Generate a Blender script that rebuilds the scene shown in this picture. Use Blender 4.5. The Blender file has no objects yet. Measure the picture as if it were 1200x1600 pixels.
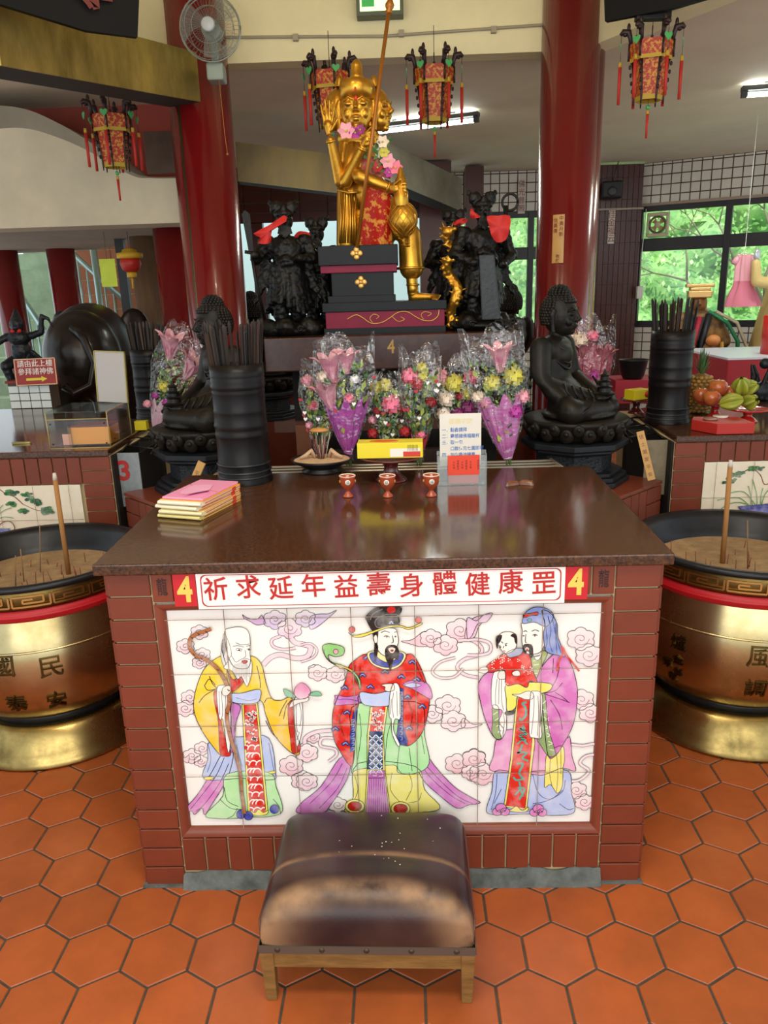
import bpy, bmesh, math, random
from mathutils import Vector, Matrix, Quaternion, noise
from mathutils.geometry import tessellate_polygon
random.seed(7)
PI = math.pi
S = bpy.context.scene
COL = S.collection

# ---------------------------------------------------------------- camera
FPX = 1197.88
YAW, PITCH, ROLL = -.0295, .2811, -.0299
CAM = Vector((0.0659, -1.808, 1.6223))
_cy, _sy, _cp, _sp = math.cos(YAW), math.sin(YAW), math.cos(PITCH), math.sin(PITCH)
FWD = Vector((_sy*_cp, _cy*_cp, -_sp))
_r0 = Vector((_cy, -_sy, 0)); _u0 = _r0.cross(FWD)
RGT = math.cos(ROLL)*_r0 + math.sin(ROLL)*_u0
UPV = -math.sin(ROLL)*_r0 + math.cos(ROLL)*_u0
cd = bpy.data.cameras.new('camera'); cam = bpy.data.objects.new('camera', cd); COL.objects.link(cam)
cd.sensor_fit = 'VERTICAL'; cd.sensor_height = 36; cd.lens = FPX/1600*36
cd.clip_start = .02; cd.clip_end = 200
cam.matrix_world = Matrix(((RGT.x, UPV.x, -FWD.x, CAM.x), (RGT.y, UPV.y, -FWD.y, CAM.y), (RGT.z, UPV.z, -FWD.z, CAM.z), (0, 0, 0, 1)))
S.camera = cam

def ray(px, py): return FWD + RGT*((px-600)/FPX) - UPV*((py-800)/FPX)
def atY(px, py, y): d = ray(px, py); return CAM + d*((y-CAM.y)/d.y)
def atZ(px, py, z): d = ray(px, py); return CAM + d*((z-CAM.z)/d.z)

# ---------------------------------------------------------------- world, exposure, lamps
W = bpy.data.worlds.new('world'); S.world = W; W.use_nodes = True
nt = W.node_tree; bg = nt.nodes['Background']
bg.inputs[0].default_value = (.86, .95, 1.0, 1); bg.inputs[1].default_value = 1.15
S.view_settings.view_transform = 'Standard'; S.view_settings.look = 'None'
S.view_settings.exposure = 0.1; S.view_settings.gamma = 1; S.view_settings.use_curve_mapping = False

def area(name, loc, size, power, color=(1, .95, .88), rot=(0, 0, 0)):
    l = bpy.data.lights.new(name, 'AREA'); l.shape = 'RECTANGLE'; l.size, l.size_y = size; l.energy = power; l.color = color
    o = bpy.data.objects.new(name, l); COL.objects.link(o); o.location = loc; o.rotation_euler = rot
    return o
def point(name, loc, power, r=.04, color=(1, .86, .66)):
    l = bpy.data.lights.new(name, 'POINT'); l.energy = power; l.shadow_soft_size = r; l.color = color
    o = bpy.data.objects.new(name, l); COL.objects.link(o); o.location = loc
    return o
sun = bpy.data.lights.new('sun', 'SUN'); sun.energy = 4.0; sun.angle = .05; sun.color = (1, .96, .88)
so = bpy.data.objects.new('sun', sun); COL.objects.link(so); so.rotation_euler = (math.radians(27), 0, math.radians(-15))
area('ceiling_lamp_light', (0.0, -1.1, 3.1), (1.6, .5), 40, (1, .93, .82))
area('open_side_fill', (0.0, -4.2, 2.0), (5, 2.4), 75, (1, .97, .93), (math.radians(82), 0, 0))  # added soft fill lamp behind the camera, standing in for open-side daylight
for x, y in ((-.55, .9), (.28, .55), (-1.0, -.2), (1.05, .0)):
    point('dome_bulb_light', (x, y, 3.35), 6)

# ---------------------------------------------------------------- materials
def lin(h):
    h = h.lstrip('#'); h = h if len(h) == 6 else ''.join(a+a for a in h); v = [int(h[i:i+2], 16)/255 for i in (0, 2, 4)]
    return tuple(a/12.92 if a <= .04045 else ((a+.055)/1.055)**2.4 for a in v)+(1,)
MATS = {}
def mat(name, col, rough=.6, metal=0., var=0., vscale=8., col2=None, bump=0., bscale=40., coat=0., emis=0., island=0.,
        trans=0., alpha=1., spec=None, rvar=0., sss=0., stretch=None):
    if name in MATS: return MATS[name]
    m = bpy.data.materials.new(name); m.use_nodes = True; n = m.node_tree.nodes; L = m.node_tree.links
    b = n['Principled BSDF']; c1 = lin(col)
    b.inputs['Base Color'].default_value = c1; b.inputs['Roughness'].default_value = rough; b.inputs['Metallic'].default_value = metal
    if coat: b.inputs['Coat Weight'].default_value = coat; b.inputs['Coat Roughness'].default_value = .05
    if spec is not None: b.inputs['Specular IOR Level'].default_value = spec
    if trans: b.inputs['Transmission Weight'].default_value = trans
    if alpha < 1: b.inputs['Alpha'].default_value = alpha
    if emis: b.inputs['Emission Color'].default_value = c1; b.inputs['Emission Strength'].default_value = emis
    tc = n.new('ShaderNodeTexCoord'); mp = n.new('ShaderNodeMapping'); L.new(tc.outputs['Object'], mp.inputs[0])
    if stretch: mp.inputs['Scale'].default_value = stretch
    src = None
    if var or col2 or rvar:
        t = n.new('ShaderNodeTexNoise'); t.inputs['Scale'].default_value = vscale; t.inputs['Detail'].default_value = 6; t.inputs['Roughness'].default_value = .65
        L.new(mp.outputs[0], t.inputs['Vector'])
        r = n.new('ShaderNodeValToRGB'); r.color_ramp.elements[0].position = .32; r.color_ramp.elements[1].position = .68
        a = lin(col2) if col2 else tuple(max(0, x*(1-var)) for x in c1[:3])+(1,)
        e = c1 if col2 else tuple(min(1, x*(1+var)) for x in c1[:3])+(1,)
        r.color_ramp.elements[0].color = a; r.color_ramp.elements[1].color = e
        L.new(t.outputs[0], r.inputs[0]); src = r.outputs[0]
        if rvar:
            mr = n.new('ShaderNodeMapRange'); mr.inputs[1].default_value = .3; mr.inputs[2].default_value = .7
            mr.inputs[3].default_value = rough+rvar; mr.inputs[4].default_value = rough
            L.new(t.outputs[0], mr.inputs[0]); L.new(mr.outputs[0], b.inputs['Roughness'])
    if island:
        g = n.new('ShaderNodeNewGeometry'); hs = n.new('ShaderNodeHueSaturation'); ma = n.new('ShaderNodeMapRange')
        ma.inputs[3].default_value = 1-island; ma.inputs[4].default_value = 1+island
        L.new(g.outputs['Random Per Island'], ma.inputs[0]); L.new(ma.outputs[0], hs.inputs['Value'])
        if src: L.new(src, hs.inputs['Color'])
        else: hs.inputs['Color'].default_value = c1
        src = hs.outputs[0]
    if src: L.new(src, b.inputs['Base Color'])
    if bump:
        t2 = n.new('ShaderNodeTexNoise'); t2.inputs['Scale'].default_value = bscale; t2.inputs['Detail'].default_value = 4
        L.new(mp.outputs[0], t2.inputs['Vector'])
        bu = n.new('ShaderNodeBump'); bu.inputs['Strength'].default_value = bump; bu.inputs['Distance'].default_value = .01
        L.new(t2.outputs[0], bu.inputs['Height']); L.new(bu.outputs[0], b.inputs['Normal'])
    MATS[name] = m
    return m

def clear_mat(name, base=.05, gain=.55, bump=.9, scale=22, tint=(1, 1, 1, 1)):
    # thin clear film: mostly see-through, with glossy glints that grow at grazing angles
    m = bpy.data.materials.new(name); m.use_nodes = True; MATS[name] = m
    n = m.node_tree.nodes; L = m.node_tree.links; n.remove(n['Principled BSDF'])
    tr = n.new('ShaderNodeBsdfTransparent'); tr.inputs[0].default_value = tint; gl = n.new('ShaderNodeBsdfGlossy'); gl.inputs['Roughness'].default_value = .07; mx = n.new('ShaderNodeMixShader'); lw = n.new('ShaderNodeLayerWeight'); lw.inputs[0].default_value = .28
    if bump:
        nz = n.new('ShaderNodeTexNoise'); nz.inputs['Scale'].default_value = scale; bp = n.new('ShaderNodeBump'); bp.inputs['Distance'].default_value = .03; bp.inputs['Strength'].default_value = bump
        tc = n.new('ShaderNodeTexCoord'); L.new(tc.outputs['Object'], nz.inputs['Vector']); L.new(nz.outputs[0], bp.inputs['Height']); L.new(bp.outputs[0], gl.inputs['Normal']); L.new(bp.outputs[0], lw.inputs['Normal'])
    ma = n.new('ShaderNodeMath'); ma.operation = 'MULTIPLY_ADD'; ma.inputs[1].default_value = gain; ma.inputs[2].default_value = base; L.new(lw.outputs['Fresnel'], ma.inputs[0])
    L.new(ma.outputs[0], mx.inputs[0]); L.new(tr.outputs[0], mx.inputs[1]); L.new(gl.outputs[0], mx.inputs[2]); L.new(mx.outputs[0], n['Material Output'].inputs[0])
    return m

# ---------------------------------------------------------------- mesh builder
class MB:
    def __init__(s): s.v = []; s.f = []; s.m = []; s.sm = []
    def add(s, vs, fs, mi=0, smooth=False, M=None):
        k = len(s.v)
        for p in vs: s.v.append(tuple(M @ Vector(p)) if M is not None else tuple(p))
        for f in fs: s.f.append([i+k for i in f]); s.m.append(mi); s.sm.append(smooth)
        return s
    def box(s, x0, x1, y0, y1, z0, z1, mi=0, M=None):
        v = [(x, y, z) for z in (z0, z1) for y in (y0, y1) for x in (x0, x1)]
        return s.add(v, [(0, 2, 3, 1), (4, 5, 7, 6), (0, 1, 5, 4), (2, 6, 7, 3), (0, 4, 6, 2), (1, 3, 7, 5)], mi, False, M)
    def lathe(s, prof, c=(0, 0, 0), n=32, mi=0, smooth=True, M=None, a0=0., cap=True, sx=1., sy=1.):
        v = []; f = []
        for r, z in prof:
            for i in range(n):
                a = a0+2*PI*i/n; v.append((c[0]+r*sx*math.cos(a), c[1]+r*sy*math.sin(a), c[2]+z))
        for j in range(len(prof)-1):
            for i in range(n):
                i2 = (i+1) % n; f.append((j*n+i, j*n+i2, (j+1)*n+i2, (j+1)*n+i))
        s.add(v, f, mi, smooth, M)
        if cap:
            k = len(s.v)-len(v)
            s.f.append([k+i for i in reversed(range(n))]); s.m.append(mi); s.sm.append(False)
            s.f.append([k+(len(prof)-1)*n+i for i in range(n)]); s.m.append(mi); s.sm.append(False)
        return s
    def prism(s, pts, z0, z1, mi=0, M=None, smooth=False):
        n = len(pts); v = [(x, y, z0) for x, y in pts]+[(x, y, z1) for x, y in pts]
        f = [tuple(reversed(range(n))), tuple(range(n, 2*n))]+[(i, (i+1) % n, n+(i+1) % n, n+i) for i in range(n)]
        return s.add(v, f, mi, smooth, M)
    def tube(s, pts, r, n=8, mi=0, smooth=True, flat=1., up=None):
        pts = [Vector(p) for p in pts]; N = len(pts)
        rs = r if isinstance(r, (list, tuple)) else [r]*N
        t0 = (pts[1]-pts[0]).normalized(); ref = Vector(up) if up else (Vector((0, 0, 1)) if abs(t0.z) < .9 else Vector((1, 0, 0)))
        x = t0.cross(ref).normalized(); v = []; f = []
        for i in range(N):
            t = (pts[min(i+1, N-1)]-pts[max(i-1, 0)]).normalized()
            x = (x-t*x.dot(t)).normalized(); y = t.cross(x)
            for k in range(n):
                a = 2*PI*k/n; v.append(pts[i]+x*math.cos(a)*rs[i]+y*math.sin(a)*rs[i]*flat)
        for i in range(N-1):
            for k in range(n):
                k2 = (k+1) % n; f.append((i*n+k, i*n+k2, (i+1)*n+k2, (i+1)*n+k))
        f.append(tuple(reversed(range(n)))); f.append(tuple((N-1)*n+k for k in range(n)))
        return s.add(v, f, mi, smooth)
    def ell(s, c, r, n=16, m=10, mi=0, M=None, R=None):
        if not hasattr(r, '__len__'): r = (r, r, r)
        v = [(0, 0, -1)]; f = []
        for j in range(1, m):
            th = -PI/2+PI*j/m
            for i in range(n): a = 2*PI*i/n; v.append((math.cos(th)*math.cos(a), math.cos(th)*math.sin(a), math.sin(th)))
        v.append((0, 0, 1)); T = len(v)-1
        for i in range(n): f.append((0, 1+(i+1) % n, 1+i)); f.append((T, 1+(m-2)*n+i, 1+(m-2)*n+(i+1) % n))
        for j in range(m-2):
            for i in range(n): a = 1+j*n+i; b = 1+j*n+(i+1) % n; f.append((a, b, b+n, a+n))
        out = []
        for p in v:
            q = Vector((p[0]*r[0], p[1]*r[1], p[2]*r[2]))
            if R is not None: q = R @ q
            out.append(q+Vector(c))
        return s.add(out, f, mi, True, M)
    def sheet(s, rows, mi=0, smooth=True, M=None):
        n = len(rows[0]); v = [p for r in rows for p in r]
        f = [(j*n+i, j*n+i+1, (j+1)*n+i+1, (j+1)*n+i) for j in range(len(rows)-1) for i in range(n-1)]
        return s.add(v, f, mi, smooth, M)
    def build(s, name, mats, parent=None, bevel=0., seg=2, mods=(), loc=None):
        me = bpy.data.meshes.new(name); me.from_pydata([tuple(p) for p in s.v], [], s.f)
        if not isinstance(mats, (list, tuple)): mats = [mats]
        for m in mats: me.materials.append(m)
        me.polygons.foreach_set('material_index', s.m); me.polygons.foreach_set('use_smooth', s.sm); me.update()
        o = bpy.data.objects.new(name, me); COL.objects.link(o)
        if loc: o.location = loc
        if parent: o.parent = parent
        if bevel:
            b = o.modifiers.new('bevel', 'BEVEL'); b.width = bevel; b.segments = seg; b.limit_method = 'ANGLE'; b.angle_limit = .6; b.harden_normals = False
        for k, kw in mods:
            d = o.modifiers.new(k.lower(), k)
            for a, b in kw.items(): setattr(d, a, b)
        return o

def tag(o, label=None, cat=None, group=None, kind=None):
    if label: o['label'] = label
    if cat: o['category'] = cat
    if group: o['group'] = group
    if kind: o['kind'] = kind
    return o
def thing(name, label, cat, loc=(0, 0, 0), rz=0, group=None, tilt=None):
    o = bpy.data.objects.new(name, None); COL.objects.link(o); o.location = loc; o.rotation_euler = tilt or (0, 0, rz)
    o.empty_display_size = .05
    return tag(o, label, cat, group)
def struct(name, mb, mats, label=None, **k): return tag(mb.build(name, mats, **k), label, None, None, 'structure')
def copy_tree(o, parent=None):
    c = o.copy(); COL.objects.link(c); c.parent = parent
    for ch in list(o.children): copy_tree(ch, c)
    return c
def Rz(a): return Matrix.Rotation(a, 4, 'Z')
def Rx(a): return Matrix.Rotation(a, 4, 'X')
def Ry(a): return Matrix.Rotation(a, 4, 'Y')
def T(*a): return Matrix.Translation(Vector(a))

def text_geo(s, size=1., bold=0., align='CENTER', line=1.):
    c = bpy.data.curves.new('lettering', 'FONT'); c.body = s; c.size = size; c.offset = bold*size; c.align_x = align; c.align_y = 'CENTER'; c.space_line = line
    c.resolution_u = 3
    o = bpy.data.objects.new('lettering', c); COL.objects.link(o)
    bpy.context.view_layer.update()
    dg = bpy.context.evaluated_depsgraph_get(); me = o.evaluated_get(dg).to_mesh()
    v = [tuple(p.co) for p in me.vertices]; f = [tuple(p.vertices) for p in me.polygons]
    o.evaluated_get(dg).to_mesh_clear(); bpy.data.objects.remove(o); bpy.data.curves.remove(c)
    return v, f
FRONT = Matrix(((1, 0, 0, 0), (0, 0, -1, 0), (0, 1, 0, 0), (0, 0, 0, 1)))   # a page that faces -Y
def letters(mb, s, size, M, mi=0, bold=0., line=1., align='CENTER', sx=1., depth=0.):
    v, f = text_geo(s, size, bold, align, line)
    mb.add([(x*sx, y, 0) for x, y, z in v], f, mi, False, M)
def vertical(mb, s, size, M, pitch=None, mi=0, bold=.0, sx=1.):
    pitch = pitch or size*1.1; n = len(s)
    for i, ch in enumerate(s):
        if ch != ' ': letters(mb, ch, size, M @ T(0, (n-1)/2*pitch-i*pitch, 0), mi, bold, sx=sx)
def spline(pts, closed=True, k=5):
    n = len(pts); out = []
    rng = range(n) if closed else range(n-1)
    for i in rng:
        g = (lambda j: pts[j % n]) if closed else (lambda j: pts[min(max(j, 0), n-1)])
        p0, p1, p2, p3 = g(i-1), g(i), g(i+1), g(i+2)
        for j in range(k):
            t = j/k
            out.append(tuple(.5*(2*b+(c-a)*t+(2*a-5*b+4*c-d)*t*t+(-a+3*b-3*c+d)*t**3) for a, b, c, d in zip(p0, p1, p2, p3)))
    if not closed: out.append(tuple(pts[-1]))
    return out
# ================================================================ setting
# ---- floor of hexagonal clay tiles
HW = .17
m_tile = mat('clay_hex_tile', '#a8562a', .30, var=.16, vscale=5, island=.10, bump=.05, bscale=14, rvar=.12)
m_dgrout = mat('dark_grout', '#4a4034', .9, var=.3, vscale=30)
fl = MB(); s_ = HW/math.sqrt(3)
for r in range(-44, 12):
    for i in range(-30, 34):
        cx = (i+.5+(.5 if r % 2 else 0)-2.4852)*HW; cy = (-r*math.sqrt(3)/2-.28867-.2755)*HW
        if abs(cx) > 5 or cy > 8.2 or cy < -2.6: continue
        dz = random.uniform(-.0006, .0006)
        a = [(cx+(s_-.0028)*math.sin(k*PI/3), cy+(s_-.0028)*math.cos(k*PI/3)) for k in range(6)]
        b = [(cx+(s_-.0055)*math.sin(k*PI/3), cy+(s_-.0055)*math.cos(k*PI/3)) for k in range(6)]
        v = [(x, y, -.003) for x, y in a]+[(x, y, dz) for x, y in b]
        fl.add(v, [(11, 10, 9, 8, 7, 6)]+[(6+k, 6+(k+1) % 6, (k+1) % 6, k) for k in range(6)], 0)
fl.box(-5.2, 5.2, -2.8, 8.4, -.06, -.0022, 1)
struct('floor', fl, [m_tile, m_dgrout], 'floor of orange hexagonal clay tiles')

# ---- ceiling with the octagonal ring beam
m_ceil = mat('ceiling_paint', '#dccfb4', .75, var=.07, vscale=1.3)
m_cream = mat('cream_paint', '#efe6b8', .6, var=.06, vscale=2.5)
m_red = mat('red_lacquer', '#741214', .2, var=.12, vscale=3, coat=.4)
ZC = 2.9
ring = [(-1.12, 3.12), (1.12, 3.12), (1.36, 2.68), (1.54, 2.36), (1.74, 1.9), (1.86, 1.3), (1.86, .6), (1.6, -.4), (1, -1.2), (0, -1.5),
        (-1, -1.2), (-1.6, -.4), (-1.86, .6), (-1.86, 1.3), (-1.74, 1.9), (-1.54, 2.36), (-1.36, 2.68)]
def offs(poly, d):
    out = []
    for i, p in enumerate(poly):
        a = Vector(poly[i-1]); b = Vector(p); c = Vector(poly[(i+1) % len(poly)])
        n = ((b-a).normalized()+(c-b).normalized()).normalized(); out.append((b.x-n.y*d, b.y+n.x*d))
    return out
out_ = offs(ring, .16)
rb = MB(); n = len(ring)
v = [(x, y, ZC) for x, y in ring]+[(x, y, ZC) for x, y in out_]+[(x, y, 3.55) for x, y in ring]+[(x, y, 3.55) for x, y in out_]
f = []
for i in range(n):
    j = (i+1) % n
    f += [(i, j, n+j, n+i), (2*n+i, 2*n+j, j, i), (n+i, n+j, 3*n+j, 3*n+i), (2*n+i, 3*n+i, 3*n+j, 2*n+j)]
rb.add(v, f)
struct('trim_ring_beam', rb, m_cream, 'cream ring beam above the altars')
cb = MB(); ox = [(-5.2, 8.4), (5.2, 8.4), (5.2, -2.6), (-5.2, -2.6)]
z = ZC+.02
ro = offs(ring, .08)
ext = []
for x, y in ro:
    k = min((5.2/abs(x)) if x else 99, (6.9/(y-1.5)) if y > 1.5 else 99, (4.1/(1.5-y)) if y < 1.5 else 99)
    ext.append((x*k, 1.5+(y-1.5)*k))
v = [(x, y, z) for x, y in ro]+[(x, y, z) for x, y in ext]
cb.add(v, [(i, (i+1) % n, n+(i+1) % n, n+i) for i in range(n)])
cb.add([(5.2, 8.4, z), (ext[1][0], ext[1][1], z), (ext[2][0], ext[2][1], z)], [(0, 1, 2)])
cb.box(-2.1, 2.1, -1.8, 3.5, 3.55, 3.6)
struct('ceiling', cb, m_ceil, 'smooth pale grey ceiling')
# conduit on the ring beam
cw = MB()
cw.tube([(-1.12, 3.10, 3.035), (-.9, 3.108, 3.03), (0, 3.108, 3.005), (.9, 3.108, 3.03), (1.12, 3.10, 3.05)], .008, 6)
for x in (-.5, .1, .62): cw.box(x-.015, x+.015, 3.09, 3.12, 2.998, 3.03)
tag(cw.build('cable_conduit', mat('conduit_grey', '#a89f88', .6)), 'thin grey cable conduit running along the cream ring beam', 'conduit')

# ---- red columns (structure)
def column(x, y, r, z0, z1, label):
    c = MB(); c.lathe([(r*1.02, z0), (r, z0+.3), (r*.97, z1)], (x, y, 0), 40)
    struct('trim_column', c, m_red, label)
column(-1.075, 3.1, .182, 0, 3.5, 'red lacquered column left of the golden deity')
column(1.055, 3.1, .168, 0, 3.5, 'red lacquered column right of the golden deity')
c = MB(); c.lathe([(.16, 0), (.16, 2.9)], (1.115, 3.22, 0), 32); struct('trim_column', c, m_red)
column(-1.60, 4.12, .142, 0, 2.2, 'red column behind the stick holders at left')
column(-3.24, 6.0, .135, 0, 2.4, 'red column behind the elephant statue')
column(-3.80, 6.0, .13, 0, 2.4, 'red column at the far left edge')

# ---- right hand walls: white tile, brown tile pier, window band
m_wtile = mat('white_wall_tile', '#d9d2c4', .25, island=.04)
m_btile = mat('brown_wall_tile', '#4a2018', .3, island=.12)
m_grout = mat('tile_grout', '#5a4a3c', .9)
m_frame = mat('dark_window_frame', '#1c1a1e', .4)
m_trim = mat('brown_trim', '#54281f', .45)
def tiles(mb, O, U, V, w, h, tw, th, gap=.012, mi=0, bi=1, thick=.012):
    O, U, V = Vector(O), Vector(U).normalized(), Vector(V).normalized(); N = U.cross(V)
    def P(a, b, d): return O+U*a+V*b+N*d
    mb.add([P(0, 0, 0), P(w, 0, 0), P(w, h, 0), P(0, h, 0)], [(0, 1, 2, 3)], bi)
    y = 0
    while y < h-1e-4:
        x = 0; b1 = min(y+th, h)
        while x < w-1e-4:
            a0, a1, b0, b2 = x+gap/2, min(x+tw, w)-gap/2, y+gap/2, b1-gap/2
            if a1 > a0 and b2 > b0:
                v = [P(a0, b0, 0), P(a1, b0, 0), P(a1, b2, 0), P(a0, b2, 0), P(a0, b0, thick), P(a1, b0, thick), P(a1, b2, thick), P(a0, b2, thick)]
                mb.add(v, [(4, 5, 6, 7), (0, 1, 5, 4), (1, 2, 6, 5), (2, 3, 7, 6), (3, 0, 4, 7)], mi)
            x += tw
        y += th
YB = 7.7
m_glass = clear_mat('window_glass', .03, .5, 0)
# wall runs from the pier at x 2.2..2.85 to the right, coming towards the viewer
A = Vector((2.85, 7.7, 0)); B = Vector((5.6, 6.1, 0)); D = (B-A).normalized(); LEN = (B-A).length
Z0, ZS, ZT = 0, 1.12, 2.47
w1 = MB()
tiles(w1, A+Vector((0, 0, ZT)), D, (0, 0, 1), LEN, ZC-ZT+.02, .105, .105)
tiles(w1, A, D, (0, 0, 1), LEN, ZS, .105, .105)
struct('wall_right', w1, [m_wtile, m_grout], 'white square tile wall around the right window')
w2 = MB()
tiles(w2, (.3, 7.9, ZT), (1, 0, 0), (0, 0, 1), 2.0, ZC-ZT+.02, .105, .105)
tiles(w2, (.3, 7.9, 0), (1, 0, 0), (0, 0, 1), 2.0, ZS, .105, .105)
struct('wall_back', w2, [m_wtile, m_grout], 'white square tile wall at the back')
pr_ = MB()
tiles(pr_, (2.22, 7.55, 0), (1, 0, 0), (0, 0, 1), .58, 2.9, .06, .23, .006)
tiles(pr_, (2.80, 7.55, 0), (.3, 1, 0), (0, 0, 1), .35, 2.9, .06, .23, .006)
tiles(pr_, (2.22, 7.9, 0), (0, -1, 0), (0, 0, 1), .35, 2.9, .06, .23, .006)
struct('wall_pier', pr_, [m_btile, m_grout], 'brown tiled pier left of the right window')
tr = MB(); tr.box(2.19, 2.82, 7.5, 7.54, 2.42, 2.44); tr.box(0, LEN, -.05, 0, ZT-.01, ZT+.02, 0, T(*A) @ Rz(math.atan2(D.y, D.x)))
struct('trim_1', tr, mat('pale_trim', '#a08a78', .5))

def window(name, O, D, w, z0, z1, cols, zt, fr=.06, label=None):
    O = Vector(O); ang = math.atan2(D[1], D[0]); M = T(O.x, O.y, 0) @ Rz(ang)
    t = thing(name, None, None); t['kind'] = 'structure'
    if label: t['label'] = label
    m = MB(); d = .06
    m.box(0, w, -d/2, d/2, z0, z0+fr, 0, M); m.box(0, w, -d/2, d/2, z1-fr, z1, 0, M); m.box(0, w, -d/2, d/2, zt-.07, zt+.07, 0, M)
    xs = [0]+cols+[w]
    for x in xs: m.box(x-fr/2, x+fr/2, -d/2-.01, d/2, z0, z1, 0, M)
    m.build('window_frame', m_frame, t, .004)
    g = MB(); g.box(0, w, .0, .006, z0, z1, 0, M); g.build('window_pane', m_glass, t)
    return t
window('window_1', A, D, LEN, ZS, ZT, [.95, 1.9, 2.8], 2.04, .07, 'dark framed window band at the right with green hillside outside')
window('window_2', (1.0, 7.9, 0), (1, 0, 0), 1.3, ZS, ZT, [.62, .95], 2.0, .07, 'dark framed window between the deity and the right column')

# back wall behind the deity: brown tile over bright openings
w3 = MB()
tiles(w3, (-2.2, 7.0, 2.36), (1, 0, 0), (0, 0, 1), 2.6, .56, .3, .1, .012)
struct('wall_rear', w3, [m_btile, m_grout], 'brown tile strip over the rear opening')
w4 = MB(); w4.box(-1.55, -1.42, 7.0, 7.1, 0, 2.4); w4.box(-.42, -.30, 7.0, 7.1, 0, 2.4); w4.box(.28, .62, 6.9, 7.1, 0, 2.9); w4.box(.80, 1.0, 7.3, 7.5, 0, 2.9)
w4.box(-2.2, .3, 7.0, 7.06, 0, 1.0)
struct('wall_rear_post', w4, m_btile, 'dark brown posts of the rear opening')
w5 = MB(); w5.box(-2.4, .9, 9.4, 9.5, -.5, 3.6)
struct('wall_outside', w5, mat('pale_outer_wall', '#c4e2e4', .8), 'pale blue building seen through the rear opening')

# hillside outside the right windows
hb = MB(); rows = []
for j in range(60):
    row = []
    for i in range(90):
        x = -4+i*.26; h = -1.5+j*.16; y = 11.5+h*.75
        q = Vector((x*1.3, h*1.3, 3)); d = noise.noise(q)*.9+noise.noise(q*2.7)*.45+noise.noise(q*6)*.2
        row.append((x, y-d, h))
    rows.append(row)
hb.sheet(rows)
m_hill = mat('hillside_leaves', '#a8d884', .8, col2='#4c8c54', vscale=2.4, bump=1., bscale=9)
struct('ground_hillside', hb, m_hill, 'bright green wooded hillside outside the windows')
lf = MB(); random.seed(3)
for k in range(16000):
    x = random.uniform(-1, 13); h = random.uniform(-.8, 6)
    q = Vector((x*1.3, h*1.3, 3)); d = noise.noise(q)*.9+noise.noise(q*2.7)*.45+.16
    c = Vector((x, 11.5+h*.75-d-random.random()*.2, h)); s = random.uniform(.03, .075)
    u = Vector((random.uniform(-1, 1), random.uniform(-1, 1), random.uniform(-1, 1))).normalized(); w = u.cross(Vector((.3, .8, .5))).normalized()
    lf.add([c-u*s, c+w*s*.5, c+u*s, c-w*s*.5], [(0, 1, 2, 3)])
o = lf.build('hillside_foliage', mat('leaf_green', '#bce49a', .6, island=.3)); tag(o, 'dense pale green leaves covering the hillside outside', 'foliage', None, 'stuff')
tb = MB(); random.seed(5)
def branch(p, d, L, r, k):
    q = p+d*L*.5+Vector((random.uniform(-.05, .05), 0, random.uniform(-.05, .05)))*L*2; e = p+d*L
    tb.tube([p, q, e], [r, r*.8, r*.6], 6)
    if k: 
        for a in (-.45, .4):
            nd = (Matrix.Rotation(a+random.uniform(-.2, .2), 3, 'Y') @ d).normalized(); branch(e, nd, L*.72, r*.6, k-1)
branch(Vector((5.6, 9.6, .2)), Vector((-.35, 0, 1)).normalized(), 1.1, .05, 4)
branch(Vector((4.6, 9.7, 1.1)), Vector((-.6, 0, .7)).normalized(), .7, .03, 3)
tag(tb.build('bare_tree', mat('bark_grey', '#7a7a5c', .8)), 'thin grey branching tree outside the right window', 'tree')

# ---- brass clad soffit hoods
m_brass = mat('aged_brass_sheet', '#cdb46c', .36, 1., col2='#7c6a3a', vscale=3, rvar=.15, stretch=(1.5, 1.5, .5))
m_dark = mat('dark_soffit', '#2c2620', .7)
def hood(pts, name, h, depth, label, mt=None):
    # pts: outer lower edge points (x, y, z)
    t = thing(name, label, 'metal hood', pts[0]); P0 = Vector(pts[0])
    m = MB(); s2 = MB()
    for a, b in zip(pts[:-1], pts[1:]):
        a, b = Vector(a)-P0, Vector(b)-P0; d = (b-a); d.z = 0; L = d.length; ang = math.atan2(d.y, d.x); nn = Vector((-math.sin(ang), math.cos(ang), 0))
        v = [a, b, b+Vector((0, 0, h)), a+Vector((0, 0, h))]; v += [p+nn*.01 for p in v]
        m.add(v, [(0, 1, 2, 3), (7, 6, 5, 4), (0, 4, 5, 1), (1, 5, 6, 2), (2, 6, 7, 3), (3, 7, 4, 0)])
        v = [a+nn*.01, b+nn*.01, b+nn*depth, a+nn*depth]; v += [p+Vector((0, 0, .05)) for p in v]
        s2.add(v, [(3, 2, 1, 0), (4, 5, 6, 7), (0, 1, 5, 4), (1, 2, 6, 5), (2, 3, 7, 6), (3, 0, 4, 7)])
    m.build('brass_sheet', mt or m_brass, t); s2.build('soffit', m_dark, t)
    return t
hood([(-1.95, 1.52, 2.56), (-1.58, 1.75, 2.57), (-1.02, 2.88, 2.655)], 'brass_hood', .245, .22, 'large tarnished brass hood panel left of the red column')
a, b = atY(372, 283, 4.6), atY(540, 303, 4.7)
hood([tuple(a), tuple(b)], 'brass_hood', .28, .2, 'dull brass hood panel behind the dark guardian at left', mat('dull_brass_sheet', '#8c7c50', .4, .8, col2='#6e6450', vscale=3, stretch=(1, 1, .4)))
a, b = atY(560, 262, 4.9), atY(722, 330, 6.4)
hood([tuple(a), tuple(b)], 'brass_hood', .30, .2, 'long greyish brass hood panel behind the golden deity', mat('grey_brass_sheet', '#8a8272', .5, .5, col2='#6a6250', vscale=3))
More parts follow.
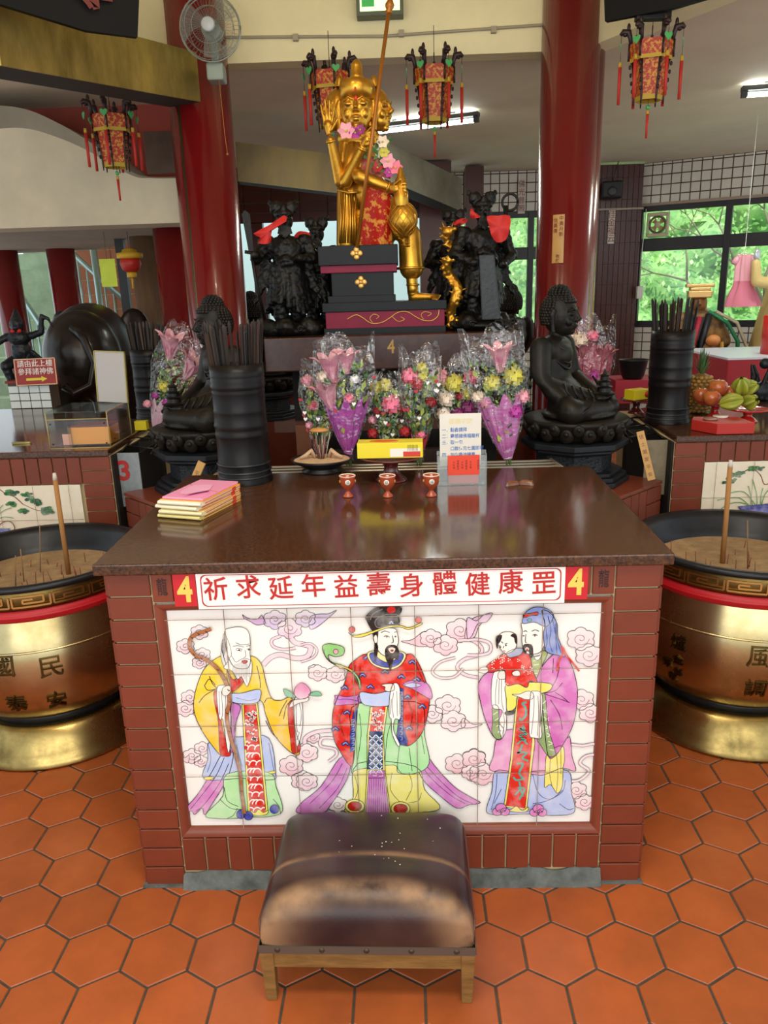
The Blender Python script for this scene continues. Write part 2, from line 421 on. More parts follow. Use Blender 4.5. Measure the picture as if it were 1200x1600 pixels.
# ================================================================ altars: brick bodies, granite tops
m_brick = mat('red_brick_tile', '#76341e', .42, var=.10, vscale=9, island=.10, bump=.04, bscale=30)
m_bgrout = mat('sand_grout', '#cdb78c', .85)
m_gran = mat('brown_granite', '#64402a', .09, col2='#26160d', vscale=120, rvar=.06)
m_dirt = mat('grey_mortar', '#5c625e', .9, var=.4, vscale=20, bump=.6, bscale=25)
m_terra = mat('terracotta_trim', '#7c3a26', .4, var=.12, vscale=6)
def brick_wall(mb, M, rects, g=.0025, th=.006):
    # rects of bricks in face coordinates (x0, x1, z0, z1); the face looks towards -Y
    for x0, x1, z0, z1 in rects: mb.box(x0+g, x1-g, -th, .002, z0+g, z1-g, 0, M)
def col_bricks(x0, x1, z0, z1, n): h = (z1-z0)/n; return [(x0, x1, z0+i*h, z0+(i+1)*h) for i in range(n)]
def row_bricks(x0, x1, z0, z1, n): w = (x1-x0)/n; return [(x0+i*w, x0+(i+1)*w, z0, z1) for i in range(n)]

altar = thing('altar', 'brown brick altar in the centre with three robed figures painted on its tiles', 'altar')
AX0, AX1, AD, AZ = -.700, .700, .94, .953
mb = MB(); I = Matrix.Identity(4)
mb.box(AX0+.004, AX1-.004, .04, AD, 0, AZ, 1)
mb.box(AX0+.004, -.583, .004, .05, 0, AZ, 1); mb.box(.583, AX1-.004, .004, .05, 0, AZ, 1)
mb.box(-.584, .584, .004, .05, .0, .158, 1); mb.box(-.584, .584, .004, .05, .868, AZ, 1)
brick_wall(mb, I, col_bricks(AX0, -.585, 0, AZ, 15)+col_bricks(.585, AX1, 0, AZ, 15))
# top row: brick by the column, the rest behind the banner
brick_wall(mb, I, [(-.585, -.527, .872, AZ), (.527, .585, .872, AZ)]+row_bricks(-.527, .527, .872, AZ, 17))
brick_wall(mb, I, row_bricks(-.585, .585, .048, .160, 18))
ML = T(AX0, 0, 0) @ Rz(-PI/2) @ T(-AD, 0, 0); MR_ = T(AX1, 0, 0) @ Rz(PI/2)
for M in (ML, MR_):
    brick_wall(mb, M, col_bricks(0, .12, 0, AZ, 15)+col_bricks(AD-.12, AD, 0, AZ, 15)+row_bricks(.12, AD-.12, .87, AZ, 11)+row_bricks(.12, AD-.12, .0, .09, 11))
    for k in range(10): brick_wall(mb, M, row_bricks(.12, AD-.12, .09+k*.078, .09+(k+1)*.078, 4))
mb.build('brick_body', [m_brick, m_bgrout], altar, .0015, 1)
# terracotta frame round the picture, a quarter round moulding
fr = MB(); X0, X1, ZB, ZTOP = -.583, .583, .162, .868
for (a, b, inn) in (((X0, ZB), (X1, ZB), (0, 1)), ((X1, ZB), (X1, ZTOP), (-1, 0)), ((X0, ZTOP), (X0, ZB), (1, 0)), ((X0, ZTOP), (X1, ZTOP), (0, -1))):
    rows = []
    for k in range(7):
        t = k/6*PI/2; d = .024*(1-math.cos(t)) ; y = -.004+.022*math.sin(t) if k else -.004
        dd = .024*math.sin(t); yy = -.005+.020*(1-math.cos(t))
        r_ = []
        for (px_, pz) in (a, b):
            sx_ = (1 if px_ < 0 else -1)*dd; sz_ = (1 if pz < .5 else -1)*dd
            r_.append((px_+sx_, yy, pz+sz_))
        rows.append(r_)
    fr.sheet(rows)
fr.build('picture_frame', m_terra, altar)
mo = MB(); rows = []
for j in range(5):
    row = []
    for i in range(60):
        x = -.59+i*1.18/59; n_ = noise.noise((x*14, 0, 1))*.018+noise.noise((x*40, 0, 5))*.006
        z = (.05+n_)*(j/4) if j < 4 else .048+n_
        if x < -.5: z *= .75+.5*math.exp(-((x+.5)/.06)**2)
        row.append((x, (-.004-.022*(1-j/4)+noise.noise((x*30, j, 0))*.003), max(z, 0)))
    rows.append(row)
mo.sheet(rows)
mo.box(AX0-.008, AX1+.008, -.015, .002, 0, .006)
mo.build('mortar_strip', m_dirt, altar)
# dark ink marks on the two small end bricks
for x in (-.556, .556):
    ik = MB(); letters(ik, '龍', .05, T(x, -.0065, .913) @ FRONT, sx=.55, bold=.02); ik.build('ink_mark', mat('dark_ink_on_brick', '#3a1812', .6), altar)

def slab(name, label, x0, x1, y0, y1, z0, z1, back=0., corner=None):
    m = MB(); p = [(x0, y0), (x1, y0), (x1+back, y1), (x0-back, y1)]
    m.prism(p, z0, z1); o = m.build(name, m_gran, None, .004, 2); tag(o, label, 'counter'); return o
slab('granite_counter', 'polished brown granite top of the central altar holding three cups and books', -.722, .722, -.022, .95, .954, .984, .02)

# ---- painted tile picture
MP = .016
class Paint:
    def __init__(s): s.v = []; s.f = []; s.c = []; s.l = 0
    def up(s, k=1): s.l += k
    def pt(s, K, p):
        w = atY(K[0]+p[0]/K[2], K[1]+p[1]/K[2], MP); return (w.x, MP-.00025-s.l*.00006, w.z)
    def poly(s, K, pts, col, out=1.2, spl=True, k=4, oc='#2a2626', col2=None):
        s.l += 1
        if spl: pts = spline(pts, True, k)
        n0 = len(s.v); w = [s.pt(K, p) for p in pts]; s.v += w
        c1 = lin(col); c2 = lin(col2) if col2 else c1
        zs = [p[2] for p in w]; a, b = min(zs), max(zs)
        vc = [tuple(c2[i]+(c1[i]-c2[i])*((p[2]-a)/(b-a+1e-9)) for i in range(4)) for p in w]
        for tri in tessellate_polygon([[Vector((p[0], p[2], 0)) for p in w]]):
            A_, B_, C_ = (w[i] for i in tri)
            if (B_[0]-A_[0])*(C_[2]-A_[2])-(B_[2]-A_[2])*(C_[0]-A_[0]) < 0: tri = tri[::-1]
            s.f.append([n0+i for i in tri]); s.c.append([vc[i] for i in tri])
        if out: s.line(K, list(pts)+[pts[0]], out, oc, spl=False)
        return s
    def line(s, K, pts, w=1.2, col='#2a2626', spl=True, k=4, taper=False):
        s.l += 1
        if spl: pts = spline(pts, False, k)
        P_ = [Vector(s.pt(K, p)) for p in pts]; hw = .00072*(w if w < 2 else 2+(w-2)*.26); N = len(P_); n0 = len(s.v); c = lin(col)
        for i in range(N):
            t = (P_[min(i+1, N-1)]-P_[max(i-1, 0)]); t.y = 0
            if t.length < 1e-9: t = Vector((1, 0, 0))
            t.normalize(); nn = Vector((-t.z, 0, t.x)); h = hw*(1-.8*i/N if taper else 1)
            s.v += [tuple(P_[i]+nn*h), tuple(P_[i]-nn*h)]
        for i in range(N-1): s.f.append([n0+2*i, n0+2*i+1, n0+2*i+3, n0+2*i+2]); s.c.append([c]*4)
        s.l -= 1
    def disc(s, K, c, r, col, out=1., ry=None):
        ry = ry or r; s.poly(K, [(c[0]+r*math.cos(a*PI/6), c[1]+ry*math.sin(a*PI/6)) for a in range(12)], col, out, True, 2)
    def cloud(s, K, c, r, col='#eccfd6', lobes=6, rot=0., flip=1, sy=.8):
        # scalloped rim and a spiral
        pts = []
        for i in range(lobes):
            a0 = rot+2*PI*i/lobes; a1 = rot+2*PI*(i+1)/lobes
            for k in range(5):
                a = a0+(a1-a0)*k/5; q = r*(.86+.2*math.sin(PI*k/5)); pts.append((c[0]+q*math.cos(a), c[1]+q*sy*math.sin(a)))
        s.poly(K, pts, '#f0e6e4', 1.3, False, oc='#4a3c46', col2=col)
        s.line(K, [(c[0]+flip*(r*.62*(1-t/14))*math.cos(t*.75+rot), c[1]+sy*(r*.62*(1-t/14))*math.sin(t*.75+rot)) for t in range(13)], 1.1, '#6a4a5c', True, 2)
    def build(s, name, m, parent):
        me = bpy.data.meshes.new(name); me.from_pydata(s.v, [], s.f); me.materials.append(m)
        ca = me.color_attributes.new('paint', 'FLOAT_COLOR', 'CORNER'); i = 0; buf = []
        for c in s.c:
            for q in c: buf += list(q)
        ca.data.foreach_set('color', buf); me.update()
        o = bpy.data.objects.new(name, me); COL.objects.link(o); o.parent = parent; return o
m_paint = bpy.data.materials.new('glazed_tile_paint'); m_paint.use_nodes = True
n_ = m_paint.node_tree.nodes; L_ = m_paint.node_tree.links; b_ = n_['Principled BSDF']; b_.inputs['Roughness'].default_value = .22
a_ = n_.new('ShaderNodeVertexColor'); a_.layer_name = 'paint'; tx = n_.new('ShaderNodeTexNoise'); tx.inputs['Scale'].default_value = 26; tx.inputs['Detail'].default_value = 3
tcc = n_.new('ShaderNodeTexCoord'); L_.new(tcc.outputs['Object'], tx.inputs['Vector'])
mr_ = n_.new('ShaderNodeMapRange'); mr_.inputs[1].default_value = .42; mr_.inputs[2].default_value = .75; mr_.inputs[4].default_value = .32
L_.new(tx.outputs[0], mr_.inputs[0]); mx = n_.new('ShaderNodeMix'); mx.data_type = 'RGBA'; L_.new(mr_.outputs[0], mx.inputs[0]); L_.new(a_.outputs[0], mx.inputs[6])
mx.inputs[7].default_value = lin('#f5f2ea')
gm = n_.new('ShaderNodeMath'); gm.operation = 'POWER'; L_.new(mr_.outputs[0], gm.inputs[0]); gm.inputs[1].default_value = 1.0
L_.new(mx.outputs[2], b_.inputs['Base Color'])

P = Paint(); KP = (0, 0, 1.); K4 = (240, 930, 4.324); K5 = (470, 930, 4.138); K6 = (730, 930, 4.3227)
G = Paint()
P.poly(KP, [(245, 930), (948, 925), (948, 1292), (285, 1300)], '#f5f3ec', 0, False)
pk, pk2, ink = '#e2a9c6', '#c86aa8', '#2a2430'
def ribbon(K, a, b, col='#eed6da'):
    P.poly(K, a+b[::-1], col, 1.1, False, oc='#6a5a66')
# --- clouds of the left third
for c, r, fl in (((310, 250), 60, 1), ((215, 345), 62, -1), ((330, 400), 55, 1), ((310, 455), 50, 1)): P.cloud(K4, c, r, flip=fl)
for c, r in (((245, 690), 60), ((215, 765), 66), ((300, 790), 34)): P.cloud(K4, c, r)
for c, r in (((330, 1035), 56), ((260, 1085), 62), ((320, 1120), 48)): P.cloud(K4, c, r)
P.poly(K4, [(170, 1100), (215, 1095), (240, 1080), (235, 1130), (205, 1120)], '#eccfd6', 1)
P.poly(K4, spline([(600, 130), (640, 155), (700, 160), (730, 130)], False)+spline([(760, 190), (700, 200), (650, 175), (610, 155)], False), '#d8b6dc', 1.2, False)
for c, r, cl in (((820, 165), 78, '#cdb8e2'), ((920, 225), 84, '#e4c4da'), ((1030, 160), 62, '#cfb8e0')): P.cloud(K4, c, r, cl)
def rib(pts, w, col='#ecd2da', K=K4):
    P.up(); P.line(K, pts, w*1.35, '#5a4a56'); P.up(); P.line(K, pts, max(w*1.35-7, 4), col); P.up()
rib([(860, 275), (800, 300), (810, 345), (880, 365), (960, 355)], 14)
rib([(930, 290), (960, 320), (1010, 330), (1060, 350), (1040, 410), (960, 425), (860, 400), (790, 420), (740, 470)], 26)
for c, r in (((1020, 1050), 66), ((930, 1150), 82), ((1010, 1250), 80)): P.cloud(K4, c, r, '#e8b8c4')
P.cloud(K4, (1085, 500), 40); P.cloud(K4, (1080, 960), 46, '#e8b8c4')
# clouds middle
P.cloud(K5, (30, 150), 66, '#d0c0e4'); P.poly(K5, [(60, 140), (120, 120), (180, 118), (232, 95), (190, 135), (110, 200), (60, 215)], '#d8c8e6', 1.2)
rib([(0, 320), (60, 310), (105, 350), (80, 400), (0, 430)], 10, K=K5)
for c, r in (((110, 500), 62), ((225, 510), 64)): P.cloud(K5, c, r)
P.poly(K5, [(650, 295), (720, 285), (800, 230), (860, 260), (870, 310), (780, 330), (700, 310)], '#f0cad2', 1.2)
for c, r in (((1030, 225), 92), ((840, 275), 70), ((935, 320), 80)): P.cloud(K5, c, r, '#e8bcc8')
P.poly(K5, [(1080, 180), (1140, 135), (1200, 140), (1150, 200), (1120, 270), (1060, 280)], '#e2bcd0', 1.2)
rib([(1020, 290), (1110, 290), (1170, 340), (1150, 385), (1060, 410), (1010, 460), (1060, 510), (1150, 530)], 16, K=K5)
rib([(1000, 400), (900, 430), (850, 490), (900, 530), (990, 525), (1050, 470)], 12, '#f0d8d8', K5)
for c, r in (((950, 710), 84), ((850, 765), 70), ((985, 810), 82)): P.cloud(K5, c, r, '#f0dce0')
P.poly(K5, [(1050, 790), (1110, 830), (1175, 828), (1120, 850), (1040, 850)], '#f0dce0', 1.1)
for c, r in (((1120, 1050), 76), ((1010, 1085), 78), ((1150, 1150), 82)): P.cloud(K5, c, r, '#eab8bc')
rib([(200, 870), (100, 880), (30, 920), (40, 980), (100, 1000), (60, 1060)], 20, '#f0d4dc', K5)
rib([(220, 920), (140, 920), (130, 970), (220, 990), (230, 1030), (180, 1070)], 14, '#f0d4dc', K5)
P.cloud(K5, (40, 1015), 72, '#f0c8d0'); P.cloud(K5, (40, 1200), 70, '#e8c0cc'); P.cloud(K5, (240, 1350), 60, '#f0dcd8')
# clouds right
P.poly(K6, [(0, 150), (60, 170), (110, 130), (170, 118), (130, 175), (70, 190), (30, 270), (0, 280)], '#e0c0d8', 1.2)
rib([(0, 300), (70, 295), (150, 320), (150, 380), (80, 400), (0, 400)], 14, K=K6)
for c, r in (((765, 290), 94), ((820, 400), 92), ((770, 700), 84), ((830, 790), 78), ((735, 1310), 70), ((790, 1390), 66)): P.cloud(K6, c, r, '#f0ccd4')
rib([(690, 1000), (780, 1010), (860, 1000), (890, 1060), (800, 1080), (760, 1130), (820, 1180), (760, 1240), (690, 1250)], 14, '#f0dce0', K6)
for c, r in (((45, 1100), 80), ((105, 1200), 92), ((20, 1190), 60)): P.cloud(K6, c, r, '#e8b0bc')
BASE = P.l
# --- old man with staff
K = K4
P.poly(K, [(470, 1060), (540, 1060), (500, 1230), (380, 1430), (345, 1475), (330, 1430), (280, 1475), (262, 1450), (205, 1450), (300, 1340), (400, 1180)], '#d486c4', 1.4)
for l in ([(480, 1090), (420, 1220), (300, 1380), (250, 1440)], [(510, 1130), (450, 1260), (350, 1400), (290, 1450)]): P.line(K, l, 1.3, '#5a2a5a')
P.poly(K, [(385, 980), (600, 950), (780, 960), (825, 1190), (800, 1240), (600, 1230), (345, 1235), (370, 1100)], '#b4c4ea', 1.3)
P.poly(K, [(500, 1200), (780, 1190), (830, 1290), (872, 1450), (760, 1490), (660, 1490), (560, 1500), (420, 1500), (355, 1475), (470, 1350)], '#b6e8a8', 1.4)
for l in ([(480, 1290), (500, 1380), (575, 1420)], [(450, 1370), (520, 1430), (600, 1440)], [(810, 1370), (850, 1420), (860, 1470)], [(570, 1430), (540, 1480), (500, 1500)]): P.line(K, l, 1.5, '#1e5a3a')
for l in ([(370, 1000), (390, 1100), (365, 1190)], [(560, 1000), (600, 1150)], [(780, 990), (800, 1100), (815, 1180)]): P.line(K, l, 1.1, '#3a4a6a')
P.poly(K, [(345, 1225), (385, 1215), (410, 1225), (385, 1240), (350, 1238)], '#f0e060', 1, True)
P.poly(K, [(780, 1185), (825, 1180), (820, 1195), (790, 1198)], '#f0e060', 1, True)
# yellow robe
P.poly(K, [(455, 405), (340, 500), (275, 700), (300, 850), (400, 1010), (480, 1078), (500, 900), (455, 800), (430, 650), (520, 600), (480, 440)], '#f4d83e', 1.5, col2='#eac030')
P.poly(K, [(660, 405), (730, 460), (760, 580), (800, 690), (860, 705), (945, 705), (990, 1040), (930, 1055), (820, 940), (760, 800), (720, 700), (540, 690), (500, 560), (520, 440)], '#f4d640', 1.5, col2='#ecbc34')
P.poly(K, [(410, 650), (440, 660), (470, 900), (525, 1060), (480, 1080), (450, 1050), (440, 850), (415, 720)], '#c8281e', 1.1)
P.poly(K, [(912, 730), (945, 715), (960, 900), (995, 1030), (940, 1058), (925, 950), (912, 850)], '#c8281e', 1.1)
P.poly(K, [(950, 700), (1000, 700), (1008, 880), (980, 1000), (965, 1000), (950, 850)], '#f4f2ee', 1.1)
for l in ([(985, 710), (1000, 800), (990, 880)], [(965, 720), (970, 900), (985, 920), (970, 970)]): P.line(K, l, 1, ink)
for l in ([(345, 600), (370, 635), (430, 625)], [(380, 540), (400, 590), (430, 620)], [(310, 720), (350, 670), (420, 630)], [(420, 600), (380, 560), (350, 600)], [(800, 690), (770, 690), (750, 720)], [(905, 700), (870, 760), (850, 810)], [(880, 830), (900, 740), (940, 700)], [(295, 840), (330, 900)], [(760, 840), (800, 920), (840, 960)], [(700, 470), (720, 560), (725, 620)]): P.line(K, l, 1.6, '#4a2814')
# sleeve white, hand
P.poly(K, [(430, 630), (470, 600), (520, 615), (525, 700), (520, 1000), (505, 1050), (480, 900), (470, 830), (445, 820)], '#f6f4f0', 1.2)
for l in ([(460, 640), (470, 780), (460, 830)], [(490, 660), (485, 900), (500, 1030)], [(445, 640), (450, 800)]): P.line(K, l, 1, '#555')
P.poly(K, [(520, 730), (590, 745), (560, 850), (545, 1000), (525, 1050), (530, 850)], '#c87ac4', 1.1)
# apron
P.poly(K, [(600, 730), (705, 720), (775, 1445), (640, 1460)], '#f2e45a', 1.2, False)
P.poly(K, [(612, 735), (693, 728), (760, 1440), (655, 1452)], '#d8281e', 1, False)
for j in range(9):
    y0 = 1010+j*52; cx0 = 668+j*4.6
    for s2 in ((-.5, 0, .5) if j % 2 else (-1, 0, 1)):
        cx = cx0+s2*46
        if abs(s2) < .9 or True:
            for rr, cc in ((33, '#f8f0ea'), (25, '#d8281e')):
                a0, a1 = (0, PI)
                pp = [(min(max(cx-rr*math.cos(t*PI/8), cx0-50), cx0+50), y0+26-rr*1.1*math.sin(t*PI/8)) for t in range(9)]
                P.poly(K, pp, cc, 0, False)
    P.up(-0)
random.seed(4)
for k in range(24):
    x, y = random.uniform(628, 695), random.uniform(770, 1000); P.line(K, [(x-14, y), (x-5, y-12), (x+6, y+4), (x+14, y-6)], 3.0 if k % 2 else 2.2, '#f6e8e4')
P.poly(K, [(660, 1440), (690, 1455), (715, 1430), (745, 1455), (775, 1440), (770, 1465), (715, 1475), (665, 1465)], '#f2e45a', 1.1)
P.poly(K, [(528, 655), (600, 650), (720, 625), (722, 690), (690, 718), (600, 722), (545, 712), (528, 700)], '#b8c8ee', 1.3)
P.line(K, [(560, 680), (640, 700), (700, 690)], 1, '#4a5a8a')
P.poly(K, [(505, 500), (540, 560), (600, 540), (612, 570), (570, 620), (530, 640), (522, 590)], '#c8281e', 1.0)
# head
P.poly(K, [(480, 250), (470, 330), (460, 400), (480, 470), (520, 480), (530, 380), (510, 300)], '#d8d8d4', .8)
P.poly(K, [(485, 235), (520, 212), (590, 204), (640, 228), (657, 290), (655, 380), (660, 430), (640, 480), (560, 480), (520, 430), (495, 350)], '#f6f2ea', 1.3)
P.poly(K, [(530, 400), (560, 440), (600, 420), (640, 420), (668, 440), (665, 520), (635, 605), (600, 540), (570, 555), (535, 500), (480, 480), (505, 440)], '#ecebe6', .9)
for k in range(14): P.line(K, [(545+k*8, 440+abs(7-k)*3), (540+k*8.5, 500), (555+k*7+(k-7)*1, 540+(k % 4)*14)], .8, '#8a8a88')
for k in range(10): P.line(K, [(478+k*3, 270+k*8), (462+k*2, 330+k*8), (470+k*3, 380+k*9)], .8, '#777')
P.poly(K, [(600, 435), (620, 428), (640, 435), (620, 452)], '#c85a5a', 1)
for l in ([(560, 355), (580, 348), (605, 358)], [(635, 355), (650, 350), (662, 358)], [(565, 362), (600, 366)], [(560, 310), (600, 325), (650, 318)], [(540, 335), (575, 330), (615, 340)], [(630, 335), (655, 328)], [(622, 360), (628, 400), (612, 412)]): P.line(K, l, 1.1, '#333')
P.disc(K, (583, 360), 6, '#222', 0); P.disc(K, (648, 357), 6, '#222', 0)
# peach
P.poly(K, [(950, 680), (900, 670), (880, 620), (930, 640), (960, 670)], '#7fbf9a', 1); P.poly(K, [(1050, 660), (1085, 640), (1120, 640), (1140, 665), (1100, 670)], '#7fbf9a', 1)
P.poly(K, [(1005, 578), (1050, 610), (1063, 650), (1030, 685), (980, 685), (952, 650), (965, 605)], '#cf4f9c', 1.1, col2='#f0c8d8')
P.poly(K, [(920, 740), (945, 700), (1000, 690), (1050, 680), (1040, 705), (990, 715), (940, 740)], '#f2e4d8', 1)
# shoes
for c in ((595, 1465), (645, 1475), (820, 1430)): P.disc(K, c, 30, '#3c4cae', 1.2); P.line(K, [(c[0]-10, c[1]), (c[0], c[1]-10), (c[0]+10, c[1]), (c[0], c[1]+8)], 1, '#1a2050')
# staff
st = [(395, 215), (350, 235), (300, 250), (258, 280), (250, 340), (290, 395), (340, 415), (400, 450), (450, 500), (490, 570), (515, 640), (515, 720), (500, 800), (520, 930), (565, 1080), (590, 1200), (600, 1330), (620, 1460)]
stp = spline(st, False, 5); P.l += 1
P.line(K, stp, 24, '#2e1c10', False); P.up(); P.line(K, stp, 19, '#a8683c', False); P.up()
for i in range(4, len(stp)-3, 5): P.line(K, [(stp[i][0]-7, stp[i][1]-4), (stp[i][0]+2, stp[i][1]+8), (stp[i][0]+8, stp[i][1]+2)], 1.6, '#4a2a16'); 
P.poly(K, [(468, 640), (480, 608), (520, 600), (525, 640), (500, 665), (475, 660)], '#f4e6d8', 1)
L1 = P.l
# --- central official
P.l = BASE; K = K5
for sgn, pts in ((0, [(250, 1050), (320, 1060), (300, 1180), (200, 1340), (140, 1400), (-20, 1400), (0, 1340), (130, 1230)]), (1, [(690, 950), (750, 930), (860, 1090), (990, 1230), (1100, 1300), (1160, 1335), (1080, 1350), (1010, 1370), (900, 1290), (780, 1170)])):
    P.poly(K, pts, '#d080c2', 1.4)
for l in ([(270, 1080), (200, 1200), (60, 1340)], [(300, 1110), (240, 1240), (120, 1370)], [(720, 980), (820, 1150), (960, 1280), (1060, 1340)], [(740, 1010), (870, 1160), (1010, 1290), (1110, 1340)]): P.line(K, l, 1.3, '#5a2a5a')
P.poly(K, [(370, 1080), (740, 1100), (800, 1250), (900, 1370), (700, 1400), (300, 1400), (340, 1300)], '#efe37a', 1.4)
for l in ([(590, 1140), (580, 1250), (640, 1330)], [(700, 1140), (720, 1230), (680, 1320)], [(780, 1270), (760, 1320), (700, 1335)], [(350, 1160), (370, 1250), (340, 1330)]): P.line(K, l, 1.2, '#6a5a20')
P.poly(K, [(330, 720), (560, 690), (780, 700), (800, 900), (830, 1080), (740, 1145), (630, 1140), (600, 1090), (370, 1120), (330, 1140), (345, 1000)], '#b2e6a4', 1.4)
for l in ([(380, 760), (390, 900), (360, 1100)], [(590, 800), (560, 900), (545, 1060)], [(700, 980), (720, 1130)], [(780, 900), (800, 1020)], [(640, 950), (625, 1100), (650, 1140)]): P.line(K, l, 1.3, '#2a5a34')
# red robe
P.poly(K, [(430, 375), (350, 415), (310, 460), (285, 560), (245, 640), (215, 720), (205, 800), (215, 920), (260, 1010), (320, 1095), (345, 1050), (355, 800), (375, 700), (385, 640), (575, 640), (640, 600), (650, 800), (620, 900), (690, 968), (780, 890), (820, 760), (830, 640), (790, 500), (740, 400), (690, 375), (560, 440)], '#da2c22', 1.6)
P.poly(K, [(225, 640), (300, 650), (385, 640), (380, 690), (300, 700), (220, 705), (222, 660)], '#c878c0', 1.2); P.line(K, [(230, 670), (300, 665), (380, 680)], 1.4, '#3a3a8a')
P.poly(K, [(660, 575), (710, 545), (800, 555), (840, 600), (845, 665), (790, 640), (720, 600)], '#d080c2', 1.2); P.poly(K, [(670, 575), (720, 560), (780, 575), (720, 592)], '#c8cdf0', .9)
nb = '#2c3a8c'
P.poly(K, [(340, 750), (370, 700), (360, 850), (345, 1000), (320, 1010), (318, 900)], nb, .8, False)
P.poly(K, [(640, 590), (665, 600), (660, 830), (695, 940), (680, 968), (640, 960), (620, 900), (630, 800)], nb, .8, False)
for k in range(7): P.line(K, [(330, 800+k*30), (345, 795+k*30), (345, 812+k*30), (335, 815+k*30)], 1.1, '#c8d0e8', False)
for k in range(10): P.line(K, [(640, 620+k*32), (655, 620+k*32), (655, 640+k*32), (645, 640+k*32)], 1.1, '#c8d0e8', False)
for c in ((400, 510), (450, 585), (650, 520), (720, 425), (285, 590), (300, 750), (225, 855), (290, 950), (690, 650), (785, 710), (700, 850), (430, 395), (545, 485), (750, 535)):
    for dx, dy, r in ((-14, 4, 12), (2, -6, 13), (16, 6, 10)): P.disc(K, (c[0]+dx, c[1]+dy), r, '#34449c', .8, r*.8)
    P.line(K, [(c[0]-16, c[1]+4), (c[0], c[1]-6), (c[0]+14, c[1]+4)], 1, '#d8d8f0')
for l in ([(355, 440), (350, 520), (380, 600)], [(740, 420), (770, 500), (800, 560)], [(690, 660), (720, 760), (710, 830)], [(280, 720), (250, 800), (280, 900)], [(385, 450), (380, 560)], [(760, 820), (740, 900)]): P.line(K, l, 1.3, '#6a1414')
# collar
P.poly(K, [(430, 370), (480, 350), (620, 350), (680, 375), (650, 440), (590, 470), (520, 465), (455, 430)], '#efe6a0', 1.2)
P.poly(K, [(445, 372), (490, 358), (620, 358), (665, 378), (640, 432), (585, 458), (520, 452), (465, 424)], '#4858a4', .8)
P.poly(K, [(485, 350), (610, 350), (615, 400), (560, 425), (500, 395)], '#efe6a0', 1)
# belt, apron
P.poly(K, [(385, 618), (480, 628), (580, 615), (575, 700), (480, 708), (400, 690)], '#bccdf0', 1.3)
P.poly(K, [(450, 712), (562, 705), (535, 900), (545, 1120), (580, 1400), (415, 1400), (430, 1100), (430, 900)], '#efe37a', 1.3, False)
P.poly(K, [(465, 712), (550, 706), (530, 870), (445, 870)], '#d8281e', 0, False)
P.poly(K, [(445, 870), (528, 870), (532, 1115), (432, 1115)], '#2c4470', 1, False)
P.poly(K, [(440, 1122), (540, 1120), (545, 1170), (436, 1170)], '#c060b0', 1, False)
P.poly(K, [(438, 1172), (545, 1172), (572, 1400), (422, 1400)], '#cf86c0', 1, False)
for k in range(9): P.line(K, [(448+k*11, 1175), (440+k*14, 1400)], 1, '#7a3a7a', False)
P.line(K, [(450, 1150), (450, 1135), (490, 1135), (490, 1155), (470, 1155), (470, 1145)], 1.5, '#f0d0e8', False); P.line(K, [(500, 1135), (530, 1135), (530, 1158), (505, 1158)], 1.5, '#f0d0e8', False)
for j in range(5):
    y = 890+j*50
    for sx_ in (-1, 1):
        P.line(K, [(486, y), (486+sx_*42, y+45)], 2.2, '#e8ecf4', False); P.line(K, [(486, y+14), (486+sx_*34, y+50)], 1.0, '#c8d0e0', False)
    P.line(K, [(486-42, y+5), (486, y+50), (486+42, y+5)], 2.2, '#e8ecf4', False)
for k in range(20):
    x, y = random.uniform(462, 528), random.uniform(725, 870); P.line(K, [(x-12, y), (x-4, y-12), (x+6, y+3), (x+12, y-6)], 2.4, '#f6e8e4')
# sleeve and hand
P.poly(K, [(575, 640), (600, 560), (640, 590), (645, 780), (610, 790), (600, 860), (640, 950), (625, 960), (590, 880), (585, 790), (572, 770)], '#f6f4ee', 1.3)
for l in ([(600, 620), (590, 700), (600, 780)], [(620, 610), (625, 770)], [(640, 620), (640, 760)], [(585, 660), (580, 760)]): P.line(K, l, 1, '#555')
P.poly(K, [(520, 572), (560, 562), (600, 566), (605, 600), (575, 612), (545, 605), (545, 582)], '#f4e6d8', 1.1)
# sceptre
P.poly(K, [(385, 600), (360, 520), (300, 470), (220, 440), (170, 400), (140, 330), (170, 305), (230, 310), (280, 330), (275, 375), (225, 388), (180, 375), (195, 420), (260, 440), (340, 480), (385, 540)], '#8cc878', 1.5)
P.line(K, [(370, 560), (330, 490), (230, 440), (165, 390), (150, 340)], 1.6, '#3a6a3a'); P.disc(K, (228, 355), 16, '#e0a0b0', 1.1)
P.line(K, [(230, 440), (260, 452), (300, 462), (340, 484)], 4, '#d8a83a')
# head
P.poly(K, [(490, 215), (600, 205), (625, 240), (630, 300), (600, 350), (560, 385), (510, 360), (485, 300)], '#f6efe4', 1.4)
P.poly(K, [(465, 225), (500, 220), (495, 300), (500, 330), (485, 420), (475, 360), (478, 300)], '#1e1c1e', .8)
P.poly(K, [(478, 250), (492, 250), (496, 290), (482, 300), (470, 275)], '#f4e6da', 1.1)
P.poly(K, [(545, 350), (560, 320), (590, 312), (620, 320), (635, 360), (625, 405), (600, 400), (580, 480), (565, 430), (550, 400)], '#1e1c1e', .8)
P.poly(K, [(565, 335), (590, 326), (612, 336), (600, 362), (580, 362)], '#f0d8c8', .6); P.disc(K, (590, 348), 9, '#b03030', .8, 6)
for l in ([(520, 232), (545, 222), (575, 232)], [(605, 230), (622, 226)], [(592, 250), (598, 290), (585, 300)], [(538, 258), (555, 252), (575, 262)], [(606, 258), (618, 254)]): P.line(K, l, 1.6, '#222')
P.disc(K, (556, 259), 6, '#222', 0); P.disc(K, (612, 258), 5, '#222', 0)
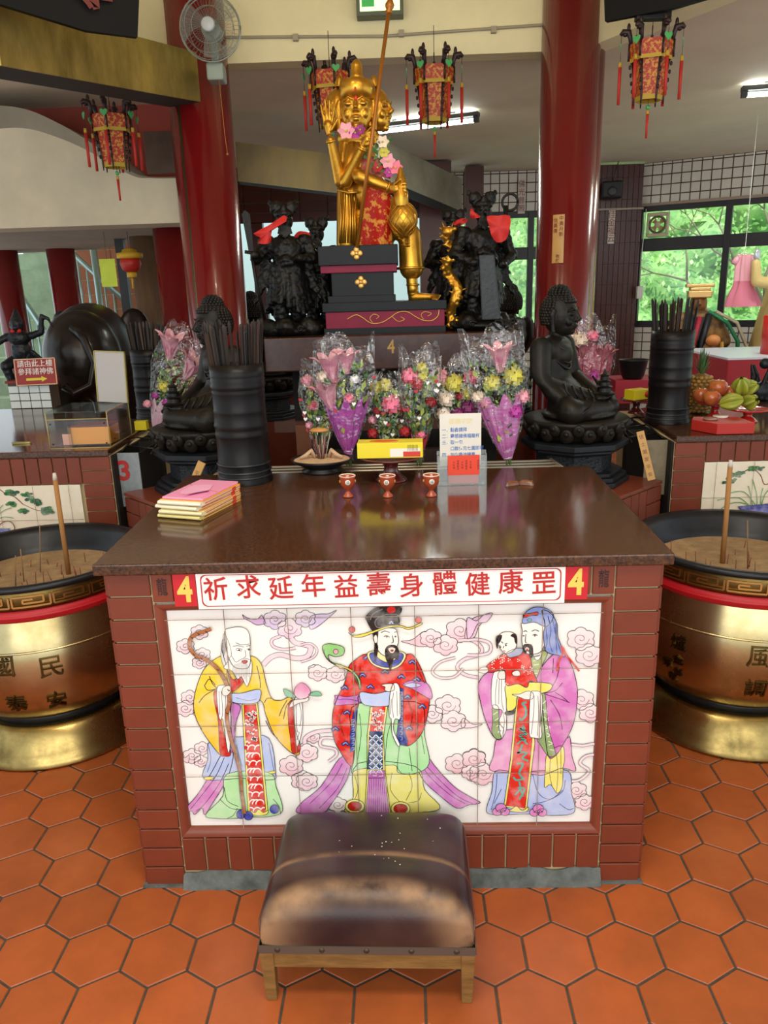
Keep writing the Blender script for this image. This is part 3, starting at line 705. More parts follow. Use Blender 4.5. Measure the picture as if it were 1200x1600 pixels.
P.poly(K, [(310, 230), (340, 250), (400, 240), (470, 220), (560, 190), (640, 185), (700, 200), (775, 170), (780, 180), (700, 212), (640, 196), (560, 202), (470, 234), (400, 260), (345, 260)], '#e8d858', 1.2)
P.disc(K, (332, 213), 20, '#d02420', 1.2); P.disc(K, (760, 150), 20, '#d02420', 1.2)
P.poly(K, [(460, 215), (430, 160), (420, 130), (460, 90), (520, 62), (640, 66), (650, 95), (630, 130), (635, 180), (560, 188), (490, 212)], '#20201f', 1.2)
P.poly(K, [(480, 165), (510, 130), (580, 112), (640, 128), (632, 178), (560, 186), (500, 200)], '#303030', 1.1, oc='#8a8a8a'); P.disc(K, (585, 85), 30, '#d02420', 1, 24)
for a in range(5): P.line(K, [(585, 172), (585+16*math.cos(PI+a*PI/4), 172+16*math.sin(PI+a*PI/4))], 1.4, '#c8d8f0', False)
P.line(K, [(450, 150), (470, 110), (530, 80)], 2, '#777')
for c in ((350, 1350), (645, 1365)): P.disc(K, c, 62, '#efe37a', 1.2, 44); P.disc(K, c, 44, '#c8281e', 1.2, 30)
L2 = P.l
# --- right figure with child
P.l = BASE; K = K6
P.poly(K, [(190, 1180), (330, 1190), (480, 1180), (680, 1180), (700, 1320), (725, 1420), (700, 1470), (560, 1480), (400, 1470), (260, 1475), (150, 1470), (130, 1430), (165, 1320)], '#b4c2ea', 1.4)
for l in ([(200, 1200), (190, 1330), (160, 1440)], [(440, 1200), (480, 1330), (560, 1370), (640, 1310)], [(660, 1240), (640, 1320), (540, 1380), (440, 1400)], [(620, 1400), (680, 1440), (720, 1430)], [(230, 1300), (180, 1400)]): P.line(K, l, 1.4, '#3a4a7a')
P.poly(K, [(200, 960), (300, 900), (640, 960), (690, 950), (705, 1080), (730, 1180), (640, 1160), (520, 1205), (450, 1205), (260, 1190), (150, 1170), (175, 1080)], '#d884c4', 1.4, col2='#e8a8c8')
P.poly(K, [(540, 1060), (640, 1010), (655, 1100), (645, 1160), (640, 1280), (605, 1330), (560, 1270), (520, 1290), (525, 1180)], '#efe37a', 1.2)
for l in ([(560, 1080), (555, 1200), (570, 1280)], [(600, 1060), (610, 1200), (600, 1320)], [(630, 1030), (630, 1200)]): P.line(K, l, 1, '#6a5a20')
# big sleeve right
P.poly(K, [(560, 410), (640, 380), (690, 440), (730, 560), (742, 680), (715, 860), (640, 1010), (590, 1080), (545, 1080), (520, 900), (510, 780), (500, 660), (470, 640), (450, 560)], '#dc88c8', 1.5, col2='#c860b0')
for l in ([(640, 585), (590, 640), (510, 655)], [(690, 720), (640, 700), (520, 660)], [(590, 650), (640, 680), (680, 715)], [(620, 480), (600, 560), (560, 630)], [(560, 700), (620, 800), (640, 900)], [(580, 420), (575, 520)]): P.line(K, l, 1.5, '#4a1c4a')
P.poly(K, [(495, 670), (525, 670), (545, 880), (590, 1040), (585, 1078), (540, 1075), (490, 1000), (470, 960), (500, 850)], '#8fa870', 1.1)
for k in range(6): P.line(K, [(505+k*8, 730+k*55), (530+k*9, 705+k*58)], 1.6, '#eef2d8', False); P.line(K, [(505+k*10, 760+k*55), (540+k*9, 790+k*50)], 1.4, '#eef2d8', False)
# left sleeve
P.poly(K, [(150, 510), (90, 560), (72, 620), (90, 720), (120, 830), (170, 940), (220, 965), (260, 900), (260, 780), (220, 560), (260, 500)], '#d884c4', 1.5)
P.poly(K, [(170, 740), (210, 750), (215, 850), (245, 900), (235, 960), (200, 968), (165, 920), (170, 850)], '#8fa870', 1.1)
for k in range(4): P.line(K, [(175+k*10, 800+k*40), (205+k*8, 780+k*42)], 1.4, '#eef2d8', False)
P.poly(K, [(175, 520), (260, 520), (262, 780), (262, 900), (230, 955), (212, 850), (235, 770), (165, 740)], '#f6f4ee', 1.2)
for l in ([(200, 560), (190, 650), (190, 740)], [(230, 560), (230, 700), (245, 770)], [(215, 560), (210, 730)], [(240, 780), (250, 850), (232, 950)]): P.line(K, l, 1, '#444')
P.poly(K, [(205, 540), (215, 510), (250, 500), (265, 475), (275, 500), (290, 510), (285, 540), (250, 560), (215, 560)], '#f4e6da', 1.1)
# collar of adult
P.poly(K, [(430, 380), (470, 370), (540, 380), (500, 470), (460, 560), (430, 500)], '#a8b878', 1.1)
for k in range(5): P.line(K, [(440+k*3, 410+k*28), (490-k*4, 400+k*30)], 1.4, '#eef2d8', False)
P.poly(K, [(440, 370), (500, 360), (490, 420), (460, 430)], '#f4f0e8', 1)
# red sash
P.poly(K, [(340, 660), (435, 660), (450, 900), (455, 990), (400, 1440), (245, 1420), (290, 1100), (320, 800)], '#efe37a', 1.3, False)
P.poly(K, [(345, 660), (425, 660), (436, 980), (390, 1432), (260, 1412), (305, 1100), (332, 800)], '#d82c20', .8, False)
tq = '#4aa898'
for l, w in (([(400, 715), (370, 725), (390, 750), (395, 800), (365, 835), (350, 820)], 9), ([(370, 870), (385, 900), (350, 890), (400, 930), (350, 940), (395, 975)], 9), ([(335, 1000), (370, 970), (405, 1000)], 6), ([(370, 1000), (350, 1050), (335, 1055), (400, 1055), (370, 1090), (410, 1110)], 9), ([(335, 1130), (375, 1130), (350, 1190), (370, 1230), (330, 1240), (310, 1220)], 9), ([(385, 1240), (350, 1200)], 6), ([(350, 1250), (355, 1300), (320, 1340)], 7), ([(340, 1290), (385, 1300), (350, 1370)], 8), ([(360, 1300), (375, 1350)], 6)): P.line(K, l, w, tq); P.up()
for k in range(14): P.line(K, [(350+(k % 3)*18, 900+(k//3)*16), (358+(k % 3)*18, 908+(k//3)*16), (366+(k % 3)*18, 900+(k//3)*16)], 1.2, '#103a38')
P.poly(K, [(245, 1412), (285, 1440), (330, 1415), (370, 1445), (410, 1420), (400, 1450), (330, 1455), (260, 1440)], '#efe37a', 1.2)
# yellow cloth and child
P.poly(K, [(258, 600), (340, 590), (430, 580), (560, 590), (560, 630), (500, 655), (420, 660), (340, 670), (325, 750), (270, 775), (262, 690)], '#f0e668', 1.4)
P.poly(K, [(255, 780), (315, 770), (310, 795), (262, 802)], '#1e1c1e', .8)
P.poly(K, [(425, 660), (450, 640), (500, 655), (505, 760), (495, 850), (500, 950), (455, 955), (420, 940), (415, 840)], '#f6f4ee', 1.2)
for l in ([(450, 670), (445, 800), (430, 930)], [(475, 670), (480, 800), (470, 940)], [(495, 690), (490, 880)]): P.line(K, l, 1, '#444')
P.poly(K, [(300, 662), (350, 660), (400, 640), (440, 650), (440, 690), (390, 695), (350, 680)], '#f6eade', 1.2)
P.poly(K, [(250, 385), (200, 420), (130, 470), (150, 515), (250, 500), (260, 600), (340, 590), (400, 615), (420, 570), (470, 580), (440, 500), (420, 400), (370, 365), (320, 370)], '#da2a22', 1.5)
for k in range(26):
    x, y = random.uniform(160, 430), random.uniform(400, 600)
    if x < 250 and y > 490 or (x > 400 and y < 430): continue
    for a in range(3): P.disc(K, (x+8*math.cos(a*2.1), y+8*math.sin(a*2.1)), 4, '#f6e6d8', 0)
P.poly(K, [(70, 500), (95, 475), (130, 475), (140, 500), (110, 515)], '#f4e6da', 1.1); P.poly(K, [(300, 510), (330, 495), (350, 505), (350, 530), (310, 530)], '#f4e6da', 1.1)
P.poly(K, [(265, 375), (320, 350), (370, 350), (360, 385), (310, 405), (275, 405)], '#9aa4c0', 1.1)
P.poly(K, [(200, 290), (225, 245), (280, 235), (325, 255), (332, 310), (320, 350), (285, 375), (250, 378), (215, 340)], '#f6efe4', 1.4)
P.poly(K, [(190, 310), (195, 265), (230, 258), (222, 295), (205, 320), (200, 350)], '#1c1a1c', .8); P.poly(K, [(290, 262), (310, 248), (330, 270), (328, 315), (318, 300), (312, 275)], '#1c1a1c', .8)
for l in ([(225, 300), (240, 312)], [(250, 318), (268, 312)], [(215, 325), (222, 335)], [(240, 360), (255, 368)], [(245, 330), (238, 345)]): P.line(K, l, 1.5, '#222')
P.disc(K, (258, 326), 6, '#222', 0); P.disc(K, (222, 338), 5, '#222', 0); P.disc(K, (250, 366), 7, '#c84040', 0, 4)
# adult head and cap
P.poly(K, [(370, 170), (515, 170), (520, 300), (490, 370), (430, 385), (385, 370), (365, 300), (368, 230)], '#f6efe4', 1.4)
P.poly(K, [(370, 340), (385, 318), (430, 322), (440, 360), (438, 400), (425, 408), (412, 370), (400, 365), (390, 385), (375, 370)], '#1e1c1e', .8); P.disc(K, (400, 350), 14, '#f0d0c4', .5, 12); P.disc(K, (400, 356), 7, '#a83030', 0, 9)
for l in ([(375, 235), (390, 228), (400, 236)], [(430, 232), (455, 222), (480, 232)], [(435, 258), (455, 252), (470, 262)], [(370, 262), (382, 258)], [(392, 250), (388, 300), (398, 308)]): P.line(K, l, 1.6, '#222')
P.disc(K, (452, 260), 7, '#222', 0); P.disc(K, (377, 262), 5, '#222', 0)
P.poly(K, [(500, 90), (560, 110), (600, 180), (605, 260), (630, 330), (655, 400), (600, 390), (550, 380), (520, 350), (510, 250), (520, 180)], '#7d92cc', 1.5)
for l in ([(540, 130), (560, 220), (550, 300), (570, 370)], [(570, 150), (590, 250), (600, 380)], [(590, 180), (600, 280), (630, 380)], [(525, 200), (535, 300), (520, 350)]): P.line(K, l, 1.3, '#34406a')
P.poly(K, [(375, 180), (370, 150), (395, 100), (450, 70), (520, 75), (575, 115), (560, 170), (520, 200), (450, 170)], '#7d92cc', 1.5)
P.poly(K, [(375, 118), (400, 112), (430, 108), (470, 100), (470, 122), (430, 125), (400, 135), (375, 138)], '#d02c28', 1.2); P.disc(K, (415, 155), 16, '#4aa898', 1, 9)
P.line(K, [(630, 330), (640, 380), (610, 440), (605, 500)], 10, '#c83028'); P.up(); P.line(K, [(640, 340), (670, 400), (720, 460), (750, 500)], 10, '#c83028')
P.l += 2
for c in ((225, 1430), (475, 1435)):
    for dx, dy, r in ((-26, 14, 32), (26, 14, 32), (0, -12, 36)): P.disc(K, (c[0]+dx, c[1]+dy), r, '#d884c4', 1.3, r*.8)
    P.line(K, [(c[0]-30, c[1]+14), (c[0]-10, c[1]), (c[0], c[1]+16), (c[0]+14, c[1]), (c[0]+30, c[1]+12)], 1.4, '#6a2a5a')
P.l = max(P.l, L1, L2)+2
# joints between the tiles
def joint(a, b): P.line(KP, [a, b], 1.5, '#8a7868', False)
us = [-.573+k*.1635 for k in range(8)]
for k in range(1, 7):
    x = -.5715+1.145*k/7
    P.l += 0; n0 = len(P.v); y = MP-.0003-P.l*.00006
    P.v += [(x-.0011, y, .18), (x+.0011, y, .18), (x+.0011, y, .87), (x-.0011, y, .87)]; P.f.append([n0, n0+1, n0+2, n0+3]); P.c.append([lin('#8a7868')]*4)
for z in (.352, .508, .664, .82):
    n0 = len(P.v); P.v += [(-.58, y, z-.001), (.58, y, z-.001), (.58, y, z+.001), (-.58, y, z+.001)]; P.f.append([n0, n0+1, n0+2, n0+3]); P.c.append([lin('#8a7868')]*4)
# keep everything inside the frame
P.v = [(min(max(x, -.566), .566), y, min(max(z, .178), .87)) for x, y, z in P.v]
pic = P.build('painted_tile_picture', m_paint, altar)
bk = MB(); bk.box(-.583, .583, MP, .045, .16, .87); bk.build('tile_backing', mat('tile_white', '#e9e5dc', .3), altar)

# ---- banner and number plates
bn = thing('banner_sign', 'long white banner with eleven red characters along the altar front', 'sign', (0, -.0135, .907))
m = MB(); m.box(-.466, .459, 0, .004, -.051, .052); m.build('board', mat('white_plastic', '#f4f1ea', .3), bn, .001)
mred = mat('sign_red', '#b8221e', .5)
m = MB(); q = []
w_, h_, r_ = .452, .043, .014
for cx, cz, a0 in ((w_-r_-.003, h_-r_, 0), (-w_+r_-.003, h_-r_, PI/2), (-w_+r_-.003, -h_+r_, PI), (w_-r_-.003, -h_+r_, 1.5*PI)):
    for k in range(6): a = a0+k*PI/10; q.append((cx+r_*math.cos(a), cz+r_*math.sin(a)))
nq = len(q); v = [(x, -.0012, z) for x, z in q]+[(x*(1-.003/.45), -.0012, z-(.002 if z > 0 else -.002)) for x, z in q]
m.add(v, [(i, (i+1) % nq, nq+(i+1) % nq, nq+i) for i in range(nq)])
m.build('border_line', mred, bn)
m = MB()
for i, ch in enumerate('祈求延年益壽身體健康罡'):
    letters(m, ch, .066, T(-.417+i*.0823, -.0014, .001+(.003 if i % 2 else -.001)) @ FRONT @ Rz(.04) @ Matrix.Shear('XZ', 4, (0, 0)), 0, .012, sx=.97)
m.build('lettering', mred, bn)
for x, lab in ((-.497, 'small red plate with a yellow 4 at the left end of the white banner'), (.487, 'small red plate with a yellow 4 at the right end of the white banner')):
    t = thing('number_plate', lab, 'sign', (x, -.0105, .907), 0, 'number plates beside the banner')
    m = MB(); m.box(-.029, .029, 0, .003, -.043, .044); m.build('plate', mat('plate_red', '#c4202a', .35), t)
    m = MB(); letters(m, '4', .094, T(0, -.0008, 0) @ FRONT, 0, .03, sx=.8); m.build('numeral', mat('numeral_yellow', '#e8c85a', .5), t)

# ---- kneeling stool
m_leather = bpy.data.materials.new('worn_vinyl'); m_leather.use_nodes = True
n_ = m_leather.node_tree.nodes; L_ = m_leather.node_tree.links; b_ = n_['Principled BSDF']; b_.inputs['Roughness'].default_value = .34; b_.inputs['Specular IOR Level'].default_value = .4
tcx = n_.new('ShaderNodeTexCoord'); t1 = n_.new('ShaderNodeTexNoise'); t1.inputs['Scale'].default_value = 5; t1.inputs['Detail'].default_value = 8
L_.new(tcx.outputs['Object'], t1.inputs['Vector']); r1 = n_.new('ShaderNodeValToRGB'); r1.color_ramp.elements[0].color = lin('#281618'); r1.color_ramp.elements[1].color = lin('#4a322a')
r1.color_ramp.elements[0].position = .35; r1.color_ramp.elements[1].position = .7; L_.new(t1.outputs[0], r1.inputs[0])
# a worn pale band where knees press, along the front crown, and a crease further back
sp = n_.new('ShaderNodeSeparateXYZ'); L_.new(tcx.outputs['Object'], sp.inputs[0])
def band(y0, w, amp):
    a = n_.new('ShaderNodeMath'); a.operation = 'SUBTRACT'; L_.new(sp.outputs[1], a.inputs[0]); a.inputs[1].default_value = y0
    a2 = n_.new('ShaderNodeMath'); a2.operation = 'ADD'; L_.new(a.outputs[0], a2.inputs[0])
    nx = n_.new('ShaderNodeMath'); nx.operation = 'MULTIPLY'; L_.new(sp.outputs[0], nx.inputs[0]); L_.new(sp.outputs[0], nx.inputs[1])
    n5 = n_.new('ShaderNodeMath'); n5.operation = 'MULTIPLY'; L_.new(nx.outputs[0], n5.inputs[0]); n5.inputs[1].default_value = .8; L_.new(n5.outputs[0], a2.inputs[1])
    b = n_.new('ShaderNodeMath'); b.operation = 'ABSOLUTE'; L_.new(a2.outputs[0], b.inputs[0])
    c = n_.new('ShaderNodeMapRange'); c.inputs[1].default_value = 0; c.inputs[2].default_value = w; c.inputs[3].default_value = amp; c.inputs[4].default_value = 0; c.interpolation_type = 'SMOOTHSTEP'
    L_.new(b.outputs[0], c.inputs[0]); return c.outputs[0]
bA = band(-.135, .045, .85); bB = band(-.015, .014, .55)
ad = n_.new('ShaderNodeMath'); ad.operation = 'ADD'; L_.new(bA, ad.inputs[0]); L_.new(bB, ad.inputs[1])
t2 = n_.new('ShaderNodeTexNoise'); t2.inputs['Scale'].default_value = 9; t2.inputs['Detail'].default_value = 9; L_.new(tcx.outputs['Object'], t2.inputs['Vector'])
m2 = n_.new('ShaderNodeMapRange'); m2.inputs[1].default_value = .35; m2.inputs[2].default_value = .62; L_.new(t2.outputs[0], m2.inputs[0])
m3 = n_.new('ShaderNodeMath'); m3.operation = 'MULTIPLY'; L_.new(ad.outputs[0], m3.inputs[0]); L_.new(m2.outputs[0], m3.inputs[1])
mx = n_.new('ShaderNodeMix'); mx.data_type = 'RGBA'; L_.new(m3.outputs[0], mx.inputs[0]); L_.new(r1.outputs[0], mx.inputs[6]); mx.inputs[7].default_value = lin('#a8825e'); L_.new(mx.outputs[2], b_.inputs['Base Color'])
mz = n_.new('ShaderNodeMath'); mz.operation = 'MULTIPLY_ADD'; L_.new(m3.outputs[0], mz.inputs[0]); mz.inputs[1].default_value = .25; mz.inputs[2].default_value = .33; L_.new(mz.outputs[0], b_.inputs['Roughness'])
t3 = n_.new('ShaderNodeTexNoise'); t3.inputs['Scale'].default_value = 180; L_.new(tcx.outputs['Object'], t3.inputs['Vector']); bu = n_.new('ShaderNodeBump'); bu.inputs['Strength'].default_value = .12; bu.inputs['Distance'].default_value = .003
L_.new(t3.outputs[0], bu.inputs['Height']); L_.new(bu.outputs[0], b_.inputs['Normal'])
stool = thing('kneeling_stool', 'low kneeling stool with worn dark brown vinyl cushion and wooden legs', 'stool', (-.043, -.197, -.0), math.radians(-1.2))
SW, SD = .250, .187
m = MB(); rows = []
def cush(u, v_):
    ax = abs(u); ay = abs(v_)
    rr = max(ax, ay); fall = (1-ax**8)*(1-ay**5)
    z = .21+.070*fall**.45+.012*math.exp(-((v_+.62)/.3)**2)*(1-ax**4)-.005*math.exp(-((v_+.08+.25*u*u)/.04)**2)*(1-ax**4)
    x = u*SW*(1-.03*(v_+1)/2); y = v_*SD
    # round the plan corners
    k = max(0, ax-.86)/.14*max(0, ay-.86)/.14
    return (x*(1-.025*k), y*(1-.03*k), z)
N = 56
def ss(i): t = -1+2*i/N; return math.copysign(1-(1-abs(t))**1.5, t)
rows = [[cush(ss(i), ss(j)) for i in range(N+1)] for j in range(N+1)]
m.sheet(rows)
per = [cush(ss(i), -1) for i in range(N+1)]+[cush(1, ss(j)) for j in range(1, N+1)]+[cush(ss(i), 1) for i in reversed(range(N))]+[cush(-1, ss(j)) for j in reversed(range(1, N))]
m.sheet([[(x*1.0, y*1.0, .158) for x, y, z in per+per[:1]], [(x*1.012, y*1.012, .18) for x, y, z in per+per[:1]], [(x*1.01, y*1.01, .197) for x, y, z in per+per[:1]], [(x, y, z) for x, y, z in per+per[:1]]])
cu = m.build('cushion', m_leather, stool)
m = MB(); e2 = [cush(1, ss(j)) for j in range(0, N+1)]+[cush(ss(i), 1) for i in reversed(range(N))]+[cush(-1, ss(j)) for j in reversed(range(0, N))]; m.tube([(x*1.006, y*1.006, .213-.045*max(0, 1-(y+SD)/.03)) for x, y, z in e2], .003, 6); m.build('piping', mat('dark_piping', '#5a2f28', .4), cu)
m = MB()
for k in range(22):
    x, y = random.gauss(.04, .06), random.gauss(.02, .05); p_ = cush(max(-.9, min(.9, x/SW)), max(-.9, min(.9, y/SD))); s2 = random.uniform(.0008, .002)
    m.ell((p_[0], p_[1], p_[2]+.0003), (s2, s2*1.2, .0004), 6, 4)
tag(m.build('ash_specks', mat('ash_white', '#d8cfc4', .9), cu), None, None, None, 'stuff')
m = MB()
hw, hd = SW+.001, SD+.001
for a, b in (((-hw, -hd-.003), (hw, -hd)), ((-hw, hd), (hw, hd+.003)), ((-hw-.003, -hd), (-hw, hd)), ((hw, -hd), (hw+.003, hd))): m.box(a[0], b[0], a[1], b[1], .145, .166)
m.build('edge_strip', mat('strip_grey_brown', '#56483e', .5), stool)
for k in range(5):
    m = MB(); m.ell((-.208+k*.104, -hd-.003, .156), (.007, .003, .007), 10, 6); m.build('upholstery_nail', mat('nail_dark', '#4e4238', .4, .6), stool)
m_wood = mat('worn_wood', '#8f6a35', .55, col2='#6a4a22', vscale=9, stretch=(1, 6, 6), bump=.1)
m = MB(); m.box(-hw+.002, hw-.002, -hd+.002, -hd+.022, .100, .146); m.box(-hw+.002, hw-.002, hd-.022, hd-.002, .100, .146)
m.box(-hw+.002, -hw+.022, -hd+.02, hd-.02, .100, .146); m.box(hw-.022, hw-.002, -hd+.02, hd-.02, .100, .146); m.build('wooden_frame', m_wood, stool, .002)
for sx_ in (-1, 1):
    for sy_ in (-1, 1):
        x0 = sx_*(hw-.016); y0 = sy_*(hd-.014); m = MB()
        a = .0165; b = .0125
        v = [(x0-b-sx_*.003+0, y0-b, 0), (x0+b-sx_*.003, y0-b, 0), (x0+b-sx_*.003, y0+b, 0), (x0-b-sx_*.003, y0+b, 0), (x0-a, y0-a, .146), (x0+a, y0-a, .146), (x0+a, y0+a, .146), (x0-a, y0+a, .146)]
        m.add(v, [(3, 2, 1, 0), (4, 5, 6, 7), (0, 1, 5, 4), (1, 2, 6, 5), (2, 3, 7, 6), (3, 0, 4, 7)]); m.build('leg', m_wood, stool, .002)
# ================================================================ neighbouring altars, ledges, burners
def side_altar(sg, label, label2):
    X = 1.24*sg; t = thing('altar', label, 'altar', (X, 1.5, 0))
    m = MB(); w = 1.9
    def bx(x0, x1, *a): m.box(min(sg*x0, sg*x1), max(sg*x0, sg*x1), *a)
    bx(.004, w, .016, .9, 0, .953, 1)
    def bw(rects): brick_wall(m, T(0, .0, 0), [(min(sg*a, sg*b), max(sg*a, sg*b), c, d) for a, b, c, d in rects])
    bw(col_bricks(0, .135, 0, .953, 15)); bw(row_bricks(.135, w, .862 if sg > 0 else .827, .953, 28)); bw(row_bricks(.02, w, .16, .5, 14)); bw(row_bricks(.135, w, .0, .16, 28))
    m2 = MB(); m2.box(min(-sg*.006, sg*.004), max(-sg*.006, sg*.004), .016, .75, 0, .95); m2.build('dark_side', mat('side_black', '#15100d', .7), t)  # black sheet over the bare grout paints in the shade of the gap
    m.build('brick_body', [m_brick, m_bgrout], t, .0015, 1)
    return t
aL = side_altar(-1, 'brown brick altar at the left with a pine tree painted on its tiles', '')
aR = side_altar(1, 'brown brick altar at the right with a potted orchid painted on its tiles', '')
for sg, lab in ((-1, 'brown granite top of the left altar under the clear acrylic case'), (1, 'brown granite top of the right altar under the fruit and red box')):
    p = [(1.24, 1.485), (3.2, 1.485), (3.2, 2.9), (2.05, 2.9), (1.28, 2.25)]
    if sg < 0: p = [(-x, y) for x, y in p][::-1]
    m = MB(); m.prism(p, .955, .982); tag(m.build('granite_counter', m_gran, None, .003, 2), lab, 'counter')

# painted tiles on the side altars
def side_picture(alt, sg, x0, x1, z0, z1, paint):
    global MP
    MP_old = MP; MP = 1.494
    Q = Paint(); 
    n0 = 0; y = MP
    xa, xb = min(sg*x0, sg*x1), max(sg*x0, sg*x1)
    Q.v += [(xa, y, z0), (xb, y, z0), (xb, y, z1), (xa, y, z1)]; Q.f.append([0, 1, 2, 3]); Q.c.append([lin('#e9e0c8')]*4)
    paint(Q)
    Q.l += 2; y = MP-.0003-Q.l*.00006
    for k in range(12):
        x = sg*(x0+.0+k*.163+.05); n0 = len(Q.v)
        if xa < x < xb: Q.v += [(x-.001, y, z0), (x+.001, y, z0), (x+.001, y, z1), (x-.001, y, z1)]; Q.f.append([n0, n0+1, n0+2, n0+3]); Q.c.append([lin('#8a7868')]*4)
    for z in (z1-.16, z1-.32, z1-.48): n0 = len(Q.v); Q.v += [(xa, y, z-.001), (xb, y, z-.001), (xb, y, z+.001), (xa, y, z+.001)]; Q.f.append([n0, n0+1, n0+2, n0+3]); Q.c.append([lin('#8a7868')]*4)
    o = Q.build('painted_tile_picture', m_paint, None); o.parent = alt; o.matrix_parent_inverse = Matrix.Translation(-Vector(alt.location))
    MP = MP_old
KL = (0, 700, 3.077); KR = (980, 700, 3.077)
def needles(Q, K, c, r, n=16):
    for k in range(n):
        a = random.uniform(0, 2*PI); q = random.uniform(0, r*.7); x, y = c[0]+q*math.cos(a), c[1]+q*math.sin(a)*.5
        Q.disc(K, (x, y), r*.26, random.choice(('#2f7a4a', '#4c8f4a', '#1f5a3c')), .4, r*.15)
def pine(Q):
    Q.line(K_(0), [(-60, 150), (20, 215), (70, 235), (110, 270)], 8, '#7a4a30')
    Q.up(); Q.line(KL, [(110, 270), (180, 300), (230, 300)], 3, '#7a4a30')
    for c, r in (((60, 215), 50), ((130, 220), 34), ((60, 265), 40), ((160, 250), 44), ((110, 300), 36), ((190, 265), 30), ((230, 300), 44), ((-40, 200), 50)): needles(Q, KL, c, r)
    Q.line(KL, [(-30, 410), (10, 360), (50, 350), (75, 380), (60, 420), (90, 450)], 7, '#7a4a30')
    for pts in ([(-30, 350), (20, 330), (70, 335)], [(-30, 340), (20, 300), (60, 285)], [(-30, 330), (0, 290), (20, 270)]): Q.line(KL, pts, 4, '#6aa07a')
    Q.poly(KL, [(-40, 385), (50, 385), (55, 450), (-20, 470)], '#4a62b0', 1.2, False)
    for c in ((180, 405), (205, 400), (225, 405), (240, 390), (265, 408), (290, 408), (160, 425)): Q.disc(KL, c, 11, '#b08a9a', .8)
    Q.line(KL, [(120, 440), (170, 430), (240, 425), (320, 405)], 1.4, '#7a5a4a')
def K_(_): return KL
def orchid(Q):
    Q.line(KR, [(700, 160), (660, 175), (640, 130), (600, 100), (560, 115), (520, 140)], 6, '#7a4a30')
    for c, r in (((500, 155), 36), ((520, 130), 36), ((540, 120), 30), ((600, 100), 34), ((640, 95), 30), ((470, 165), 24)): needles(Q, KR, c, r)
    for pts in ([(590, 280), (540, 240), (480, 240), (430, 250)], [(600, 280), (540, 260), (480, 270), (440, 300)], [(600, 280), (590, 220), (580, 180)], [(620, 280), (620, 220), (600, 150)], [(640, 280), (660, 220), (690, 190)], [(620, 280), (560, 210), (490, 215)], [(640, 280), (640, 230), (650, 190)]): Q.line(KR, pts, 5, '#5a9a5a'); Q.up()
    Q.poly(KR, [(530, 280), (720, 262), (720, 380), (575, 380), (550, 300)], '#5a68bc', 1.3, False)
    Q.poly(KR, [(530, 280), (720, 262), (720, 280), (540, 296)], '#4a58a8', 1.2, False)
    for k in range(5): Q.line(KR, [(575+k*26, 350), (575+k*26, 320), (590+k*26, 312), (595+k*26, 340)], 1.3, '#c8d0f0', False)
random.seed(11)
side_picture(aL, -1, .02+1.39-.02, 3.1, .50, .827, pine)
side_picture(aR, 1, 1.375, 3.1, .50, .862, orchid)

# ledges joining the altars at 45 degrees, with the brick face
for sg in (-1, 1):
    P0 = Vector((sg*.735, 1.06, 0)); P1 = Vector((sg*1.20, 1.52, 0))
    t = thing('brick_ledge', 'low brick ledge under the dark seated buddha at the '+('left' if sg < 0 else 'right'), 'ledge', P0)
    m = MB(); d = (P1-P0); Lg = d.length; 
    M = Rz(math.atan2(d.y, d.x)) if sg > 0 else T(*d) @ Rz(math.atan2(-d.y, -d.x))
    m.box(0, Lg, .016, .40, 0, .765, 1, M)
    brick_wall(m, M, row_bricks(.0, Lg-.13, .62, .762, 8)+col_bricks(Lg-.13, Lg, .55, .762, 3) if sg > 0 else row_bricks(.13, Lg, .62, .762, 8)+col_bricks(0, .13, .55, .762, 3), )
    for k in range(9): brick_wall(m, M, row_bricks(0, Lg, k*.068, (k+1)*.068, 4))
    m.build('brick_body', [m_brick, m_bgrout], t, .0015, 1)
    m = MB(); m.box(0, Lg, -.006, .40, .766, .78, 0, M); m.build('tile_cover', mat('ledge_tile', '#7c3a26', .3, var=.2), t)

# ash bins hung between altar and ledge
for sg, lab in ((-1, 'weathered grey metal bin with a red 3 between the left altar and ledge'), (1, 'dirty blank metal bin behind the leaning wooden plaque at the right altar')):
    t = thing('metal_bin', lab, 'bin', (sg*1.205, 1.57, .60), 0)
    m = MB(); m.box(-.068, .068, 0, .008, .1, .35); m2 = MB(); m2.box(-.068, .068, .008, .3, .1, .105); m2.box(-.068, -.062, .008, .3, .1, .345); m2.box(.062, .068, .008, .3, .1, .345); m2.box(-.068, .068, .292, .3, .1, .345); m2.build('dark_sides', mat('side_black', '#15100d', .7), t)  # bin sides and back are plain black
    m.build('front_body', mat('bin_metal' if sg < 0 else 'bin_metal_dirty', '#8f979a' if sg < 0 else '#8a7e66', .55, .2, var=.3, vscale=9), t)
    if sg < 0: m = MB(); letters(m, '3', .125, T(-.005, -.002, .265) @ FRONT, 0, .03); m.build('numeral', mat('painted_red', '#b02a26', .6), t)
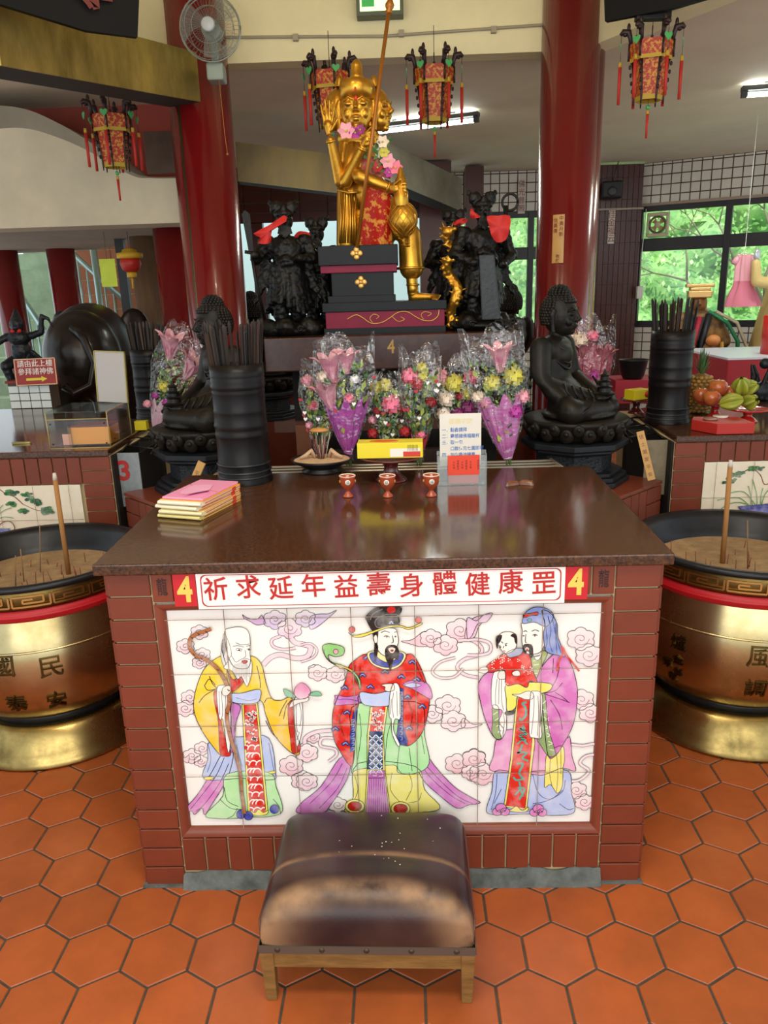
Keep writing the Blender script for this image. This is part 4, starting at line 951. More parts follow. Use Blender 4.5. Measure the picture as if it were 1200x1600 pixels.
# black steel grates between the altars and the statues
def grate(name, pts, n, label, r=.004, z=.972, mt=None):
    t = thing(name, label, 'grate', (pts[0][0], pts[0][1], z))
    a, b, c, d = [Vector((x, y, z))-t.location for x, y in pts]
    for k in range(n):
        u = (k+.5)/n; m = MB(); m.tube([a.lerp(d, u), b.lerp(c, u)], r, 6); m.build('bar', mt or mat('dark_steel', '#35322e', .4, .7), t)
    for p, q in ((a, d), (b, c)): m = MB(); m.tube([p, q], r*1.2, 6); m.build('rail', mt or mat('dark_steel', '#35322e', .4, .7), t)
    return t
ms = mat('pale_steel', '#b5ab98', .35, .8)
grate('metal_grate', [(-.66, .965), (.66, .965), (.64, 1.16), (-.64, 1.16)], 4, 'row of pale steel rods behind the central granite counter', .006, .965, ms)
grate('metal_grate', [(-1.22, 1.60), (-1.06, 1.52), (-1.2, 2.2), (-1.33, 2.28)], 3, 'dark bars beside the left altar counter', .004, .955)
grate('metal_grate', [(1.22, 1.60), (1.06, 1.52), (1.16, 2.2), (1.29, 2.28)], 3, 'dark bars beside the right altar counter', .004, .955)

# ---- central plinth for the deities
t = thing('plinth', 'dark brown stone plinth carrying the golden deity and dark guardians', 'plinth', (0.015, 2.15, 0))
m = MB(); m.box(-.59, .60, -.35, .65, 1.27, 1.425); m.build('stone_slab', mat('plinth_stone', '#46261c', .3, col2='#2c1610', vscale=30), t, .006)
m = MB(); m.box(-.5, .52, -.1, .6, 0, 1.27); m.build('dark_core', mat('dark_interior', '#120d0b', .8), t)
m = MB(); m.box(-.57, .57, -.32, -.28, .98, 1.03); m.build('brown_rail', mat('plinth_rail', '#4a2a1c', .5), t)
for x in (-.42,): m = MB(); m.box(x-.035, x+.035, -.42, -.38, .0, 1.03); m.build('wooden_post', mat('post_wood', '#6a3c22', .5), t)
m = MB(); letters(m, '4', .085, T(.0, -.352, 1.37) @ FRONT, 0, .02, sx=.8); m.build('numeral', mat('numeral_gold', '#a8843c', .4), t)
m = MB(); m.box(-.40, .40, -.40, -.36, .55, .9); m.build('lower_panel', mat('lower_panel', '#2c1a14', .6), t)

# ---- bronze incense burners
m_urn = mat('polished_brass', '#cfc094', .2, 1., col2='#a08c58', vscale=3, rvar=.12)
m_urnD = mat('tarnished_brass', '#8a7340', .38, 1., col2='#5a4a2c', vscale=6, rvar=.1)
m_black = mat('black_bronze', '#2a2c30', .38, .6, var=.3, vscale=10)
m_rrib = mat('red_ribbon', '#b8141e', .5)
m_ash = mat('incense_ash', '#a08460', .95, var=.25, vscale=20, bump=.6, bscale=40)
PROF = [(.285, .172), (.322, .20), (.352, .245), (.374, .30), (.386, .36), (.388, .42), (.382, .465), (.366, .52), (.350, .575)]
def prad(z):
    for (r0, z0), (r1, z1) in zip(PROF[:-1], PROF[1:]):
        if z0 <= z <= z1: return r0+(r1-r0)*(z-z0)/(z1-z0)
    return .37
def wrap(mb, ch, size, ang, z, d=.006, bold=.0):
    v, f = text_geo(ch, size, bold); n0 = len(mb.v)
    P2 = []
    for dd in (.001, d):
        for x, y, _ in v:
            a = ang+x/.37; r = prad(z+y)+dd; P2.append((r*math.cos(a), r*math.sin(a), z+y))
    n = len(v); fs = [tuple(i+n for i in q) for q in f]
    from collections import Counter
    e = Counter()
    for q in f:
        for i in range(len(q)): e[(q[i], q[(i+1) % len(q)])] += 1
    for (a, b) in e:
        if (b, a) not in e: fs.append((a, b, b+n, a+n))
    mb.add(P2, fs)
def burner(x, y, label, chars, grp_pos):
    t = thing('incense_burner', label, 'incense burner', (x, y, 0))
    m = MB(); m.lathe([(.36, 0), (.365, .012), (.352, .025), (.345, .05), (.325, .095), (.305, .125), (.29, .14)], n=72); m.build('foot_ring', m_urn2, t)
    m = MB(); m.lathe([(.27, .13), (.27, .18)], n=48); m.build('dark_neck', m_black, t)
    m = MB(); m.lathe(PROF, n=96, cap=False); m.lathe([(.381, .468), (.386, .472), (.380, .476)], n=96, cap=False); m.build('bowl', m_urn, t)
    m = MB(); m.lathe([(.356, .575), (.366, .585), (.368, .60), (.364, .612), (.358, .618)], n=72, cap=False); m.lathe([(.3665, .592), (.372, .597), (.3665, .602)], n=72, cap=False); m.build('red_ribbon', m_rrib, t)
    m = MB(); m.lathe([(.356, .618), (.37, .63), (.372, .675), (.368, .684)], n=72, cap=False); b = m.build('pattern_band', m_urnD, t)
    m = MB(); N = 18
    for k in range(N):
        a0 = 2*PI*k/N; w = 2*PI/N
        for (u0, v0, u1, v1) in ((.04, .0, .96, .0), (.04, 0, .04, 1), (.04, 1, .8, 1), (.8, 1, .8, .35), (.8, .35, .3, .35), (.3, .35, .3, .7), (.3, .7, .55, .7), (.96, 0, .96, 1)):
            p = [(a0+w*(u0+(u1-u0)*j/4), .637+.036*(v0+(v1-v0)*j/4)) for j in range(5)]
            for (aa, za), (ab, zb) in zip(p[:-1], p[1:]):
                h = .0032; hd = h/.37
                if abs(ab-aa) < 1e-9: q = [(aa-hd, za), (aa+hd, za), (aa+hd, zb), (aa-hd, zb)]
                else: q = [(aa, za-h), (ab, zb-h), (ab, zb+h), (aa, za+h)]
                v = [(.3725*math.cos(c), .3725*math.sin(c), z) for c, z in q]+[(.376*math.cos(c), .376*math.sin(c), z) for c, z in q]
                m.add(v, [(4, 5, 6, 7), (0, 1, 5, 4), (1, 2, 6, 5), (2, 3, 7, 6), (3, 0, 4, 7)])
    m.build('meander', m_urnD2, b)
    m = MB(); m.lathe([(.366, .684), (.384, .690), (.388, .702), (.380, .712), (.355, .708), (.335, .69), (.33, .655), (.31, .64), (.30, .60)], n=72, cap=False); m.build('black_rim', m_black, t)
    m = MB(); m.lathe([(.0, .612), (.1, .615), (.2, .608), (.28, .612), (.322, .62)], n=48, cap=False); m.build('ash_bed', m_ash, t)
    for ch, size, ang, z in chars:
        m = MB(); wrap(m, ch, size, ang, z); m.build('raised_character', m_urnD3, t)
    return t
m_urn2 = mat('stained_brass', '#c4a866', .18, 1., col2='#7a6a40', vscale=7, rvar=.25)
m_urnD2 = mat('rubbed_brass', '#c8a866', .3, 1.)
m_urnD3 = mat('raised_brass', '#5c4a26', .4, 1., var=.3, vscale=30)
UL, UR = (-1.325, .905), (1.305, .905)
def angto(u, px, py):  # angle on the belly that meets this line of sight
    best = None
    for k in range(360):
        a = -PI+k*PI/360; p = Vector((u[0]+.37*math.cos(a), u[1]+.37*math.sin(a), 0))
        r_ = ray(px, py); tt = (p.y-CAM.y)/r_.y; q = CAM+r_*tt; d = abs(q.x-p.x)
        if best is None or d < best[0]: best = (d, a, q.z)
    return best[1], best[2]
def chars(u, L): return [(c, s, *angto(u, px, py)) for c, s, px, py in L]
burner(*UL, 'brass incense burner with a red ribbon left of the central altar', chars(UL, [('民', .085, 80, 1040), ('國', .085, 8, 1040), ('安', .075, 90, 1097), ('泰', .075, 27, 1103)]), 'L')
burner(*UR, 'brass incense burner with a red ribbon right of the central altar', chars(UR, [('風', .085, 1187, 1025), ('調', .075, 1180, 1078), ('爐', .06, 1065, 1003), ('金', .04, 1062, 1030), ('眾', .04, 1045, 1035), ('信', .035, 1060, 1050), ('敬', .035, 1048, 1060)]), 'R')
# incense in the burners
m_inc = mat('incense_brown', '#a4743e', .8); m_inc2 = mat('thin_incense', '#8a6a44', .8)
def incense(name, u, pb, pt, r, yb, label, cat, group=None, m_=None):
    b = atY(pb[0], pb[1], yb); b.z = max(b.z, .60); tt = atY(pt[0], pt[1], yb-.01)
    o = MB(); o.tube([Vector((0, 0, 0)), tt-b], [r, r*.92], 10); o = o.build(name, m_ or m_inc, None, loc=b); tag(o, label, cat, group); return o, tt-b
for u, pb, pt, lab, y in ((UL, (110, 915), (86, 748), 'thick pale incense stick standing in the left brass burner', .92), (UR, (1127, 898), (1141, 728), 'thick pale incense stick standing in the right brass burner', .9)):
    o, d = incense('large_incense_stick', u, pb, pt, .0095, y, lab, 'incense stick')
    m = MB(); m.tube([d*.99, d*1.055], [.0095, .006], 8); m.build('burnt_tip', mat('white_ash_tip', '#cfc6ba', .9), o)
for pb, pt, y, r in (((25, 925), (24, 868), .8, .0022), ((40, 925), (32, 858), .85, .0022), ((66, 915), (62, 820), .95, .0018), ((84, 918), (72, 890), .86, .0018)):
    incense('thin_incense_stick', UL, pb, pt, r, y, 'thin incense stick burning in the left brass burner', 'incense stick', 'thin incense sticks in the left burner', m_inc2)
for pb, pt, y, r in (((1167, 905), (1168, 813), .84, .0022), ((1103, 892), (1103, 873), .86, .0018), ((1179, 905), (1180, 878), .76, .002)):
    incense('thin_incense_stick', UR, pb, pt, r, y, 'thin incense stick burning in the right brass burner', 'incense stick', 'thin incense sticks in the right burner', m_inc2)
random.seed(21)
for u, side, n in ((UL, 'left', 26), (UR, 'right', 12)):
    for k in range(n):
        a = random.uniform(0, 2*PI); q = random.uniform(.05, .26); h = random.uniform(.015, .05)
        m = MB(); m.tube([(0, 0, -.006), (random.uniform(-.006, .006), random.uniform(-.006, .006), h)], .0014, 5)
        tag(m.build('incense_stub', mat('red_stub', '#8a3426', .8), None, loc=(u[0]+q*math.cos(a), u[1]+q*math.sin(a), .614)), 'short red incense stub in the ash of the %s brass burner' % side, 'incense stub', 'incense stubs in the %s burner' % side)
# ================================================================ things on the counters
ZT_ = .9845
# ---- three stem cups
m_cup = mat('cup_red_glaze', '#a8482a', .15, coat=.5, var=.1, vscale=20)
def make_cup():
    t = thing('stem_cup', 'x', 'cup', (0, 0, 0), 0, 'wine cups on the central counter')
    m = MB(); m.lathe([(.0, 0), (.0165, 0), (.0175, .004), (.012, .010), (.007, .016), (.007, .021), (.014, .028), (.023, .040), (.0255, .052), (.0262, .066), (.0268, .070), (.0235, .069), (.0225, .052), (.015, .036), (.0, .032)], n=32, cap=False)
    m.build('cup_body', m_cup, t)
    m = MB(); m.lathe([(.0269, .0695), (.0255, .0715), (.0235, .069)], n=32, cap=False); m.build('white_rim', mat('cup_rim', '#e8ddd0', .3), t)
    for a, s in ((0, .0085), (-1.3, .005), (1.3, .005)):
        m = MB(); M = Rz(a) @ T(0, -.0262, .053) @ Rx(PI/2-.08); m.lathe([(0, -.001), (s, -.0006), (s, .0006), (0, .0012)], n=16, M=M, cap=False); k = m.build('white_medallion' if a == 0 else 'gold_dot', mat('medallion', '#f0e8dc', .3) if a == 0 else mat('gold_dot', '#c89a4a', .4), t)
        if a == 0: m = MB(); letters(m, '福', .011, T(0, -.0275, .053) @ FRONT @ Rx(-.08)); m.build('lettering', mat('ink_black', '#1c1a1a', .5), k)
    return t
cup = make_cup()
for i, (px, py, w) in enumerate(((544, 776, 'left, below the round incense bowl'), (606, 776, 'middle, below the yellow box'), (674, 775, 'right, beside the clear card holder'))):
    c = cup if i == 0 else copy_tree(cup); p = atZ(px, py, ZT_); c.location = (p.x, p.y, ZT_); c['label'] = 'small red stem cup at the '+w; c.rotation_euler.z = (.1, -.1, .05)[i]

# ---- fruit stand with yellow box
m_lac = mat('maroon_lacquer', '#5a1a18', .2, coat=.5)
def stand(name, label, loc, r, h, mt=None, group=None):
    t = thing(name, label, 'stand', loc, 0, group); mt = mt or m_lac
    m = MB(); m.lathe([(0, 0), (r*.48, 0), (r*.46, .006), (r*.30, .02), (r*.2, h*.45), (r*.22, h*.7), (r*.34, h*.84), (0, h*.84)], n=40, cap=False); m.build('foot', mt, t)
    m = MB(); m.lathe([(0, h*.84), (r*.5, h*.86), (r*.93, h*.95), (r, h), (r*.97, h+.004), (r*.9, h*.97), (0, h*.9)], n=48, cap=False); m.build('plate', mt, t)
    return t
sp_ = (.018, .80, ZT_); stand('offering_stand', 'dark red lacquer offering stand under the yellow carton on the central counter', sp_, .118, .088)
def carton(name, label, loc, L, D, H, rz, top='', side=''):
    t = thing(name, label, 'carton', loc, rz)
    m = MB(); m.box(-L/2, L/2, -D/2, D/2, 0, H); m.build('box', mat('carton_yellow', '#e8d426', .4), t, .0015)
    m = MB(); m.box(L*.0, L*.46, -D/2-.0006, -D/2+.001, H*.08, H*.62); m.build('white_label', mat('label_white', '#ece8dc', .5), t)
    m = MB(); m.box(L*.2, L*.46, -D/2-.0012, -D/2, H*.08, H*.42); m.build('red_label', mat('label_red', '#d03a2a', .5), t)
    m = MB()
    for k in range(9): m.box(L*(.27+k*.018), L*(.27+k*.018)+.0012, -D/2-.0012, -D/2, H*.46, H*.85)
    b = m.build('barcode', mat('ink_black', '#1c1a1a', .5), t)
    m = MB(); m.prism(spline([(-L*.32, -D*.1), (-L*.1, -D*.3), (L*.12, -D*.12), (L*.05, D*.2), (-L*.2, D*.25)]), H, H+.0006); m.build('printed_patch', mat('print_orange', '#d8642a', .5), t)
    return t
carton('yellow_carton', 'long yellow carton lying on the red lacquer stand on the central counter', (.018, .77, ZT_+.093), .222, .075, .052, -.02)

# ---- incense bowl with tan cap
c0 = atZ(503, 738, ZT_); t = thing('incense_bowl', 'round black incense bowl of sand with a tan disc and twigs', 'bowl', (c0.x, c0.y+.02, ZT_)); t.scale = (1.2, 1.1, 1.05)
m = MB(); m.lathe([(0, 0), (.062, 0), (.064, .006), (.050, .012), (.062, .022), (.088, .036), (.096, .046), (.092, .048), (.080, .038), (0, .034)], n=48, cap=False); m.build('bowl', mat('bowl_black', '#1e1b1a', .35, .3), t)
m = MB(); m.lathe([(0, .045), (.04, .047), (.088, .043)], n=32, cap=False); m.build('sand', mat('sand_tan', '#c8a884', .95, var=.15, vscale=60, bump=.5, bscale=120), t)
m = MB(); m.tube([(-.005, 0, .04), (-.004, 0, .145)], .004, 8); m.build('stem', mat('stem_black', '#1c1614', .5), t)
m = MB(); m.lathe([(0, .143), (.026, .142), (.030, .147), (.02, .153), (0, .155)], (-.004, 0, 0), 24, cap=False, sy=.8); m.build('tan_disc', mat('tan_disc', '#c48a4a', .6), t)
random.seed(31)
for k in range(26):
    a = random.uniform(0, 2*PI); q = random.uniform(.004, .022); h = random.uniform(.05, .11)
    m = MB(); m.tube([(q*.5*math.cos(a), q*.5*math.sin(a), .043), (q*math.cos(a)*1.4, q*math.sin(a), .043+h)], .0012, 5); m.build('twig', mat('twig_%d' % (k % 3), ('#7a2a2a', '#8a6a5a', '#c0b4a4')[k % 3], .7), t)
for sx_, a in ((-1, 0), (1, 0)):
    m = MB(); m.tube([(sx_*.02, .01, .045), (sx_*.032, 0, .075), (sx_*.048, -.01, .06), (sx_*.066, -.012, .052)], [.006, .008, .007, .004], 8); m.build('root_piece', mat('root_tan', '#c8a888', .8), t)

# ---- clear card holder
c0 = atZ(722, 758, ZT_); t = thing('card_holder', 'clear plastic card holder with a white instruction card and red leaflets', 'card holder', (c0.x, c0.y, ZT_), .03)
m_acr = clear_mat('clear_acrylic', .16, .5, 0, tint=(.93, .96, .95, 1))
m = MB(); m.box(-.083, .083, 0, .003, 0, .10); m.build('front_pane', m_acr, t)
m = MB(); m.box(-.083, .083, .02, .023, 0, .115); m.box(-.083, -.08, 0, .02, 0, .105); m.box(.08, .083, 0, .02, 0, .105); m.box(-.083, .083, 0, .05, 0, .003); m.build('back_pane', m_acr, t)
M = T(0, .012, .006)
m = MB(); m.box(-.073, .065, 0, .001, .06, .235, 0, M); k = m.build('instruction_card', mat('card_white', '#ded8cc', .5), t)
m = MB()
for i, s in enumerate(('一．點香請拜', '二．靈感諸佛福籤杯', '三．取一包', '　　口款伍元七圓即可', '四．加少香油隨意')):
    letters(m, s, .0155, T(-.066, .0112, .186-i*.021) @ FRONT, 0, .01, align='LEFT', sx=.9)
m.build('lettering', mat('blue_print', '#3a6ab8', .5), k)
m = MB(); letters(m, '福德平安', .02, T(-.004, .0112, .214) @ FRONT, 0, .01); m.build('heading', mat('heading_cream', '#e8d69a', .5), k)
m = MB(); m.box(-.048, .058, -.004, -.0025, .036, .103); k = m.build('red_leaflet', mat('leaflet_red', '#e2452a', .45), t)
m = MB()
for i in range(6): vertical(m, '感應觀音' if i % 2 else '平安福', .008, T(-.028+i*.014+(.012 if i == 5 else 0), -.0045, .07) @ FRONT)
m.build('lettering', mat('ink_red_dark', '#7a1c14', .5), k)
m = MB(); m.box(-.046, .056, .0045, .006, .004, .05); m.build('pink_leaflet', mat('leaflet_pink', '#f08a84', .5), t)

# ---- divination blocks
for i, (px, py, rz, s) in enumerate(((800, 758, .4, 'left'), (822, 757, -.4, 'right'))):
    p = atZ(px, py, ZT_); m = MB(); rows = []
    for j in range(13):
        u = -1+j/6; w = math.sqrt(max(0, 1-u*u)); row = []
        for k in range(13): a = PI*k/12; row.append((u*.028, -.014*w*math.cos(a)*.9+.007*(1-u*u)-.004, .017*w*math.sin(a)))
        rows.append(row)
    m.sheet(rows); m.add([rows[j][0] for j in range(13)]+[rows[j][12] for j in range(13)], [(j, j+1, 14+j, 13+j) for j in range(12)])
    o = m.build('divination_block', mat('block_brown', '#6e4028', .15, coat=.6, var=.2, vscale=40), None, loc=(p.x, p.y, ZT_)); o.rotation_euler.z = rz
    tag(o, 'glossy brown crescent divination block, the %s one of the pair' % s, 'divination block', 'divination blocks on the counter')

# ---- stack of folded sutra books
a, b, c, d = atZ(250, 808, ZT_), atZ(308, 816, ZT_), atZ(374, 782, ZT_), atZ(318, 765, ZT_)
bx_c = (a+c)/2; ang = math.atan2((c-b).y, (c-b).x)
m_page = mat('page_cream', '#ece2b8', .7, var=.06, vscale=60, stretch=(1, 1, 20)); z = ZT_
specs = [('#e0a82a', '#e4d48a', 'orange and cream book at the bottom of the stack'), ('#e6c070', '#e8dcae', 'cream paged book, second from the bottom of the stack'),
         ('#e2902a', '#efe6c8', 'orange edged book, third from the bottom of the stack'), ('#e8a024', '#f0e8d0', 'yellow orange book directly under the pink book')]
for i, (c1, c2, lab) in enumerate(specs):
    t = thing('prayer_book', 'folded '+lab, 'book', (bx_c.x+(0, .004, -.003, .003)[i], bx_c.y+(0, -.004, .003, 0)[i], z), ang+(0, .03, -.03, .02)[i], 'stack of folded prayer books')
    L, w, h = .235, .150, .0135
    m = MB(); rows = []
    for k in range(9):
        a2 = -PI/2+PI*k/8; rows.append([(-L/2-.006*math.cos(a2), y, h/2+(h/2-.0015)*math.sin(a2)) for y in (-w/2+.002, w/2-.002)])
    m.sheet(rows); m.box(-L/2, L/2-.003, -w/2+.002, w/2-.002, .0015, h-.0015); m.build('pages', mat('page_%d' % i, c2, .7, var=.05, vscale=90, stretch=(1, 1, 20)), t)
    m = MB(); m.box(-L/2+.01, L/2, -w/2, w/2, h-.0015, h); m.box(-L/2+.01, L/2, -w/2, w/2, 0, .0015); m.box(L/2-.002, L/2, -w/2, w/2, 0, h); m.build('cover', mat('cover_%d' % i, c1, .4), t, .0006)
    m = MB(); m.box(-L/2+.02, L/2+.0003, -w/2-.0005, -w/2+.001, h*.42, h*.56); m.box(L/2-.05, L/2-.03, -w/2-.0006, -w/2+.001, .001, h*.9); m.build('red_edge', mat('edge_red', '#d8452a', .5), t)
    z += h+.0004
t = thing('prayer_book', 'pink covered folded book on top of the stack', 'book', (bx_c.x+.004, bx_c.y+.004, z), ang+.03, 'stack of folded prayer books')
m = MB(); m.box(-.105, .116, -.068, .07, 0, .006); m.build('cover', mat('cover_pink', '#ee9cc4', .45), t, .001)
m = MB(); m.tube([(-.02, -.069, .0066), (.0, 0, .0066), (.05, .071, .0066)], .0008, 5); m.build('rubber_band', mat('rubber_band', '#c87850', .5), t)
m = MB(); q = [(-.10, -.004), (-.03, -.05), (-.012, -.038), (.055, -.012), (.035, .05), (-.045, .045), (-.075, .02), (-.06, .0)]
rows = [(x, y, .0072+.006*noise.noise((x*20, y*20, 2))**2+(.006 if i in (0, 1) else .0)) for i, (x, y) in enumerate(q)]
m.add(rows, [tuple(range(8))]); tag(m.build('loose_note', mat('note_pink', '#f2b0d6', .5), None, loc=t.location), 'loose pale pink note lying on top of the pink book', 'paper')
COL.objects['loose_note'].rotation_euler.z = ang

# ---- fortune stick cylinders
m_bam = mat('blackened_bamboo', '#0e1013', .34, vscale=7, col2='#160f0c', spec=.22)
m_rim = mat('cylinder_rim', '#1c1c20', .4)
m_stick = [mat('stick_dark_%d' % i, c, .6) for i, c in enumerate(('#1e1410', '#2a1c14', '#161010', '#3f281c'))]
def cylinder(loc, r, h, label, group, n, fan, seed, bunches, lean=(0, 0)):
    t = thing('fortune_stick_cylinder', label, 'cylinder', loc)
    m = MB(); m.lathe([(r*1.06, 0), (r*1.06, .012), (r*1.0, .02), (r*.985, h*.16), (r*1.0, h*.175), (r*.97, h*.19), (r*.965, h*.38), (r*.985, h*.40), (r*1.0, h*.42), (r*.975, h*.44), (r*.975, h*.47), (r*1.01, h*.49), (r*.985, h*.51), (r*.97, h*.55), (r*.965, h*.60), (r*.985, h*.615), (r*.965, h*.63), (r*.97, h*.76), (r*.99, h*.775), (r*.97, h*.79), (r*.99, h*.80), (r*1.015, h*.83), (r*.985, h*.85), (r*1.015, h*.87), (r*.985, h*.885), (r*1.0, h*.90), (r, h), (r*.93, h), (r*.93, .03), (0, .03)], n=64, cap=False); m.build('body', m_bam, t)
    m = MB(); 
    for q in (.055, .10, .165): m.lathe([(r*.99, h*q-.004), (r*1.035, h*q), (r*.99, h*q+.004)], n=64, cap=False)
    m.build('base_rings', m_rim, t)
    random.seed(seed)
    for k in range(n):
        bx_, by_ = bunches[k % len(bunches)]
        a = random.uniform(0, 2*PI); q = random.uniform(0, .3)*r
        x0, y0 = bx_*r*.5+q*math.cos(a)*.6, by_*r*.4+q*math.sin(a)*.6
        x1, y1 = bx_*r*.7*(1+fan)+q*math.cos(a)*2.1, by_*r*.45+q*math.sin(a)*2.0
        tz = h*1.0; k2 = math.hypot(x1, y1)/(r*.86)
        hh = h+random.uniform(.105, .15)
        e = Vector((x0+(x1-x0)*hh/h*1.0, y0+(y1-y0)*hh/h, hh)); b0 = Vector((x0*.8, y0*.8, .035))
        # keep the stick inside the mouth
        at = b0.lerp(e, (h-.035)/(hh-.035)); rr = math.hypot(at.x, at.y)
        if rr > r*.86: s_c = r*.86/rr; e.x += (s_c-1)*at.x*1.2; e.y += (s_c-1)*at.y*1.2
        m = MB(); u = Vector((math.cos(a), math.sin(a), 0))*.0052; w = Vector((-math.sin(a), math.cos(a), 0))*.0013
        d = (e-b0)
        p2 = [b0-u-w, b0+u-w, b0+u+w, b0-u+w, e-d*.02-u-w, e-d*.02+u-w, e-d*.02+u+w, e-d*.02-u+w, e-w*.5, e+w*.5]
        m.add([tuple(v_) for v_ in p2], [(3, 2, 1, 0), (0, 1, 5, 4), (1, 2, 6, 5), (2, 3, 7, 6), (3, 0, 4, 7), (4, 5, 8), (6, 7, 9), (5, 6, 9, 8), (7, 4, 8, 9)])
        tag(m.build('fortune_stick', m_stick[k % 4], None, loc=loc), 'dark fortune stick standing in '+group, 'fortune stick', 'fortune sticks in '+group)
cylinder((-.505, .85, ZT_), .093, .412, 'tall black ribbed cylinder full of fortune sticks on the central counter', 'the cylinder on the central counter', 72, .35, 5, [(-1, 0), (1, .1), (.5, .1)])
cylinder((1.322, 1.86, .983), .097, .425, 'tall black ribbed cylinder full of fortune sticks on the right counter', 'the cylinder on the right counter', 44, .15, 6, [(-1, 0), (0, 0), (.8, 0), (.3, .3)])
_c = atY(236, 600, 2.38)
cylinder((_c.x, 2.38, .983), .092, .375, 'black ribbed cylinder of fortune sticks at the back of the left counter', 'the cylinder on the left counter', 40, .1, 8, [(-1, 0), (0, 0), (.8, 0)])

# ---- bouquets in cellophane
m_cel = clear_mat('cellophane', .06, .7)
m_lily = mat('lily_pink', '#c87a96', .5, col2='#e8b8c0', vscale=30); m_lilyc = mat('lily_throat', '#d8b870', .5)
m_leaf = mat('leaf', '#4c7a36', .5, island=.3); m_leaf2 = mat('leaf_yellowgreen', '#a8b850', .5, island=.25); m_stem = mat('stem_green', '#5a7a3a', .6)
FM = {k: mat('petal_'+k, v, .55, island=.2) for k, v in dict(pink='#ec7a98', rose='#e8a0b0', red='#a8202a', magenta='#b03a9a', cream='#efdcc8', purple='#8a2a6a', yellow='#c8c050', white='#f0ecec').items()}
def mk_lily(t, p, d, s, mt=None):
    d = Vector(d).normalized(); q = d.to_track_quat('Z', 'Y').to_matrix().to_4x4(); m = MB()
    for k in range(6):
        rows = []
        for j in range(6):
            u = j/5; w = .16*math.sin(PI*(.08+u*.9))**.8; r0 = .07+.42*u**1.7; z = u*1.0-.25*u**4
            rows.append([(r0+.03*abs(v2)*0, w*v2, z+.05*abs(v2)) for v2 in (-1, -.4, .4, 1)])
        m.sheet(rows, 0, True, Matrix.Translation(p) @ q @ Matrix.Scale(s, 4) @ Rz(k*PI/3))
    k = m.build('lily', mt or m_lily, t)
def mk_ball(t, p, s, kind, name='carnation'):
    m = MB()
    for k in range(26):
        a = k*2.4; ph = math.acos(1-2*(k+.5)/34); d = Vector((math.sin(ph)*math.cos(a), math.sin(ph)*math.sin(a), math.cos(ph)))
        c = Vector(p)+d*s*.75; u = d.orthogonal().normalized(); w = d.cross(u); r_ = s*.42
        m.add([c-u*r_, c-w*r_+d*s*.15, c+u*r_, c+w*r_+d*s*.25], [(0, 1, 2, 3)], 0, True)
    m.ell(p, s*.7, 8, 6); m.build(name, FM[kind], t)
